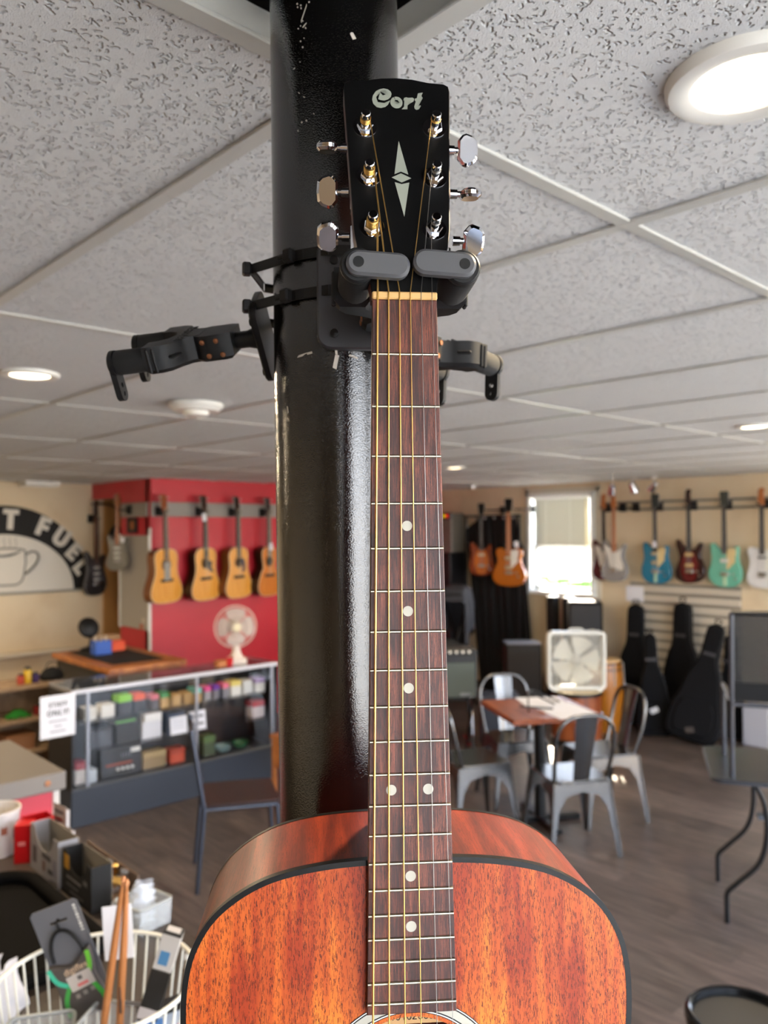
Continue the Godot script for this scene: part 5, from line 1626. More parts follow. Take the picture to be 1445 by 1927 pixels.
	# two more by the corner, in front of the black curtain
	electric("small sunburst electric guitar with a flame top before the black curtain", Transform3D(Basis.from_euler(Vector3(0, R + 0.5, 0), EULER_ORDER_YXZ) * Basis.from_scale(Vector3.ONE * 0.85), Vector3(7.25, 2.11, -6.10)), "double", paint("7a2c08", 0.2), null, mats.dark_neck, mats.dark_neck, mats.black_satin, {"head": "three", "pickups": [-0.55], "pickup_h": 0.034, "pickup_mat": mats.nickel, "centre": paint("b8601a", 0.2)})
	electric("amber semi-hollow electric guitar with a white pickguard before the curtain", Transform3D(Basis.from_euler(Vector3(0, R + 0.35, 0), EULER_ORDER_YXZ) * Basis.from_scale(Vector3.ONE * 0.97), Vector3(7.2, 2.13, -5.66)), "semi", paint("a85a10", 0.2), white, mats.maple_neck, mats.maple_neck, mats.black_satin, {"guard": "half", "head": "three", "pickups": [-0.53, -0.64], "pickup_h": 0.034, "pickup_mat": mats.nickel, "tag": [0.1, -0.37], "thick": 0.06})
	for q in [[-6.02, "left one above the black curtain"], [-5.60, "right one above the black curtain"]]:
		wall_hanger("black guitar hanger, " + q[1], Transform3D(spin(R), Vector3(XR - 0.002, 2.17, q[0])), 0.26)
	# two in the alcove
	electric("dark grey electric guitar hanging beside the coffee sign", at(3.555, 2.085, -8.24, 0.45).scaled_local(Vector3.ONE * 0.99), "strat", paint("3c3a3c", 0.3), paint("57555a", 0.4), mat("brown_neck", Color(), 0.5), mat("brown_neck", Color(), 0.5), paint("4a3222", 0.4))
	electric("pearl grey small electric guitar on the dark red side wall", at(3.42, 2.17, -7.46, -0.95).scaled_local(Vector3.ONE * 0.74), "strat", paint("6f6a60", 0.3), paint("7d786e", 0.35), mats.maple_neck, mat("orange_maple", Color(0.55, 0.30, 0.13), 0.4), mat("orange_maple", Color(), 0.4), {"tag": [0.09, -0.42]})
	wall_hanger("black hanger in the alcove by the coffee sign", at(3.555, 2.075, ZB + 0.002), 0.11)
	wall_hanger("black hanger at the grey rail of the side wall", Transform3D(spin(R), Vector3(3.546, 2.15, -7.45)), 0.10)

# ------------------------------------------------------------------ far right corner
func build_right_back() -> void:
	# black curtain on a bar
	var c = thing("black_curtain", "black curtain clipped to a bar beside the window", "curtain", Vector3(7.42, 0, -5.98))
	var rows := []
	for i in 15:
		var v := i / 14.0
		var row := []
		for j in 41:
			var u := j / 40.0
			var z := lerpf(lerpf(-0.5, 0.36, u), lerpf(-0.32, 0.52, u), v)
			var ytop := 2.09 - 0.12 * smoothstep(0.30, 0.0, u) - 0.35 * smoothstep(0.86, 1.0, u)
			row.append(Vector3(0.035 * sin(u * 46.0 + v * 1.5) * (0.35 + 0.65 * v) + 0.012 * sin(u * 17.0), lerpf(ytop, 0.03, v), z))
		rows.append(row)
	part(c, "cloth", MB.new().sheet(rows, 0.004), mats.black_cloth)
	for k in 6:
		part(c, "clip", MB.new().box(Vector3(-0.03, 2.075 - (0.1 if k == 0 else 0.0), -0.46 + k * 0.14), Vector3(0.02, 0.03, 0.018), 0.003), mats.steel)
	part(c, "bar", MB.new().tube([Vector3(-0.01, 2.10, -0.51), Vector3(-0.01, 2.10, 0.33)], 0.012, 10), mats.black_metal)
	for z in [-0.495, 0.31]:
		part(c, "bar_stand", MB.new().tube([Vector3(-0.01, 0.0, z), Vector3(-0.01, 2.10, z)], 0.014, 10), mats.black_metal)
		part(c, "stand_foot", MB.new().box(Vector3(-0.01, 0.012, z), Vector3(0.22, 0.024, 0.06), 0.004), mats.black_metal)
	# rack with a lit display on top, in the corner
	var r = thing("stage_rack", "tall dark rack with coloured lights at its top in the far corner", "rack", Vector3(7.33, 0, -6.74))
	part(r, "cabinet", MB.new().box(Vector3(0, 0.83, 0), Vector3(0.3, 1.66, 0.42), 0.008), paint("131317", 0.5))
	part(r, "grey_panel", MB.new().box(Vector3(0, 1.90, 0), Vector3(0.24, 0.48, 0.42), 0.008), paint("6a655c", 0.3))
	part(r, "light_bar", MB.new().box(Vector3(-0.11, 2.10, 0), Vector3(0.05, 0.09, 0.40), 0.006), paint("2a2624", 0.4))
	for q in [[-0.13, "ff8a20"], [-0.04, "ffb020"], [0.05, "58d020"], [0.10, "f0d020"], [0.15, "ff2a20"]]:
		var m := mat("led_" + q[1], hx(q[1]), 0.4)
		m.emission_enabled = true
		m.emission = hx(q[1])
		m.emission_energy_multiplier = 0.35
		part(r, "led_light", MB.new().extrude(arc(Vector2.ZERO, 0.02, 0, TAU, 14).slice(0, 14), 0.0, 0.006, Transform3D(spin(-PI / 2), Vector3(-0.135, 2.105, q[0]))), m)
	# grey cloth over a keyboard stand
	var k = thing("covered_keyboard", "grey cloth draped over a keyboard stand before the curtain", "cover", Transform3D(spin(0.6), Vector3(6.46, 0, -5.78)))
	var rw := []
	for i in 13:
		var v := i / 12.0
		var row := []
		for j in 25:
			var u := j / 24.0
			var w := 0.5 + 0.035 * sin(u * 21.0) * (1.0 - absf(2.0 * v - 1.0))
			var x := (u - 0.5) * 0.72
			var d := absf(2.0 * v - 1.0)
			var zz := signf(v - 0.5) * (0.13 if d > 0.45 else 0.13 * d / 0.45)
			var yy := 1.33 - maxf(0.0, d - 0.45) * 0.85 - 0.12 * smoothstep(0.3, 0.5, absf(u - 0.5)) + 0.012 * sin(u * 31.0 + v * 9.0)
			row.append(Vector3(x, yy, zz + (0.03 * sin(u * 24.0) if d > 0.5 else 0.0)))
		rw.append(row)
	part(k, "cloth", MB.new().sheet(rw, 0.004), paint("34353b", 0.85))
	part(k, "keyboard", MB.new().box(Vector3(0, 1.24, 0), Vector3(0.62, 0.08, 0.2), 0.01), mats.black_plastic)
	for s in [-1.0, 1.0]:
		part(k, "stand_leg", MB.new().tube([Vector3(s * 0.25, 0.015, s * 0.18), Vector3(-s * 0.22, 1.2, -s * 0.1)], 0.014, 10), mats.black_metal)
	# combo amplifier on a folding stand
	var a = thing("combo_amplifier", "grey-green combo amplifier with white knobs beside the fretboard", "amplifier", Transform3D(spin(-0.62), Vector3(4.82, 0.0, -4.42)))
	part(a, "cabinet", MB.new().box(Vector3(0, 0.79, 0), Vector3(0.44, 0.40, 0.24), 0.015), paint("1a1b1c", 0.6))
	part(a, "grille_cloth", MB.new().box(Vector3(0, 0.745, 0.118), Vector3(0.40, 0.27, 0.012), 0.003), paint("545a52", 0.85))
	part(a, "control_panel", MB.new().box(Vector3(0, 0.955, 0.10), Vector3(0.40, 0.055, 0.03), 0.004, Basis(Vector3.RIGHT, -0.5)), paint("26272a", 0.4))
	for i in 7:
		part(a, "knob", MB.new().lathe([Vector2(0.011, 0), Vector2(0.01, 0.014), Vector2(0.0001, 0.015)], 12, Transform3D(Basis(Vector3.RIGHT, 1.05), Vector3(-0.16 + i * 0.052, 0.962, 0.112))), mats.white_plastic)
	part(a, "badge", MB.new().box(Vector3(0.12, 0.63, 0.126), Vector3(0.09, 0.025, 0.004), 0.001), mats.steel)
	part(a, "handle", MB.new().tube(curve([Vector3(-0.1, 0.99, 0), Vector3(-0.09, 1.02, 0), Vector3(0.09, 1.02, 0), Vector3(0.1, 0.99, 0)], 4), 0.01, 8, true, 0.5), mats.black_plastic)
	for s in [-1.0, 1.0]:
		part(a, "stand_leg", MB.new().tube([Vector3(s * 0.18, 0.01, 0.2), Vector3(s * 0.18, 0.59, -0.1)], 0.012, 8).tube([Vector3(s * 0.18, 0.01, -0.2), Vector3(s * 0.18, 0.58, 0.1)], 0.012, 8), mats.black_metal)
	# chrome armchair behind it
	var ch = thing("chrome_armchair", "chrome tube chair with a wooden armrest behind the combo amplifier", "chair", Transform3D(spin(-0.7), Vector3(5.36, 0, -5.02)))
	part(ch, "seat", MB.new().extrude(rrect(0.46, 0.44, 0.05), 0.43, 0.49, Transform3D(Basis(Vector3.RIGHT, -PI / 2), Vector3.ZERO), 0.015), mats.black_cloth)
	part(ch, "backrest", MB.new().extrude(rrect(0.44, 0.34, 0.06), -0.02, 0.02, Transform3D(Basis(Vector3.RIGHT, -0.15), Vector3(0, 0.74, -0.24)), 0.012), mats.black_cloth)
	for s in [-1.0, 1.0]:
		part(ch, "tube_frame", MB.new().tube(curve([Vector3(s * 0.26, 0.02, -0.2), Vector3(s * 0.26, 0.02, 0.2), Vector3(s * 0.26, 0.1, 0.25), Vector3(s * 0.26, 0.6, 0.2), Vector3(s * 0.26, 0.66, 0.14), Vector3(s * 0.26, 0.67, -0.2), Vector3(s * 0.24, 0.8, -0.26)], 5), 0.012, 10), mats.chrome)
		part(ch, "armrest", MB.new().box(Vector3(s * 0.26, 0.692, -0.01), Vector3(0.05, 0.024, 0.30), 0.008), mats.bench_wood)
		part(ch, "seat_rail", MB.new().tube([Vector3(s * 0.26, 0.44, 0.215), Vector3(s * 0.24, 0.44, -0.2)], 0.01, 8), mats.chrome)
	box_thing("navy_cabinet", "dark navy speaker cabinet on the floor behind the left metal chair", "speaker", Vector3(5.72, 0, -4.62), Vector3(0.34, 0.46, 0.26), paint("1a1f2b", 0.6), null, "", -0.75)
	var am = thing("guitar_amplifier", "dark amplifier with a pale grey top left of the box fan", "amplifier", Transform3D(spin(-0.75), Vector3(6.80, 0, -5.18)))
	part(am, "cabinet", MB.new().box(Vector3(0, 0.38, 0), Vector3(0.36, 0.74, 0.28), 0.012), paint("1a1817", 0.6))
	part(am, "grille_cloth", MB.new().box(Vector3(0, 0.36, 0.138), Vector3(0.33, 0.62, 0.012), 0.003), paint("2d2927", 0.85))
	part(am, "top_panel", MB.new().box(Vector3(0, 0.757, 0), Vector3(0.36, 0.014, 0.28), 0.003), paint("7f8088", 0.4))
	# slim dark column speakers under the window
	for q in [[-5.21, "left"], [-5.00, "right"]]:
		var s = thing("column_speaker", "slim black column speaker under the window, %s of two" % q[1], "speaker", Transform3D(spin(-PI / 2), Vector3(7.40, 0, q[0])), "column speakers under the window")
		part(s, "cabinet", MB.new().box(Vector3(0, 0.60, 0), Vector3(0.10, 1.18, 0.12), 0.01), mats.black_plastic)
		part(s, "grille", MB.new().box(Vector3(0, 0.66, 0.058), Vector3(0.085, 0.95, 0.01), 0.003), paint("121214", 0.7))
		part(s, "top_cap", MB.new().box(Vector3(0, 1.197, 0), Vector3(0.10, 0.014, 0.12), 0.004), paint("b9bcc0", 0.3))
	# PA speaker on a stand
	var p = thing("pa_speaker", "large black loudspeaker on a stand right of the box fan", "speaker", Transform3D(spin(-0.95), Vector3(7.18, 0, -4.66)))
	part(p, "cabinet", MB.new().extrude(rrect(0.34, 0.58, 0.03), -0.16, 0.14, Transform3D(Basis(), Vector3(0, 0.91, 0)), 0.02), mats.black_plastic)
	part(p, "grille", MB.new().extrude(rrect(0.30, 0.52, 0.03), 0.14, 0.148, Transform3D(Basis(), Vector3(0, 0.91, 0)), 0.003), paint("15161b", 0.6))
	part(p, "badge", MB.new().extrude(arc(Vector2.ZERO, 0.018, 0, TAU, 16).slice(0, 16), 0.148, 0.152, Transform3D(Basis(), Vector3(0.07, 0.69, 0))), paint("5a6070", 0.3))
	part(p, "stand_pole", MB.new().tube([Vector3(0, 0.02, 0), Vector3(0, 0.64, 0)], 0.018, 12), mats.black_metal)
	for i in 3:
		part(p, "stand_leg", MB.new().tube([Vector3(0, 0.3, 0), Vector3(cos(TAU * i / 3.0 + 0.4) * 0.14, 0.012, sin(TAU * i / 3.0 + 0.4) * 0.14)], 0.010, 8), mats.black_metal)
	# conga
	var cg = thing("conga_drum", "golden wooden conga drum beside the black loudspeaker", "drum", Vector3(6.86, 0, -4.22))
	part(cg, "shell", MB.new().lathe([Vector2(0.11, 0.0), Vector2(0.135, 0.15), Vector2(0.158, 0.35), Vector2(0.155, 0.5), Vector2(0.14, 0.66), Vector2(0.135, 0.68)], 32), mat("conga_shell", Color(0.62, 0.38, 0.10), 0.3))
	part(cg, "head", MB.new().lathe([Vector2(0.0001, 0.69), Vector2(0.135, 0.688), Vector2(0.139, 0.675)], 28), paint("c9a878", 0.6))
	for y in [0.655, 0.60]:
		part(cg, "hoop", MB.new().lathe([Vector2(0.143, y - 0.01), Vector2(0.150, y - 0.008), Vector2(0.150, y + 0.008), Vector2(0.143, y + 0.01)], 32), paint("3a2a18", 0.4))
	for i in 6:
		var an := TAU * i / 6.0
		part(cg, "lug", MB.new().tube([Vector3(cos(an) * 0.152, 0.66, sin(an) * 0.152), Vector3(cos(an) * 0.163, 0.45, sin(an) * 0.163)], 0.006, 6), mats.steel)
	# floor tom with the box fan on it
	var d = thing("floor_tom", "round drum with a pale head under the box fan", "drum", Vector3(6.27, 0, -4.17))
	part(d, "shell", MB.new().lathe([Vector2(0.222, 0.05), Vector2(0.222, 0.46)], 40), mats.table_wood)
	part(d, "head", MB.new().lathe([Vector2(0.0001, 0.485), Vector2(0.222, 0.485), Vector2(0.228, 0.48)], 40), paint("d6c6a4", 0.5))
	part(d, "rim_hoop", MB.new().lathe([Vector2(0.224, 0.45), Vector2(0.234, 0.45), Vector2(0.234, 0.478), Vector2(0.226, 0.482)], 40), mats.black_metal)
	part(d, "rim_hoop", MB.new().lathe([Vector2(0.224, 0.03), Vector2(0.234, 0.03), Vector2(0.234, 0.065), Vector2(0.224, 0.065)], 40), mats.black_metal)
	for i in 8:
		var an := TAU * i / 8.0
		part(d, "lug", MB.new().box(Vector3(cos(an) * 0.228, 0.26, sin(an) * 0.228), Vector3(0.016, 0.06, 0.016), 0.004, spin(-an)), mats.chrome)
	for i in 3:
		var an := TAU * i / 3.0 + 0.5
		part(d, "leg", MB.new().tube([Vector3(cos(an) * 0.238, 0.0, sin(an) * 0.238), Vector3(cos(an) * 0.238, 0.2, sin(an) * 0.238)], 0.006, 8), mats.chrome)
	var f = thing("box_fan", "white square box fan standing on the drum", "fan", Transform3D(spin(-0.75), Vector3(6.24, 0.486, -4.15)))
	var wp := mat("fan_white", Color(0.82, 0.82, 0.79), 0.4)
	var side := 0.52
	var o := rrect(side, side, 0.045, 5)
	var i_ := rrect(side - 0.045, side - 0.045, 0.035, 5)
	var cnt := o.size()
	var fr := MB.new()
	for k2 in cnt:
		var l2 := (k2 + 1) % cnt
		for zz in [0.05, -0.05]:
			fr.quad(Vector3(o[k2].x, o[k2].y, zz), Vector3(o[l2].x, o[l2].y, zz), Vector3(i_[l2].x, i_[l2].y, zz), Vector3(i_[k2].x, i_[k2].y, zz), Vector3(0, 0, signf(zz)))
		var nn := Vector3(o[k2].x, o[k2].y, 0).normalized()
		fr.quad(Vector3(o[k2].x, o[k2].y, -0.05), Vector3(o[l2].x, o[l2].y, -0.05), Vector3(o[l2].x, o[l2].y, 0.05), Vector3(o[k2].x, o[k2].y, 0.05), nn)
		fr.quad(Vector3(i_[k2].x, i_[k2].y, -0.05), Vector3(i_[l2].x, i_[l2].y, -0.05), Vector3(i_[l2].x, i_[l2].y, 0.05), Vector3(i_[k2].x, i_[k2].y, 0.05), -nn)
	part(f, "frame", fr, wp, Vector3(0, 0.27, 0))
	for s in [-1.0, 1.0]:
		part(f, "foot", MB.new().box(Vector3(s * 0.2, 0.006, 0), Vector3(0.05, 0.012, 0.13), 0.004), wp)
	part(f, "carry_handle", MB.new().tube(curve([Vector3(-0.06, 0.53, 0), Vector3(-0.05, 0.55, 0), Vector3(0.05, 0.55, 0), Vector3(0.06, 0.53, 0)], 4), 0.008, 8), wp)
	for zz in [0.044, -0.044]:
		var gr := MB.new()
		for j in 30:
			var u := lerpf(-0.23, 0.23, j / 29.0)
			gr.tube([Vector3(u, 0.04, zz), Vector3(u, 0.50, zz)], 0.0024, 4)
		for v in [0.04, 0.15, 0.27, 0.39, 0.50]:
			gr.tube([Vector3(-0.235, v, zz), Vector3(0.235, v, zz)], 0.0022, 4)
		var g2 = part(f, "grille", gr, wp)
	var bl := mat("box_fan_blade", Color(0.86, 0.85, 0.80), 0.4)
	bl.backlight_enabled = true
	bl.backlight = Color(0.5, 0.5, 0.45)
	part(f, "fan_hub", MB.new().lathe([Vector2(0.045, -0.025), Vector2(0.045, 0.02), Vector2(0.0001, 0.03)], 20, Transform3D(Basis(Vector3.RIGHT, PI / 2), Vector3(0, 0.27, 0))), paint("b9b4a6", 0.4))
	for b in 5:
		var rws := []
		for q in 7:
			var rr := 0.04 + 0.175 * q / 6.0
			var row := []
			for t in 6:
				var an := TAU * b / 5.0 + (t / 5.0 - 0.5) * 1.05
				row.append(Vector3(cos(an) * rr, 0.27 + sin(an) * rr, (t / 5.0 - 0.5) * 0.045))
			rws.append(row)
		part(f, "blade", MB.new().sheet(rws, 0.002), bl)
	part(f, "switch_knob", MB.new().lathe([Vector2(0.022, 0), Vector2(0.02, 0.012), Vector2(0.0001, 0.013)], 14, Transform3D(Basis(), Vector3(0.15, 0.53, 0))), paint("b9b4a6", 0.4))
	# three spot lamps under the ceiling near the right wall
	for q in [[-4.31, 2.335, 0.3, "left of three"], [-4.08, 2.35, -0.2, "middle of three"], [-3.86, 2.345, 0.8, "right of three"]]:
		var t = thing("spot_lamp", "small chrome ceiling spot lamp above the electric guitars, " + q[3], "lamp", Vector3(7.15, q[1], q[0]), "chrome ceiling spot lamps")
		part(t, "ceiling_mount", MB.new().lathe([Vector2(0.035, 0.0), Vector2(0.03, -0.012), Vector2(0.0001, -0.014)], 18, Transform3D(Basis(), Vector3(0, CE - q[1], 0))), mats.white_plastic)
		part(t, "stem", MB.new().tube([Vector3(0, CE - q[1] - 0.01, 0), Vector3(0, 0.02, 0)], 0.006, 8), mats.chrome)
		part(t, "lamp_head", MB.new().lathe([Vector2(0.014, 0.055), Vector2(0.028, 0.042), Vector2(0.040, -0.025), Vector2(0.043, -0.055), Vector2(0.037, -0.055), Vector2(0.026, 0.0)], 20, Transform3D(Basis.from_euler(Vector3(q[2], 0, 0.4)), Vector3.ZERO)), mats.chrome)
	# bits at the foot of the slat wall
	box_thing("white_cabinet", "low white cabinet on the floor behind the mesh chair", "cabinet", Vector3(7.40, 0, -3.0), Vector3(0.2, 0.36, 0.22), paint("a9a9b0", 0.5), null, "", 0.0)
	solo("red_bar", "red bar lying on the floor in front of the low white cabinet", "bar", MB.new().tube([Vector3(-0.02, 0.012, -0.08), Vector3(0.02, 0.012, 0.25)], 0.012, 10), paint("a01828", 0.4), Vector3(7.08, 0.0, -3.0))
	solo("wall_sheet", "small white notice on the right wall above the black cases", "notice", MB.new().box(Vector3.ZERO, Vector3(0.002, 0.16, 0.2)), mats.white_paper, Vector3(7.545, 1.27, -4.30))
	var tvm = thing("wall_screen", "black panel on the right wall at the picture's edge", "screen", Vector3(7.54, 1.42, -2.62))
	part(tvm, "screen", MB.new().box(Vector3.ZERO, Vector3(0.03, 0.62, 0.5), 0.006), paint("0b0b0d", 0.25))
	part(tvm, "bezel", MB.new().box(Vector3(0.008, 0, 0), Vector3(0.03, 0.65, 0.53), 0.006), mats.black_plastic)

# ------------------------------------------------------------------ table and metal chairs
func tolix(label: String, xf: Transform3D):
	# local: seat faces +z, backrest at -z
	var t = thing("metal_chair", label, "chair", xf, "grey metal cafe chairs round the square table")
	var gm = mats.gunmetal
	var seat := []
	for q in [[0.165, 0.175], [0.175, -0.12], [0.14, -0.17]]:
		seat.append(Vector2(q[0], q[1]))
	for q in [[-0.14, -0.17], [-0.175, -0.12], [-0.165, 0.175]]:
		seat.append(Vector2(q[0], q[1]))
	var so := []
	for i in seat.size():
		var a: Vector2 = seat[i]
		so.append(a)
	part(t, "seat", MB.new().extrude(curve([Vector2(0.0, 0.178), Vector2(0.15, 0.176), Vector2(0.176, 0.15), Vector2(0.178, -0.1), Vector2(0.15, -0.165), Vector2(0.0, -0.178), Vector2(-0.15, -0.165), Vector2(-0.178, -0.1), Vector2(-0.176, 0.15), Vector2(-0.15, 0.176)], 4, true), -0.455, -0.44, Transform3D(Basis(Vector3.RIGHT, PI / 2), Vector3.ZERO)), gm)
	part(t, "seat_rim", MB.new().tube(v3x(curve([Vector2(0.0, 0.18), Vector2(0.15, 0.178), Vector2(0.178, 0.15), Vector2(0.18, -0.1), Vector2(0.152, -0.167), Vector2(0.0, -0.18), Vector2(-0.152, -0.167), Vector2(-0.18, -0.1), Vector2(-0.178, 0.15), Vector2(-0.15, 0.178)], 4, true), 0.449), 0.007, 8, false, 1.0, true), gm)
	# pressed sheet sides with an arch between the legs
	var arch := [Vector2(-0.222, 0.0), Vector2(-0.206, 0.0), Vector2(-0.182, 0.16), Vector2(-0.155, 0.29), Vector2(-0.105, 0.365), Vector2(0, 0.39), Vector2(0.105, 0.365), Vector2(0.155, 0.29), Vector2(0.182, 0.16), Vector2(0.206, 0.0), Vector2(0.222, 0.0), Vector2(0.178, 0.44), Vector2(-0.178, 0.44)]
	for k in 4:
		var b := spin(PI / 2 * k) * Basis(Vector3.RIGHT, -0.10)
		part(t, "leg_panel", MB.new().extrude(arch, -0.0015, 0.0015, Transform3D(b, spin(PI / 2 * k) * Vector3(0, 0.0, 0.222)), 0.0, true, true, 0.9), gm)
	for k in 4:
		var d := spin(PI / 2 * k)
		part(t, "leg_edge", MB.new().tube([d * Vector3(0.223, 0.004, 0.223), d * Vector3(0.178, 0.44, 0.178)], [0.011, 0.008], 8), gm)
	var hoop := []
	for p in curve([Vector3(-0.165, 0.45, -0.15), Vector3(-0.185, 0.62, -0.205), Vector3(-0.175, 0.76, -0.235), Vector3(-0.11, 0.835, -0.25), Vector3(0, 0.85, -0.253), Vector3(0.11, 0.835, -0.25), Vector3(0.175, 0.76, -0.235), Vector3(0.185, 0.62, -0.205), Vector3(0.165, 0.45, -0.15)], 5):
		hoop.append(p)
	part(t, "back_hoop", MB.new().tube(hoop, 0.0125, 10), gm)
	var rows := []
	for i in 9:
		var v := i / 8.0
		var row := []
		for j in 7:
			var u := j / 6.0 - 0.5
			var w := lerpf(0.105, 0.14, v)
			row.append(Vector3(u * w, lerpf(0.45, 0.845, v), lerpf(-0.165, -0.25, v) - 0.012 * (0.25 - u * u) * 4.0 + (0.006 if j == 1 or j == 5 else 0.0)))
		rows.append(row)
	part(t, "back_splat", MB.new().sheet(rows, 0.003), gm)
	return t

func v3x(a: Array, y: float) -> Array:
	var o := []
	for p in a:
		o.append(Vector3(p.x, y, p.y))
	return o

func build_seating() -> void:
	var ta := -0.533    # e1 = (0.861, 0.508) in x, z
	var ctr := Vector3(4.43, 0, -3.236)
	var t = thing("cafe_table", "square table with a reddish wood top between the metal chairs", "table", Transform3D(spin(ta), ctr))
	part(t, "table_top", MB.new().box(Vector3(0, 0.735, 0), Vector3(0.61, 0.035, 0.61), 0.004), mats.table_wood)
	part(t, "pedestal", MB.new().tube([Vector3(0, 0.03, 0), Vector3(0, 0.715, 0)], 0.038, 16), mats.black_metal)
	part(t, "top_bracket", MB.new().box(Vector3(0, 0.712, 0), Vector3(0.34, 0.012, 0.06), 0.003).box(Vector3(0, 0.712, 0), Vector3(0.06, 0.012, 0.34), 0.003), mats.black_metal)
	part(t, "base_foot", MB.new().box(Vector3(0, 0.02, 0), Vector3(0.56, 0.035, 0.07), 0.01), mats.black_metal)
	part(t, "base_foot", MB.new().box(Vector3(0, 0.021, 0), Vector3(0.07, 0.035, 0.56), 0.01), mats.black_metal)
	# papers and a wire stand on the table
	solo("paper_sheet", "white sheet of paper at the right corner of the square table", "paper", MB.new().box(Vector3.ZERO, Vector3(0.30, 0.0015, 0.42)), mats.white_paper, Transform3D(spin(ta + 0.08), Vector3(4.47, 0.7540, -3.06)), "papers on the square table")
	solo("paper_sheet", "white sheet of paper under the wire stand on the square table", "paper", MB.new().box(Vector3.ZERO, Vector3(0.30, 0.0015, 0.32)), mats.white_paper, Transform3D(spin(ta - 0.1), Vector3(4.57, 0.7558, -3.31)), "papers on the square table")
	var w = thing("wire_stand", "small black wire stand lying on the papers", "stand", Transform3D(spin(ta + 0.3), Vector3(4.43, 0.758, -3.24)))
	for s in [[Vector3(-0.17, 0.006, 0.10), Vector3(-0.06, 0.10, -0.04), Vector3(0.12, 0.006, 0.02)], [Vector3(-0.06, 0.10, -0.04), Vector3(0.06, 0.08, -0.12), Vector3(0.20, 0.006, -0.02)], [Vector3(-0.14, 0.01, -0.03), Vector3(0.02, 0.006, 0.12)]]:
		part(w, "wire", MB.new().tube(s, 0.006, 6), mats.black_metal)
	var out := [[Vector2(-0.506, 0.862), "grey metal chair with its backrest towards the camera", 0.44, 0.0], [Vector2(0.861, 0.508), "grey metal chair on the right of the square table", 0.44, 0.06], [Vector2(0.506, -0.862), "grey metal chair on the far side of the square table", 0.45, -0.04], [Vector2(-0.861, -0.508), "grey metal chair on the left, partly behind the fretboard", 0.47, 0.12]]
	for q in out:
		var d: Vector2 = q[0]
		# chair's -z (backrest) points along d
		tolix(q[1], Transform3D(spin(atan2(-d.x, -d.y) + q[3]), ctr + Vector3(d.x, 0, d.y) * q[2]))
	# dark frame chair left of the column
	var fx := Vector3(0.88, 0, 0.475)
	var lx := Vector3(0.475, 0, -0.88)
	var c = thing("dark_frame_chair", "dark metal frame chair with a brown seat left of the column", "chair", Transform3D(Basis(lx, Vector3.UP, -fx).orthonormalized(), Vector3(2.53, 0, -3.93)))
	# local: x across, -z forward
	var dm = paint("4e535e", 0.3, 0.85)
	for s in [-1.0, 1.0]:
		part(c, "back_leg", MB.new().tube([Vector3(s * 0.21, 0.0, 0.24), Vector3(s * 0.205, 0.44, 0.20), Vector3(s * 0.2, 0.87, 0.27)], 0.0125, 8), dm)
		part(c, "front_leg", MB.new().tube([Vector3(s * 0.21, 0.0, -0.22), Vector3(s * 0.205, 0.45, -0.19)], 0.0125, 8), dm)
		part(c, "seat_rail", MB.new().tube([Vector3(s * 0.205, 0.44, 0.20), Vector3(s * 0.205, 0.44, -0.19)], 0.011, 8), dm)
	part(c, "seat", MB.new().extrude(rrect(0.40, 0.41, 0.03), 0.445, 0.465, Transform3D(Basis(Vector3.RIGHT, -PI / 2), Vector3.ZERO), 0.006), paint("2a1512", 0.5))
	for k in 3:
		part(c, "back_slat", MB.new().box(Vector3(0, 0.62 + k * 0.1, 0.228 + k * 0.0165), Vector3(0.4, 0.05, 0.012), 0.003, Basis(Vector3.RIGHT, 0.16)), paint("17110f", 0.5))
	# small wooden table mostly hidden behind the column
	var st = thing("side_table", "small orange-brown wooden table half hidden behind the column", "table", Vector3(3.60, 0, -4.72))
	part(st, "table_top", MB.new().box(Vector3(0, 0.43, 0), Vector3(0.34, 0.03, 0.4), 0.004), mats.bench_wood)
	part(st, "apron", MB.new().box(Vector3(0, 0.31, 0), Vector3(0.32, 0.2, 0.38), 0.004), mats.bench_wood)
	for sx in [-1.0, 1.0]:
		for sz in [-1.0, 1.0]:
			part(st, "leg", MB.new().box(Vector3(sx * 0.145, 0.105, sz * 0.175), Vector3(0.03, 0.21, 0.03), 0.003), mats.bench_wood)

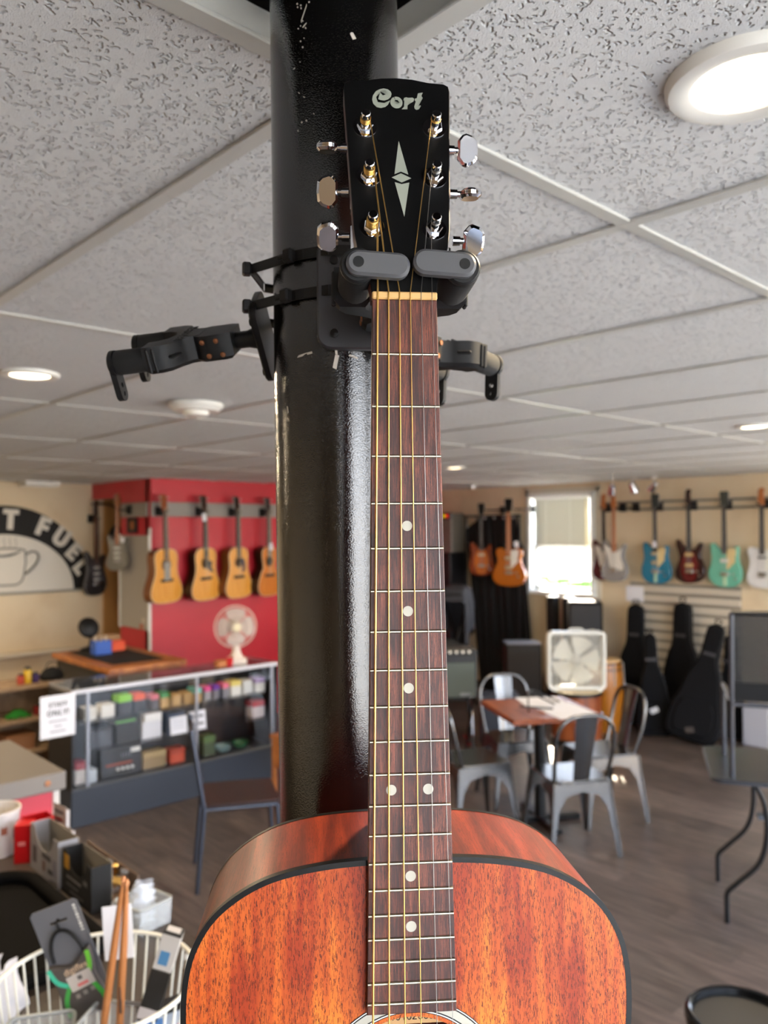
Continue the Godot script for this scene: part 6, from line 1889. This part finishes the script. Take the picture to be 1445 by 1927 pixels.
# ------------------------------------------------------------------ black soft cases along the right wall
func gig_bag(label: String, xf: Transform3D, s: float, wide := 1.0, opt := {}) -> void:
	var b = thing("guitar_case", label, "guitar case", xf, "black soft guitar cases along the right wall")
	var half := [Vector2(0, 0), Vector2(0.14, 0.005), Vector2(0.19, 0.05), Vector2(0.205, 0.16), Vector2(0.19, 0.30), Vector2(0.155, 0.42), Vector2(0.14, 0.52), Vector2(0.11, 0.64), Vector2(0.075, 0.74), Vector2(0.068, 0.92), Vector2(0.062, 1.03), Vector2(0.03, 1.065), Vector2(0, 1.07)]
	var h2 := []
	for q in half:
		h2.append(Vector2(q.x * wide, q.y) * s)
	var o := curve(mirrored(h2), 3, true)
	part(b, "shell", MB.new().extrude(o, -0.055 * s, 0.06 * s, Transform3D(), 0.025 * s, true, false).extrude(o, 0.0, 0.055 * s, Transform3D(spin(PI), Vector3.ZERO), 0.025 * s, true, false), mats.case_cloth)
	var pk := []
	for q in [Vector2(0.12, 0.06), Vector2(0.15, 0.12), Vector2(0.145, 0.28), Vector2(0.11, 0.36)]:
		pk.append(Vector2(q.x * wide, q.y) * s)
	var po := pk.duplicate()
	for i in range(pk.size() - 1, -1, -1):
		po.append(Vector2(-pk[i].x, pk[i].y))
	part(b, "front_pocket", MB.new().extrude(po, 0.055 * s, 0.08 * s, Transform3D(), 0.012 * s), mats.case_cloth)
	part(b, "zip", MB.new().tube(v3(curve(mirrored(h2), 2, true), 0.0), 0.006, 6, false, 1.0, true), paint("0e0e10", 0.4))
	part(b, "neck_strap", MB.new().box(Vector3(0, 0.8 * s, 0.062 * s), Vector3(0.11, 0.03, 0.006), 0.002), paint("2d2d31", 0.6))
	part(b, "handle", MB.new().tube(curve([Vector3(0, 1.06 * s, 0), Vector3(0.03, 1.11 * s, 0), Vector3(-0.03, 1.11 * s, 0), Vector3(0, 1.06 * s, 0)], 4), 0.007, 6), mats.case_cloth)
	if opt.has("patch"):
		part(b, "patch", MB.new().extrude(rrect(0.075, 0.05, 0.01), 0.08 * s, 0.083 * s, Transform3D(Basis(Vector3(0, 0, 1), 0.4), Vector3(0.0, opt.patch * s, 0))), paint(opt.col, 0.5))

func build_cases() -> void:
	var R := -PI / 2
	gig_bag("tall black guitar case with a red tag nearest the conga drum", Transform3D(Basis.from_euler(Vector3(-0.10, R + 0.25, 0.0), EULER_ORDER_YXZ), Vector3(7.29, 0.0, -4.18)), 1.10, 1.0, {"patch": 0.22, "col": "7a2a2a"})
	gig_bag("tallest black guitar case against the slat wall", Transform3D(Basis.from_euler(Vector3(-0.06, R + 0.1, 0.0), EULER_ORDER_YXZ), Vector3(7.36, 0.0, -3.72)), 1.14, 1.0)
	gig_bag("short black guitar case with a white patch in front of the tall ones", Transform3D(Basis.from_euler(Vector3(-0.12, R + 0.5, 0.05), EULER_ORDER_YXZ), Vector3(7.02, 0.0, -3.80)), 0.88, 0.92, {"patch": 0.27, "col": "c9c9cc"})
	gig_bag("wide black guitar case leaning to the right of the others", Transform3D(Basis.from_euler(Vector3(-0.14, R + 0.25, -0.22), EULER_ORDER_YXZ), Vector3(6.98, 0.03, -3.46)), 1.0, 1.15, {"patch": 0.1, "col": "3a3330"})
	gig_bag("black guitar case behind the mesh chair, rightmost in the row", Transform3D(Basis.from_euler(Vector3(-0.08, R, 0.0), EULER_ORDER_YXZ), Vector3(7.42, 0.0, -3.29)), 0.88, 0.8)

# ------------------------------------------------------------------ patio table with a sling chair on it, stool
func build_patio_set() -> void:
	var e1 := Vector3(0.872, 0, -0.489)
	var e2 := Vector3(0.489, 0, 0.872)
	var A := Vector3(3.853, 0, -1.798)
	var B := Basis(e2, Vector3.UP, -e1)     # local x along e2, local -z along e1
	var t = thing("patio_table", "dark metal table with thin curved legs at the right edge", "table", Transform3D(B.orthonormalized(), A))
	part(t, "table_top", MB.new().extrude(rrect(0.95, 0.645, 0.06, 5), 0.70, 0.722, Transform3D(Basis(Vector3.RIGHT, -PI / 2), Vector3(0.475, 0, -0.3225)), 0.006), paint("3b3d42", 0.3, 0.4))
	for z in [-0.08, -0.57]:
		for sd in [[0.0, 1.0], [0.95, -1.0]]:
			part(t, "leg", MB.new().tube(curve([Vector3(sd[0] + sd[1] * 0.20, 0.70, z), Vector3(sd[0] + sd[1] * 0.245, 0.60, z), Vector3(sd[0] + sd[1] * 0.255, 0.45, z), Vector3(sd[0] + sd[1] * 0.22, 0.31, z), Vector3(sd[0] + sd[1] * 0.12, 0.20, z), Vector3(sd[0] + sd[1] * 0.075, 0.15, z), Vector3(sd[0] + sd[1] * 0.07, 0.10, z), Vector3(sd[0] + sd[1] * 0.07, 0.0, z)], 5), 0.0125, 10), mats.black_metal)
	part(t, "stretcher", MB.new().box(Vector3(0.45, 0.46, -0.32), Vector3(0.42, 0.02, 0.08), 0.004), paint("5b6068", 0.4, 0.4))
	# upright sling chair standing on the table, back to the camera
	var c = thing("sling_chair", "black mesh-backed chair standing on the metal table", "chair", Transform3D(B.orthonormalized(), A + Vector3(0, 0.7235, 0) + e2 * 0.10 + e1 * 0.05))
	var fm = paint("4a4b50", 0.3, 0.6)
	for x in [0.0, 0.48]:
		part(c, "back_tube", MB.new().tube([Vector3(x, 0.0, 0.0), Vector3(x, 0.40, 0.02), Vector3(x, 0.81, 0.06)], 0.012, 10), fm)
		part(c, "front_leg", MB.new().tube([Vector3(x, 0.0, -0.42), Vector3(x, 0.38, -0.40)], 0.014, 10), fm)
		part(c, "seat_rail", MB.new().tube([Vector3(x, 0.37, 0.02), Vector3(x, 0.38, -0.40)], 0.012, 8), fm)
	part(c, "top_rail", MB.new().tube([Vector3(0, 0.81, 0.06), Vector3(0.48, 0.81, 0.06)], 0.013, 10), mats.black_metal)
	part(c, "seat_bar", MB.new().tube([Vector3(0, 0.36, 0.02), Vector3(0.48, 0.36, 0.02)], 0.012, 10), fm)
	part(c, "mesh_back", MB.new().box(Vector3(0.24, 0.60, 0.042), Vector3(0.46, 0.40, 0.003), 0.001, Basis(Vector3.RIGHT, 0.098)), mats.sling_mesh)
	part(c, "lower_band", MB.new().box(Vector3(0.24, 0.425, 0.024), Vector3(0.46, 0.09, 0.008), 0.002, Basis(Vector3.RIGHT, 0.098)), mats.black_cloth)
	part(c, "mesh_seat", MB.new().box(Vector3(0.24, 0.376, -0.19), Vector3(0.46, 0.004, 0.40), 0.001), mats.sling_mesh)
	# stool in the lower right corner
	var s = thing("round_stool", "black round stool with a raised rim in the bottom right corner", "stool", Vector3(2.215, 0, -0.955))
	part(s, "seat", MB.new().lathe([Vector2(0.0001, 0.605), Vector2(0.125, 0.605), Vector2(0.13, 0.60), Vector2(0.13, 0.59), Vector2(0.0001, 0.585)], 40), paint("1b1a19", 0.5))
	part(s, "rim_ring", MB.new().lathe([Vector2(0.126, 0.60), Vector2(0.13, 0.622), Vector2(0.138, 0.626), Vector2(0.147, 0.62), Vector2(0.15, 0.60), Vector2(0.145, 0.58), Vector2(0.128, 0.58)], 48), mat("stool_rim", Color(0.012, 0.014, 0.018), 0.18))
	for k in 4:
		var an := TAU * k / 4.0 + 0.4
		part(s, "leg", MB.new().tube([Vector3(cos(an) * 0.18, 0, sin(an) * 0.18), Vector3(cos(an) * 0.10, 0.585, sin(an) * 0.10)], 0.012, 8), mats.black_metal)
	var ring := []
	for k in 28:
		ring.append(Vector3(cos(TAU * k / 28.0) * 0.155, 0.2, sin(TAU * k / 28.0) * 0.155))
	part(s, "foot_ring", MB.new().tube(ring, 0.008, 8, false, 1.0, true), mats.black_metal)

# ------------------------------------------------------------------ merchandise table, lower left
func arch_box(label: String, xf: Transform3D, w: float, h: float, d: float, front, inner, prints: Array) -> void:
	# counter display carton with an arched cut-out in its front; local +z is the front
	var b = thing("display_carton", label, "carton", xf, "display cartons on the merchandise table")
	var p := [Vector2(-w / 2, 0), Vector2(w / 2, 0), Vector2(w / 2, h)]
	p.append_array(arc(Vector2(0.0, h), w * 0.32, 0, -PI, 14, h * 0.42))
	p.append(Vector2(-w / 2, h))
	part(b, "front", MB.new().extrude(p, d / 2 - 0.002, d / 2), front)
	part(b, "back", MB.new().box(Vector3(0, h * 0.5, -d / 2 + 0.001), Vector3(w, h, 0.002)), inner)
	for s in [-1.0, 1.0]:
		part(b, "side", MB.new().box(Vector3(s * (w / 2 - 0.001), h * 0.5, 0), Vector3(0.002, h, d - 0.004)), front)
	part(b, "bottom", MB.new().box(Vector3(0, 0.001, 0), Vector3(w - 0.004, 0.002, d - 0.004)), inner)
	for q in prints:
		part(b, "print", MB.new().box(Vector3(q[0], q[1], d / 2 + 0.0004), Vector3(q[2], q[3], 0.0006)), paint(q[4], 0.6))

func clear_tub(label: String, xf: Transform3D, w: float, d: float, h: float) -> Node3D:
	var b = thing("clear_tub", label, "plastic tub", xf, "clear plastic tubs")
	var m = mats.clear_plastic
	for s in [-1.0, 1.0]:
		part(b, "wall", MB.new().box(Vector3(s * w * 0.47, h / 2, 0), Vector3(0.0025, h, d), 0.0, Basis(Vector3(0, 0, 1), -s * 0.1)), m)
		part(b, "wall", MB.new().box(Vector3(0, h / 2, s * d * 0.47), Vector3(w, h, 0.0025), 0.0, Basis(Vector3.RIGHT, s * 0.1)), m)
	part(b, "bottom", MB.new().box(Vector3(0, 0.002, 0), Vector3(w * 0.9, 0.0025, d * 0.9)), m)
	var r := v3x(rrect(w * 1.06, d * 1.06, 0.015, 3), h)
	part(b, "lip", MB.new().tube(r, 0.0035, 6, false, 1.0, true), mat("tub_lip", Color(0.62, 0.63, 0.62), 0.3))
	return b

func build_front_table() -> void:
	var t = thing("merchandise_table", "dark table crowded with small goods at the lower left", "table", Vector3(0.70, 0, -2.06))
	part(t, "table_top", MB.new().box(Vector3(0, 0.885, 0), Vector3(0.74, 0.03, 1.70), 0.004), paint("3a302a", 0.5))
	part(t, "apron", MB.new().box(Vector3(0, 0.83, 0), Vector3(0.68, 0.08, 1.62), 0.003), paint("231e1b", 0.5))
	for sx in [-1.0, 1.0]:
		for sz in [-1.0, 1.0]:
			part(t, "leg", MB.new().box(Vector3(sx * 0.31, 0.395, sz * 0.78), Vector3(0.05, 0.79, 0.05), 0.004), paint("231e1b", 0.5))
	var y := 0.9
	# white and gold bucket
	var b = thing("printed_bucket", "white bucket with a gold and grey print at the left edge", "bucket", Vector3(0.868, y, -2.79))
	part(b, "wall", MB.new().lathe([Vector2(0.0001, 0.0), Vector2(0.062, 0.0), Vector2(0.074, 0.135), Vector2(0.077, 0.137), Vector2(0.077, 0.145), Vector2(0.071, 0.145), Vector2(0.06, 0.006)], 32), paint("cfc9c4", 0.35))
	for k in 5:
		part(b, "print", MB.new().box(Vector3(cos(0.3 + k * 0.6) * 0.069, 0.05 + 0.02 * (k % 3), sin(0.3 + k * 0.6) * 0.069), Vector3(0.02, 0.03, 0.003), 0.001, spin(PI / 2 - (0.3 + k * 0.6))), paint(["a88a4c", "7d7a80", "9a5a44", "6f7076", "b59a5c"][k], 0.5))
	# red carton
	var r = thing("red_carton", "glossy red upright carton beside the printed bucket", "carton", Transform3D(spin(-0.5), Vector3(0.918, y, -2.665)))
	part(r, "body", MB.new().box(Vector3(0, 0.06, 0), Vector3(0.055, 0.12, 0.055), 0.002), paint("b80c12", 0.3))
	part(r, "logo_patch", MB.new().box(Vector3(-0.005, 0.062, 0.028), Vector3(0.022, 0.012, 0.0008)), paint("d87a78", 0.5))
	var r2 = thing("red_tray", "open red tray behind the red carton", "tray", Vector3(0.988, y, -2.75))
	for q in [[Vector3(0, 0.05, 0.035), Vector3(0.08, 0.10, 0.003)], [Vector3(0, 0.05, -0.035), Vector3(0.08, 0.10, 0.003)], [Vector3(0.04, 0.05, 0), Vector3(0.003, 0.10, 0.07)], [Vector3(-0.04, 0.05, 0), Vector3(0.003, 0.10, 0.07)]]:
		part(r2, "side", MB.new().box(q[0], q[1], 0.001), paint("b80c12", 0.3))
	part(r2, "bottom", MB.new().box(Vector3(0, 0.002, 0), Vector3(0.08, 0.004, 0.07)), paint("b80c12", 0.3))
	# hang cards on a clear stand
	for q in [[1.05, -2.72, 0.12, "printed hang card in a clear stand behind the cartons, taller one"], [1.02, -2.60, 0.09, "printed hang card in a clear stand, shorter one nearer the camera"]]:
		var a = thing("card_stand", q[3], "card", Transform3D(spin(-PI / 2 + 0.1), Vector3(q[0], y, q[1])), "printed hang cards")
		part(a, "card", MB.new().box(Vector3(0, q[2] / 2 + 0.01, 0), Vector3(0.085, q[2], 0.002), 0.0), paint("9a928e", 0.6))
		part(a, "clear_edge", MB.new().box(Vector3(0.05, q[2] / 2, 0), Vector3(0.008, q[2] + 0.01, 0.012), 0.001), paint("b9b2b0", 0.25))
		part(a, "base", MB.new().box(Vector3(0, 0.004, 0), Vector3(0.1, 0.008, 0.03), 0.001), paint("b9b2b0", 0.25))
		for k in 4:
			part(a, "print_line", MB.new().box(Vector3(-0.005, q[2] * (0.9 - k * 0.2), 0.0014), Vector3(0.06 - 0.01 * (k % 2), 0.009, 0.0006)), paint(["4a4648", "8e3a36", "5a5658", "6a6466"][k], 0.7))
	# two cartons with arched fronts facing the camera side
	var fx := spin(-PI / 2)
	arch_box("white display carton with an arched front and dark print", Transform3D(fx, Vector3(0.945, y, -2.495)), 0.225, 0.135, 0.06, paint("8d8a8c", 0.6), paint("7d766c", 0.7), [[0.02, 0.066, 0.07, 0.016, "3a3638"], [-0.075, 0.05, 0.03, 0.05, "4a4244"], [0.0, 0.035, 0.025, 0.03, "6a5048"], [0.05, 0.03, 0.035, 0.014, "2a2628"], [0.085, 0.05, 0.03, 0.05, "75717a"]])
	arch_box("black and yellow display carton with an arched front", Transform3D(fx, Vector3(0.95, y, -2.262)), 0.20, 0.125, 0.06, paint("0e0d0d", 0.8), paint("7d766c", 0.7), [[-0.07, 0.095, 0.035, 0.04, "a87818"], [-0.02, 0.055, 0.10, 0.006, "6a6664"], [-0.03, 0.035, 0.08, 0.005, "4a4746"], [0.0, 0.018, 0.09, 0.005, "4a4746"], [0.06, 0.07, 0.025, 0.012, "5a5755"]])
	# open wooden tray of small gold parts
	var g = thing("parts_tray", "open brown tray of small gold parts at the table edge", "tray", Vector3(1.03, y, -2.36))
	part(g, "bottom", MB.new().box(Vector3(0, 0.003, 0), Vector3(0.07, 0.006, 0.36)), paint("5a4534", 0.6))
	part(g, "rim", MB.new().box(Vector3(0.036, 0.03, 0), Vector3(0.005, 0.06, 0.36), 0.001), paint("6a5648", 0.6))
	for k in 3:
		part(g, "divider", MB.new().box(Vector3(0, 0.025, -0.12 + k * 0.12), Vector3(0.066, 0.05, 0.003)), paint("6a5648", 0.6))
	var rn := RandomNumberGenerator.new()
	rn.seed = 5
	for k in 14:
		part(g, "gold_part", MB.new().box(Vector3(rn.randf_range(-0.025, 0.025), rn.randf_range(0.02, 0.065), rn.randf_range(-0.16, 0.16)), Vector3(0.022, 0.012, 0.03), 0.003, Basis.from_euler(Vector3(rn.randf(), rn.randf() * 3.0, rn.randf()))), mats.bronze if k % 3 else mats.steel)
	# black tray and dark goods
	var tr = thing("black_tray", "shallow black tray on the merchandise table", "tray", Vector3(0.70, y, -2.22))
	part(tr, "bottom", MB.new().extrude(rrect(0.34, 0.62, 0.1, 5), 0.0, 0.006, Transform3D(Basis(Vector3.RIGHT, -PI / 2), Vector3.ZERO)), mat("tray_black", Color(0.05, 0.045, 0.045), 0.9, 0.0, 0.2))
	part(tr, "rim", MB.new().tube(v3x(rrect(0.34, 0.62, 0.1, 6), 0.022), 0.018, 8, false, 1.0, true), mat("tray_black", Color(), 0.9))
	# clear tubs near the edge
	clear_tub("clear plastic tub of small bags at the table edge behind the basket", Transform3D(spin(0.2), Vector3(1.0, y, -2.02)), 0.10, 0.11, 0.065)
	var bagm := mat("clear_bag", Color(0.9, 0.92, 0.95, 0.45), 0.12)
	bagm.transparency = BaseMaterial3D.TRANSPARENCY_ALPHA
	var bag = thing("plastic_bag", "crumpled clear bag standing in the tub", "bag", Vector3(1.0, y + 0.006, -2.02))
	var rows := []
	for i in 9:
		var row := []
		for j in 13:
			var an := TAU * j / 12.0
			var rad := 0.034 + 0.009 * sin(i * 2.1 + j * 1.9) - 0.02 * absf(i / 8.0 - 0.4)
			row.append(Vector3(cos(an) * rad, i * 0.013, sin(an) * rad * 0.8))
		rows.append(row)
	part(bag, "film", MB.new().sheet(rows), bagm)
	for q in [[1.015, -1.735, 0.045, "white round plastic disc lying at the table edge"], [1.0, -2.13, 0.035, "grey round plastic disc behind the clear tub"]]:
		solo("plastic_disc", q[3], "plastic disc", MB.new().lathe([Vector2(0.0001, 0.012), Vector2(q[2] * 0.85, 0.012), Vector2(q[2] * 0.9, 0.02), Vector2(q[2], 0.02), Vector2(q[2] * 1.03, 0.0), Vector2(0.0001, 0.0)], 28), paint("aeb0b2", 0.35), Transform3D(Basis(Vector3(0, 0, 1), 0.0), Vector3(q[0], y + (0.0 if q[1] > -1.8 else 0.0), q[1])), "round plastic discs")
	# white paper bag on the left
	var wb = thing("paper_bag", "white folded paper bag at the left edge beside the basket", "bag", Transform3D(spin(0.7), Vector3(0.56, y, -1.83)))
	var fr := []
	for i in 7:
		var row := []
		for j in 9:
			var u := j / 8.0 - 0.5
			var v := i / 6.0
			row.append(Vector3(u * (0.17 - 0.03 * v), v * 0.11, 0.035 - 0.02 * v + 0.006 * sin(j * 1.7 + i)))
		fr.append(row)
	part(wb, "front", MB.new().sheet(fr, 0.0012), paint("c9c6c8", 0.8))
	var bk := []
	for i in 7:
		var row := []
		for j in 9:
			var u := j / 8.0 - 0.5
			var v := i / 6.0
			row.append(Vector3(u * (0.17 - 0.03 * v), v * 0.115, -0.035 + 0.02 * v + 0.006 * sin(j * 1.3 + i * 1.4)))
		bk.append(row)
	part(wb, "back", MB.new().sheet(bk, 0.0012), paint("c9c6c8", 0.8))
	part(wb, "bottom", MB.new().box(Vector3(0, 0.001, 0), Vector3(0.17, 0.002, 0.07)), paint("c9c6c8", 0.8))

func build_basket() -> void:
	var y := 0.9
	var c := Vector3(0.64, y, -1.482)
	var b = thing("wire_basket", "round white wire basket full of accessories at the lower left", "basket", c)
	var m = mats.white_wire
	for q in [[0.181, 0.205, 0.0042], [0.155, 0.006, 0.003]]:
		var ring := []
		for k in 56:
			var a := TAU * k / 56.0
			ring.append(Vector3(cos(a) * q[0], q[1], sin(a) * q[0]))
		part(b, "ring", MB.new().tube(ring, q[2], 8, false, 1.0, true), m)
	for k in 44:
		var a := TAU * k / 44.0
		part(b, "wire", MB.new().tube([Vector3(cos(a) * 0.155, 0.006, sin(a) * 0.155), Vector3(cos(a) * 0.181, 0.205, sin(a) * 0.181)], 0.0022, 6), m)
	part(b, "bottom_grid", MB.new().lathe([Vector2(0.0001, 0.004), Vector2(0.155, 0.004), Vector2(0.155, 0.002), Vector2(0.0001, 0.002)], 32), paint("15171c", 0.6))
	# drum sticks
	for q in [[Vector3(0.642, 0.908, -1.487), Vector3(0.676, 1.302, -1.442), "left"], [Vector3(0.672, 0.908, -1.462), Vector3(0.680, 1.296, -1.438), "right"]]:
		var d: Vector3 = (q[1] - q[0]).normalized()
		var l: float = (q[1] - q[0]).length()
		var s = thing("drum_stick", "hickory drum stick standing in the wire basket, %s of two" % q[2], "drum stick", Vector3.ZERO, "drum sticks in the basket")
		var pts := []
		var rad := []
		for k in [[0.0, 0.004], [0.008, 0.0068], [0.05, 0.0072], [0.68, 0.0071], [0.9, 0.0048], [0.955, 0.0030]]:
			pts.append(q[0] + d * l * k[0])
			rad.append(k[1])
		part(s, "shaft", MB.new().tube(pts, rad, 14), mat("hickory", Color(0.66, 0.42, 0.23), 0.5))
		part(s, "tip", MB.new().lathe([Vector2(0.0001, -0.010), Vector2(0.0032, -0.007), Vector2(0.0048, 0.0), Vector2(0.0036, 0.006), Vector2(0.0001, 0.009)], 14, Transform3D(Basis(d.cross(Vector3(0, 0, 1)).normalized(), d, d.cross(Vector3(0, 0, 1)).normalized().cross(d)), q[0] + d * l * 0.975)), mat("hickory_tip", Color(0.74, 0.50, 0.33), 0.45))
		if q[2] == "right":
			part(s, "stamp", MB.new().box(q[0] + d * l * 0.42 + Vector3(-0.004, 0, 0.0062), Vector3(0.004, 0.05, 0.0008), 0.0, Basis(Vector3(0, 0, 1), 0.03)), mats.ink)
	# cable pack: card with a cable loop and a printed wrapper
	var ux := Vector3(0.062, 0.032, 0.058).normalized()
	var uy := Vector3(-0.030, 0.165, -0.022)
	uy = (uy - ux * uy.dot(ux)).normalized()
	var xf := Transform3D(Basis(ux, uy, ux.cross(uy)), Vector3(0.652, 1.035, -1.545))
	var p = thing("cable_pack", "grey digiflex cable pack with green stripes in the wire basket", "cable pack", xf)
	for s in [1.0, -1.0]:
		var cp := [Vector2(0, 0.1975), Vector2(0.042, 0.1975), Vector2(0.048, 0.1915), Vector2(0.048, -0.0015), Vector2(0.042, -0.0075), Vector2(0, -0.0075), Vector2(0, 0.163), Vector2(0.018, 0.163), Vector2(0.018, 0.168), Vector2(0.005, 0.168), Vector2(0.0, 0.173)]
		var cq := []
		for q in cp:
			cq.append(Vector2(0.002 + q.x * s, q.y))
		part(p, "card", MB.new().extrude(cq, -0.001, 0.001), paint("5e5e62", 0.5))
	for k in 9:
		part(p, "side_print", MB.new().box(Vector3(0.041, 0.185 - k * 0.0062, 0.0013), Vector3(0.0052, 0.0042 - 0.001 * (k % 3), 0.0004)), mats.white_plastic)
	var loop := []
	for k in 25:
		var a := lerpf(0.0, PI, k / 24.0)
		loop.append(Vector3(cos(a) * 0.031, 0.095 + sin(a) * 0.055, 0.006))
	part(p, "cable", MB.new().tube(loop, 0.0036, 8), mats.black_plastic)
	part(p, "cable_clip", MB.new().box(Vector3(0, 0.156, 0.004), Vector3(0.004, 0.02, 0.006), 0.001), mats.black_plastic)
	part(p, "wrapper", MB.new().extrude(curve([Vector2(-0.044, 0.09), Vector2(0.0, 0.08), Vector2(0.044, 0.105), Vector2(0.040, 0.05), Vector2(0.046, -0.01), Vector2(0.0, -0.02), Vector2(-0.046, -0.015), Vector2(-0.040, 0.04)], 4, true), 0.002, 0.014, Transform3D(), 0.003), paint("4c4642", 0.5))
	part(p, "brand_print", text("digiflex", 0.011, 0.0006, 400), mat("brand_print", Color(0.82, 0.70, 0.58), 0.5), Transform3D(Basis(Vector3(0, 0, 1), 0.12), Vector3(0.008, 0.074, 0.0145)))
	part(p, "price_label", MB.new().box(Vector3(0.010, 0.050, 0.0146), Vector3(0.050, 0.030, 0.0006), 0.0, Basis(Vector3(0, 0, 1), 0.1)), paint("b9b0a8", 0.6))
	part(p, "price_print", MB.new().box(Vector3(0.012, 0.043, 0.0152), Vector3(0.022, 0.006, 0.0004), 0.0, Basis(Vector3(0, 0, 1), 0.1)), paint("c86a66", 0.6))
	part(p, "price_print", MB.new().box(Vector3(0.010, 0.056, 0.0152), Vector3(0.009, 0.008, 0.0004), 0.0, Basis(Vector3(0, 0, 1), 0.1)), paint("5a5654", 0.6))
	for q in [["3fb592", [Vector2(-0.043, 0.088), Vector2(-0.034, 0.06), Vector2(-0.014, 0.045)]], ["3f9a44", [Vector2(-0.014, 0.045), Vector2(-0.030, 0.02), Vector2(-0.034, -0.012)]], ["6cc23a", [Vector2(0.040, 0.100), Vector2(0.037, 0.075), Vector2(0.030, 0.06)]], ["3cae38", [Vector2(0.030, 0.04), Vector2(0.040, 0.015), Vector2(0.042, 0.0)]]]:
		var c2 := curve(q[1], 6)
		var wd := []
		for k in c2.size():
			wd.append(0.009)
		part(p, "green_stripe", MB.new().ribbon(c2, wd, 0.0146), paint(q[0], 0.45))
	for k in 3:
		part(p, "small_icon", MB.new().box(Vector3(-0.006 + k * 0.016, 0.022 + k * 0.003, 0.0146), Vector3(0.008, 0.008, 0.0006)), paint("8a827c", 0.6))
	# small upright carton
	var vx := Vector3(0.024, -0.010, 0.022).normalized()
	var vy := Vector3(0.013, 0.114, 0.015)
	vy = (vy - vx * vy.dot(vx)).normalized()
	var k1 = thing("accessory_carton", "narrow white and black carton at the back of the wire basket", "carton", Transform3D(Basis(vx, vy, vx.cross(vy)), Vector3(0.712, 1.04, -1.415)))
	part(k1, "upper_half", MB.new().box(Vector3(0, 0.128, 0), Vector3(0.036, 0.068, 0.026), 0.001), paint("a9a39c", 0.5))
	part(k1, "lower_half", MB.new().box(Vector3(0, 0.046, 0), Vector3(0.037, 0.095, 0.027), 0.001), paint("17130f", 0.5))
	part(k1, "top_flap", MB.new().box(Vector3(0, 0.164, 0), Vector3(0.036, 0.005, 0.027), 0.001), paint("1d1a18", 0.5))
	part(k1, "top_label", MB.new().box(Vector3(0, 0.1672, 0), Vector3(0.026, 0.0008, 0.018)), paint("b9b2ac", 0.6))
	part(k1, "blue_print", MB.new().box(Vector3(-0.002, 0.118, 0.0134), Vector3(0.018, 0.026, 0.0006)), paint("3f6f94", 0.5))
	part(k1, "white_base_label", MB.new().box(Vector3(-0.002, 0.010, 0.0142), Vector3(0.034, 0.022, 0.0006)), paint("a9a09c", 0.6))
	# folded white sheet behind the sticks
	solo("folded_sheet", "white folded sheet leaning inside the wire basket behind the sticks", "paper", MB.new().box(Vector3(0, 0.05, 0), Vector3(0.058, 0.10, 0.002), 0.0, Basis(Vector3(0, 0, 1), 0.12)), mats.white_paper, Transform3D(Basis.from_euler(Vector3(-0.15, -0.75, 0.0)), Vector3(0.705, 1.10, -1.535)))
	# clear bins in the front of the basket
	clear_tub("clear plastic tub at the front left inside the wire basket", Transform3D(spin(-0.5), Vector3(0.552, y + 0.014, -1.525)), 0.11, 0.085, 0.12)
	clear_tub("clear plastic tub holding the drum sticks inside the wire basket", Transform3D(spin(-0.9), Vector3(0.655, y + 0.01, -1.445)), 0.11, 0.11, 0.13)
	# colourful flat packs at the front
	var fp = thing("string_pack", "flat pack with blue and pink print at the front of the basket", "pack", Transform3D(Basis.from_euler(Vector3(-0.9, -0.75, 0.3)), Vector3(0.72, 1.02, -1.375)))
	part(fp, "envelope", MB.new().box(Vector3.ZERO, Vector3(0.09, 0.075, 0.004), 0.001), paint("a9b4c4", 0.5))
	part(fp, "blue_print", MB.new().box(Vector3(-0.015, 0.012, 0.0022), Vector3(0.035, 0.03, 0.0006)), paint("4a76b0", 0.5))
	part(fp, "pink_print", MB.new().box(Vector3(0.012, -0.006, 0.0022), Vector3(0.05, 0.008, 0.0006), 0.0, Basis(Vector3(0, 0, 1), 0.5)), paint("d07a8a", 0.5))
	part(fp, "black_top", MB.new().box(Vector3(0.0, 0.045, 0.0), Vector3(0.085, 0.03, 0.005), 0.001), paint("17161a", 0.5))
	var fp2 = thing("string_pack", "flat pack with a yellow corner standing at the right of the basket", "pack", Transform3D(Basis.from_euler(Vector3(-0.2, -1.0, 0.1)), Vector3(0.752, 0.99, -1.405)))
	part(fp2, "envelope", MB.new().box(Vector3.ZERO, Vector3(0.05, 0.11, 0.004), 0.001), paint("b4b6c0", 0.5))
	part(fp2, "yellow_print", MB.new().box(Vector3(0, 0.035, 0.0022), Vector3(0.03, 0.02, 0.0006)), paint("d0a82a", 0.5))
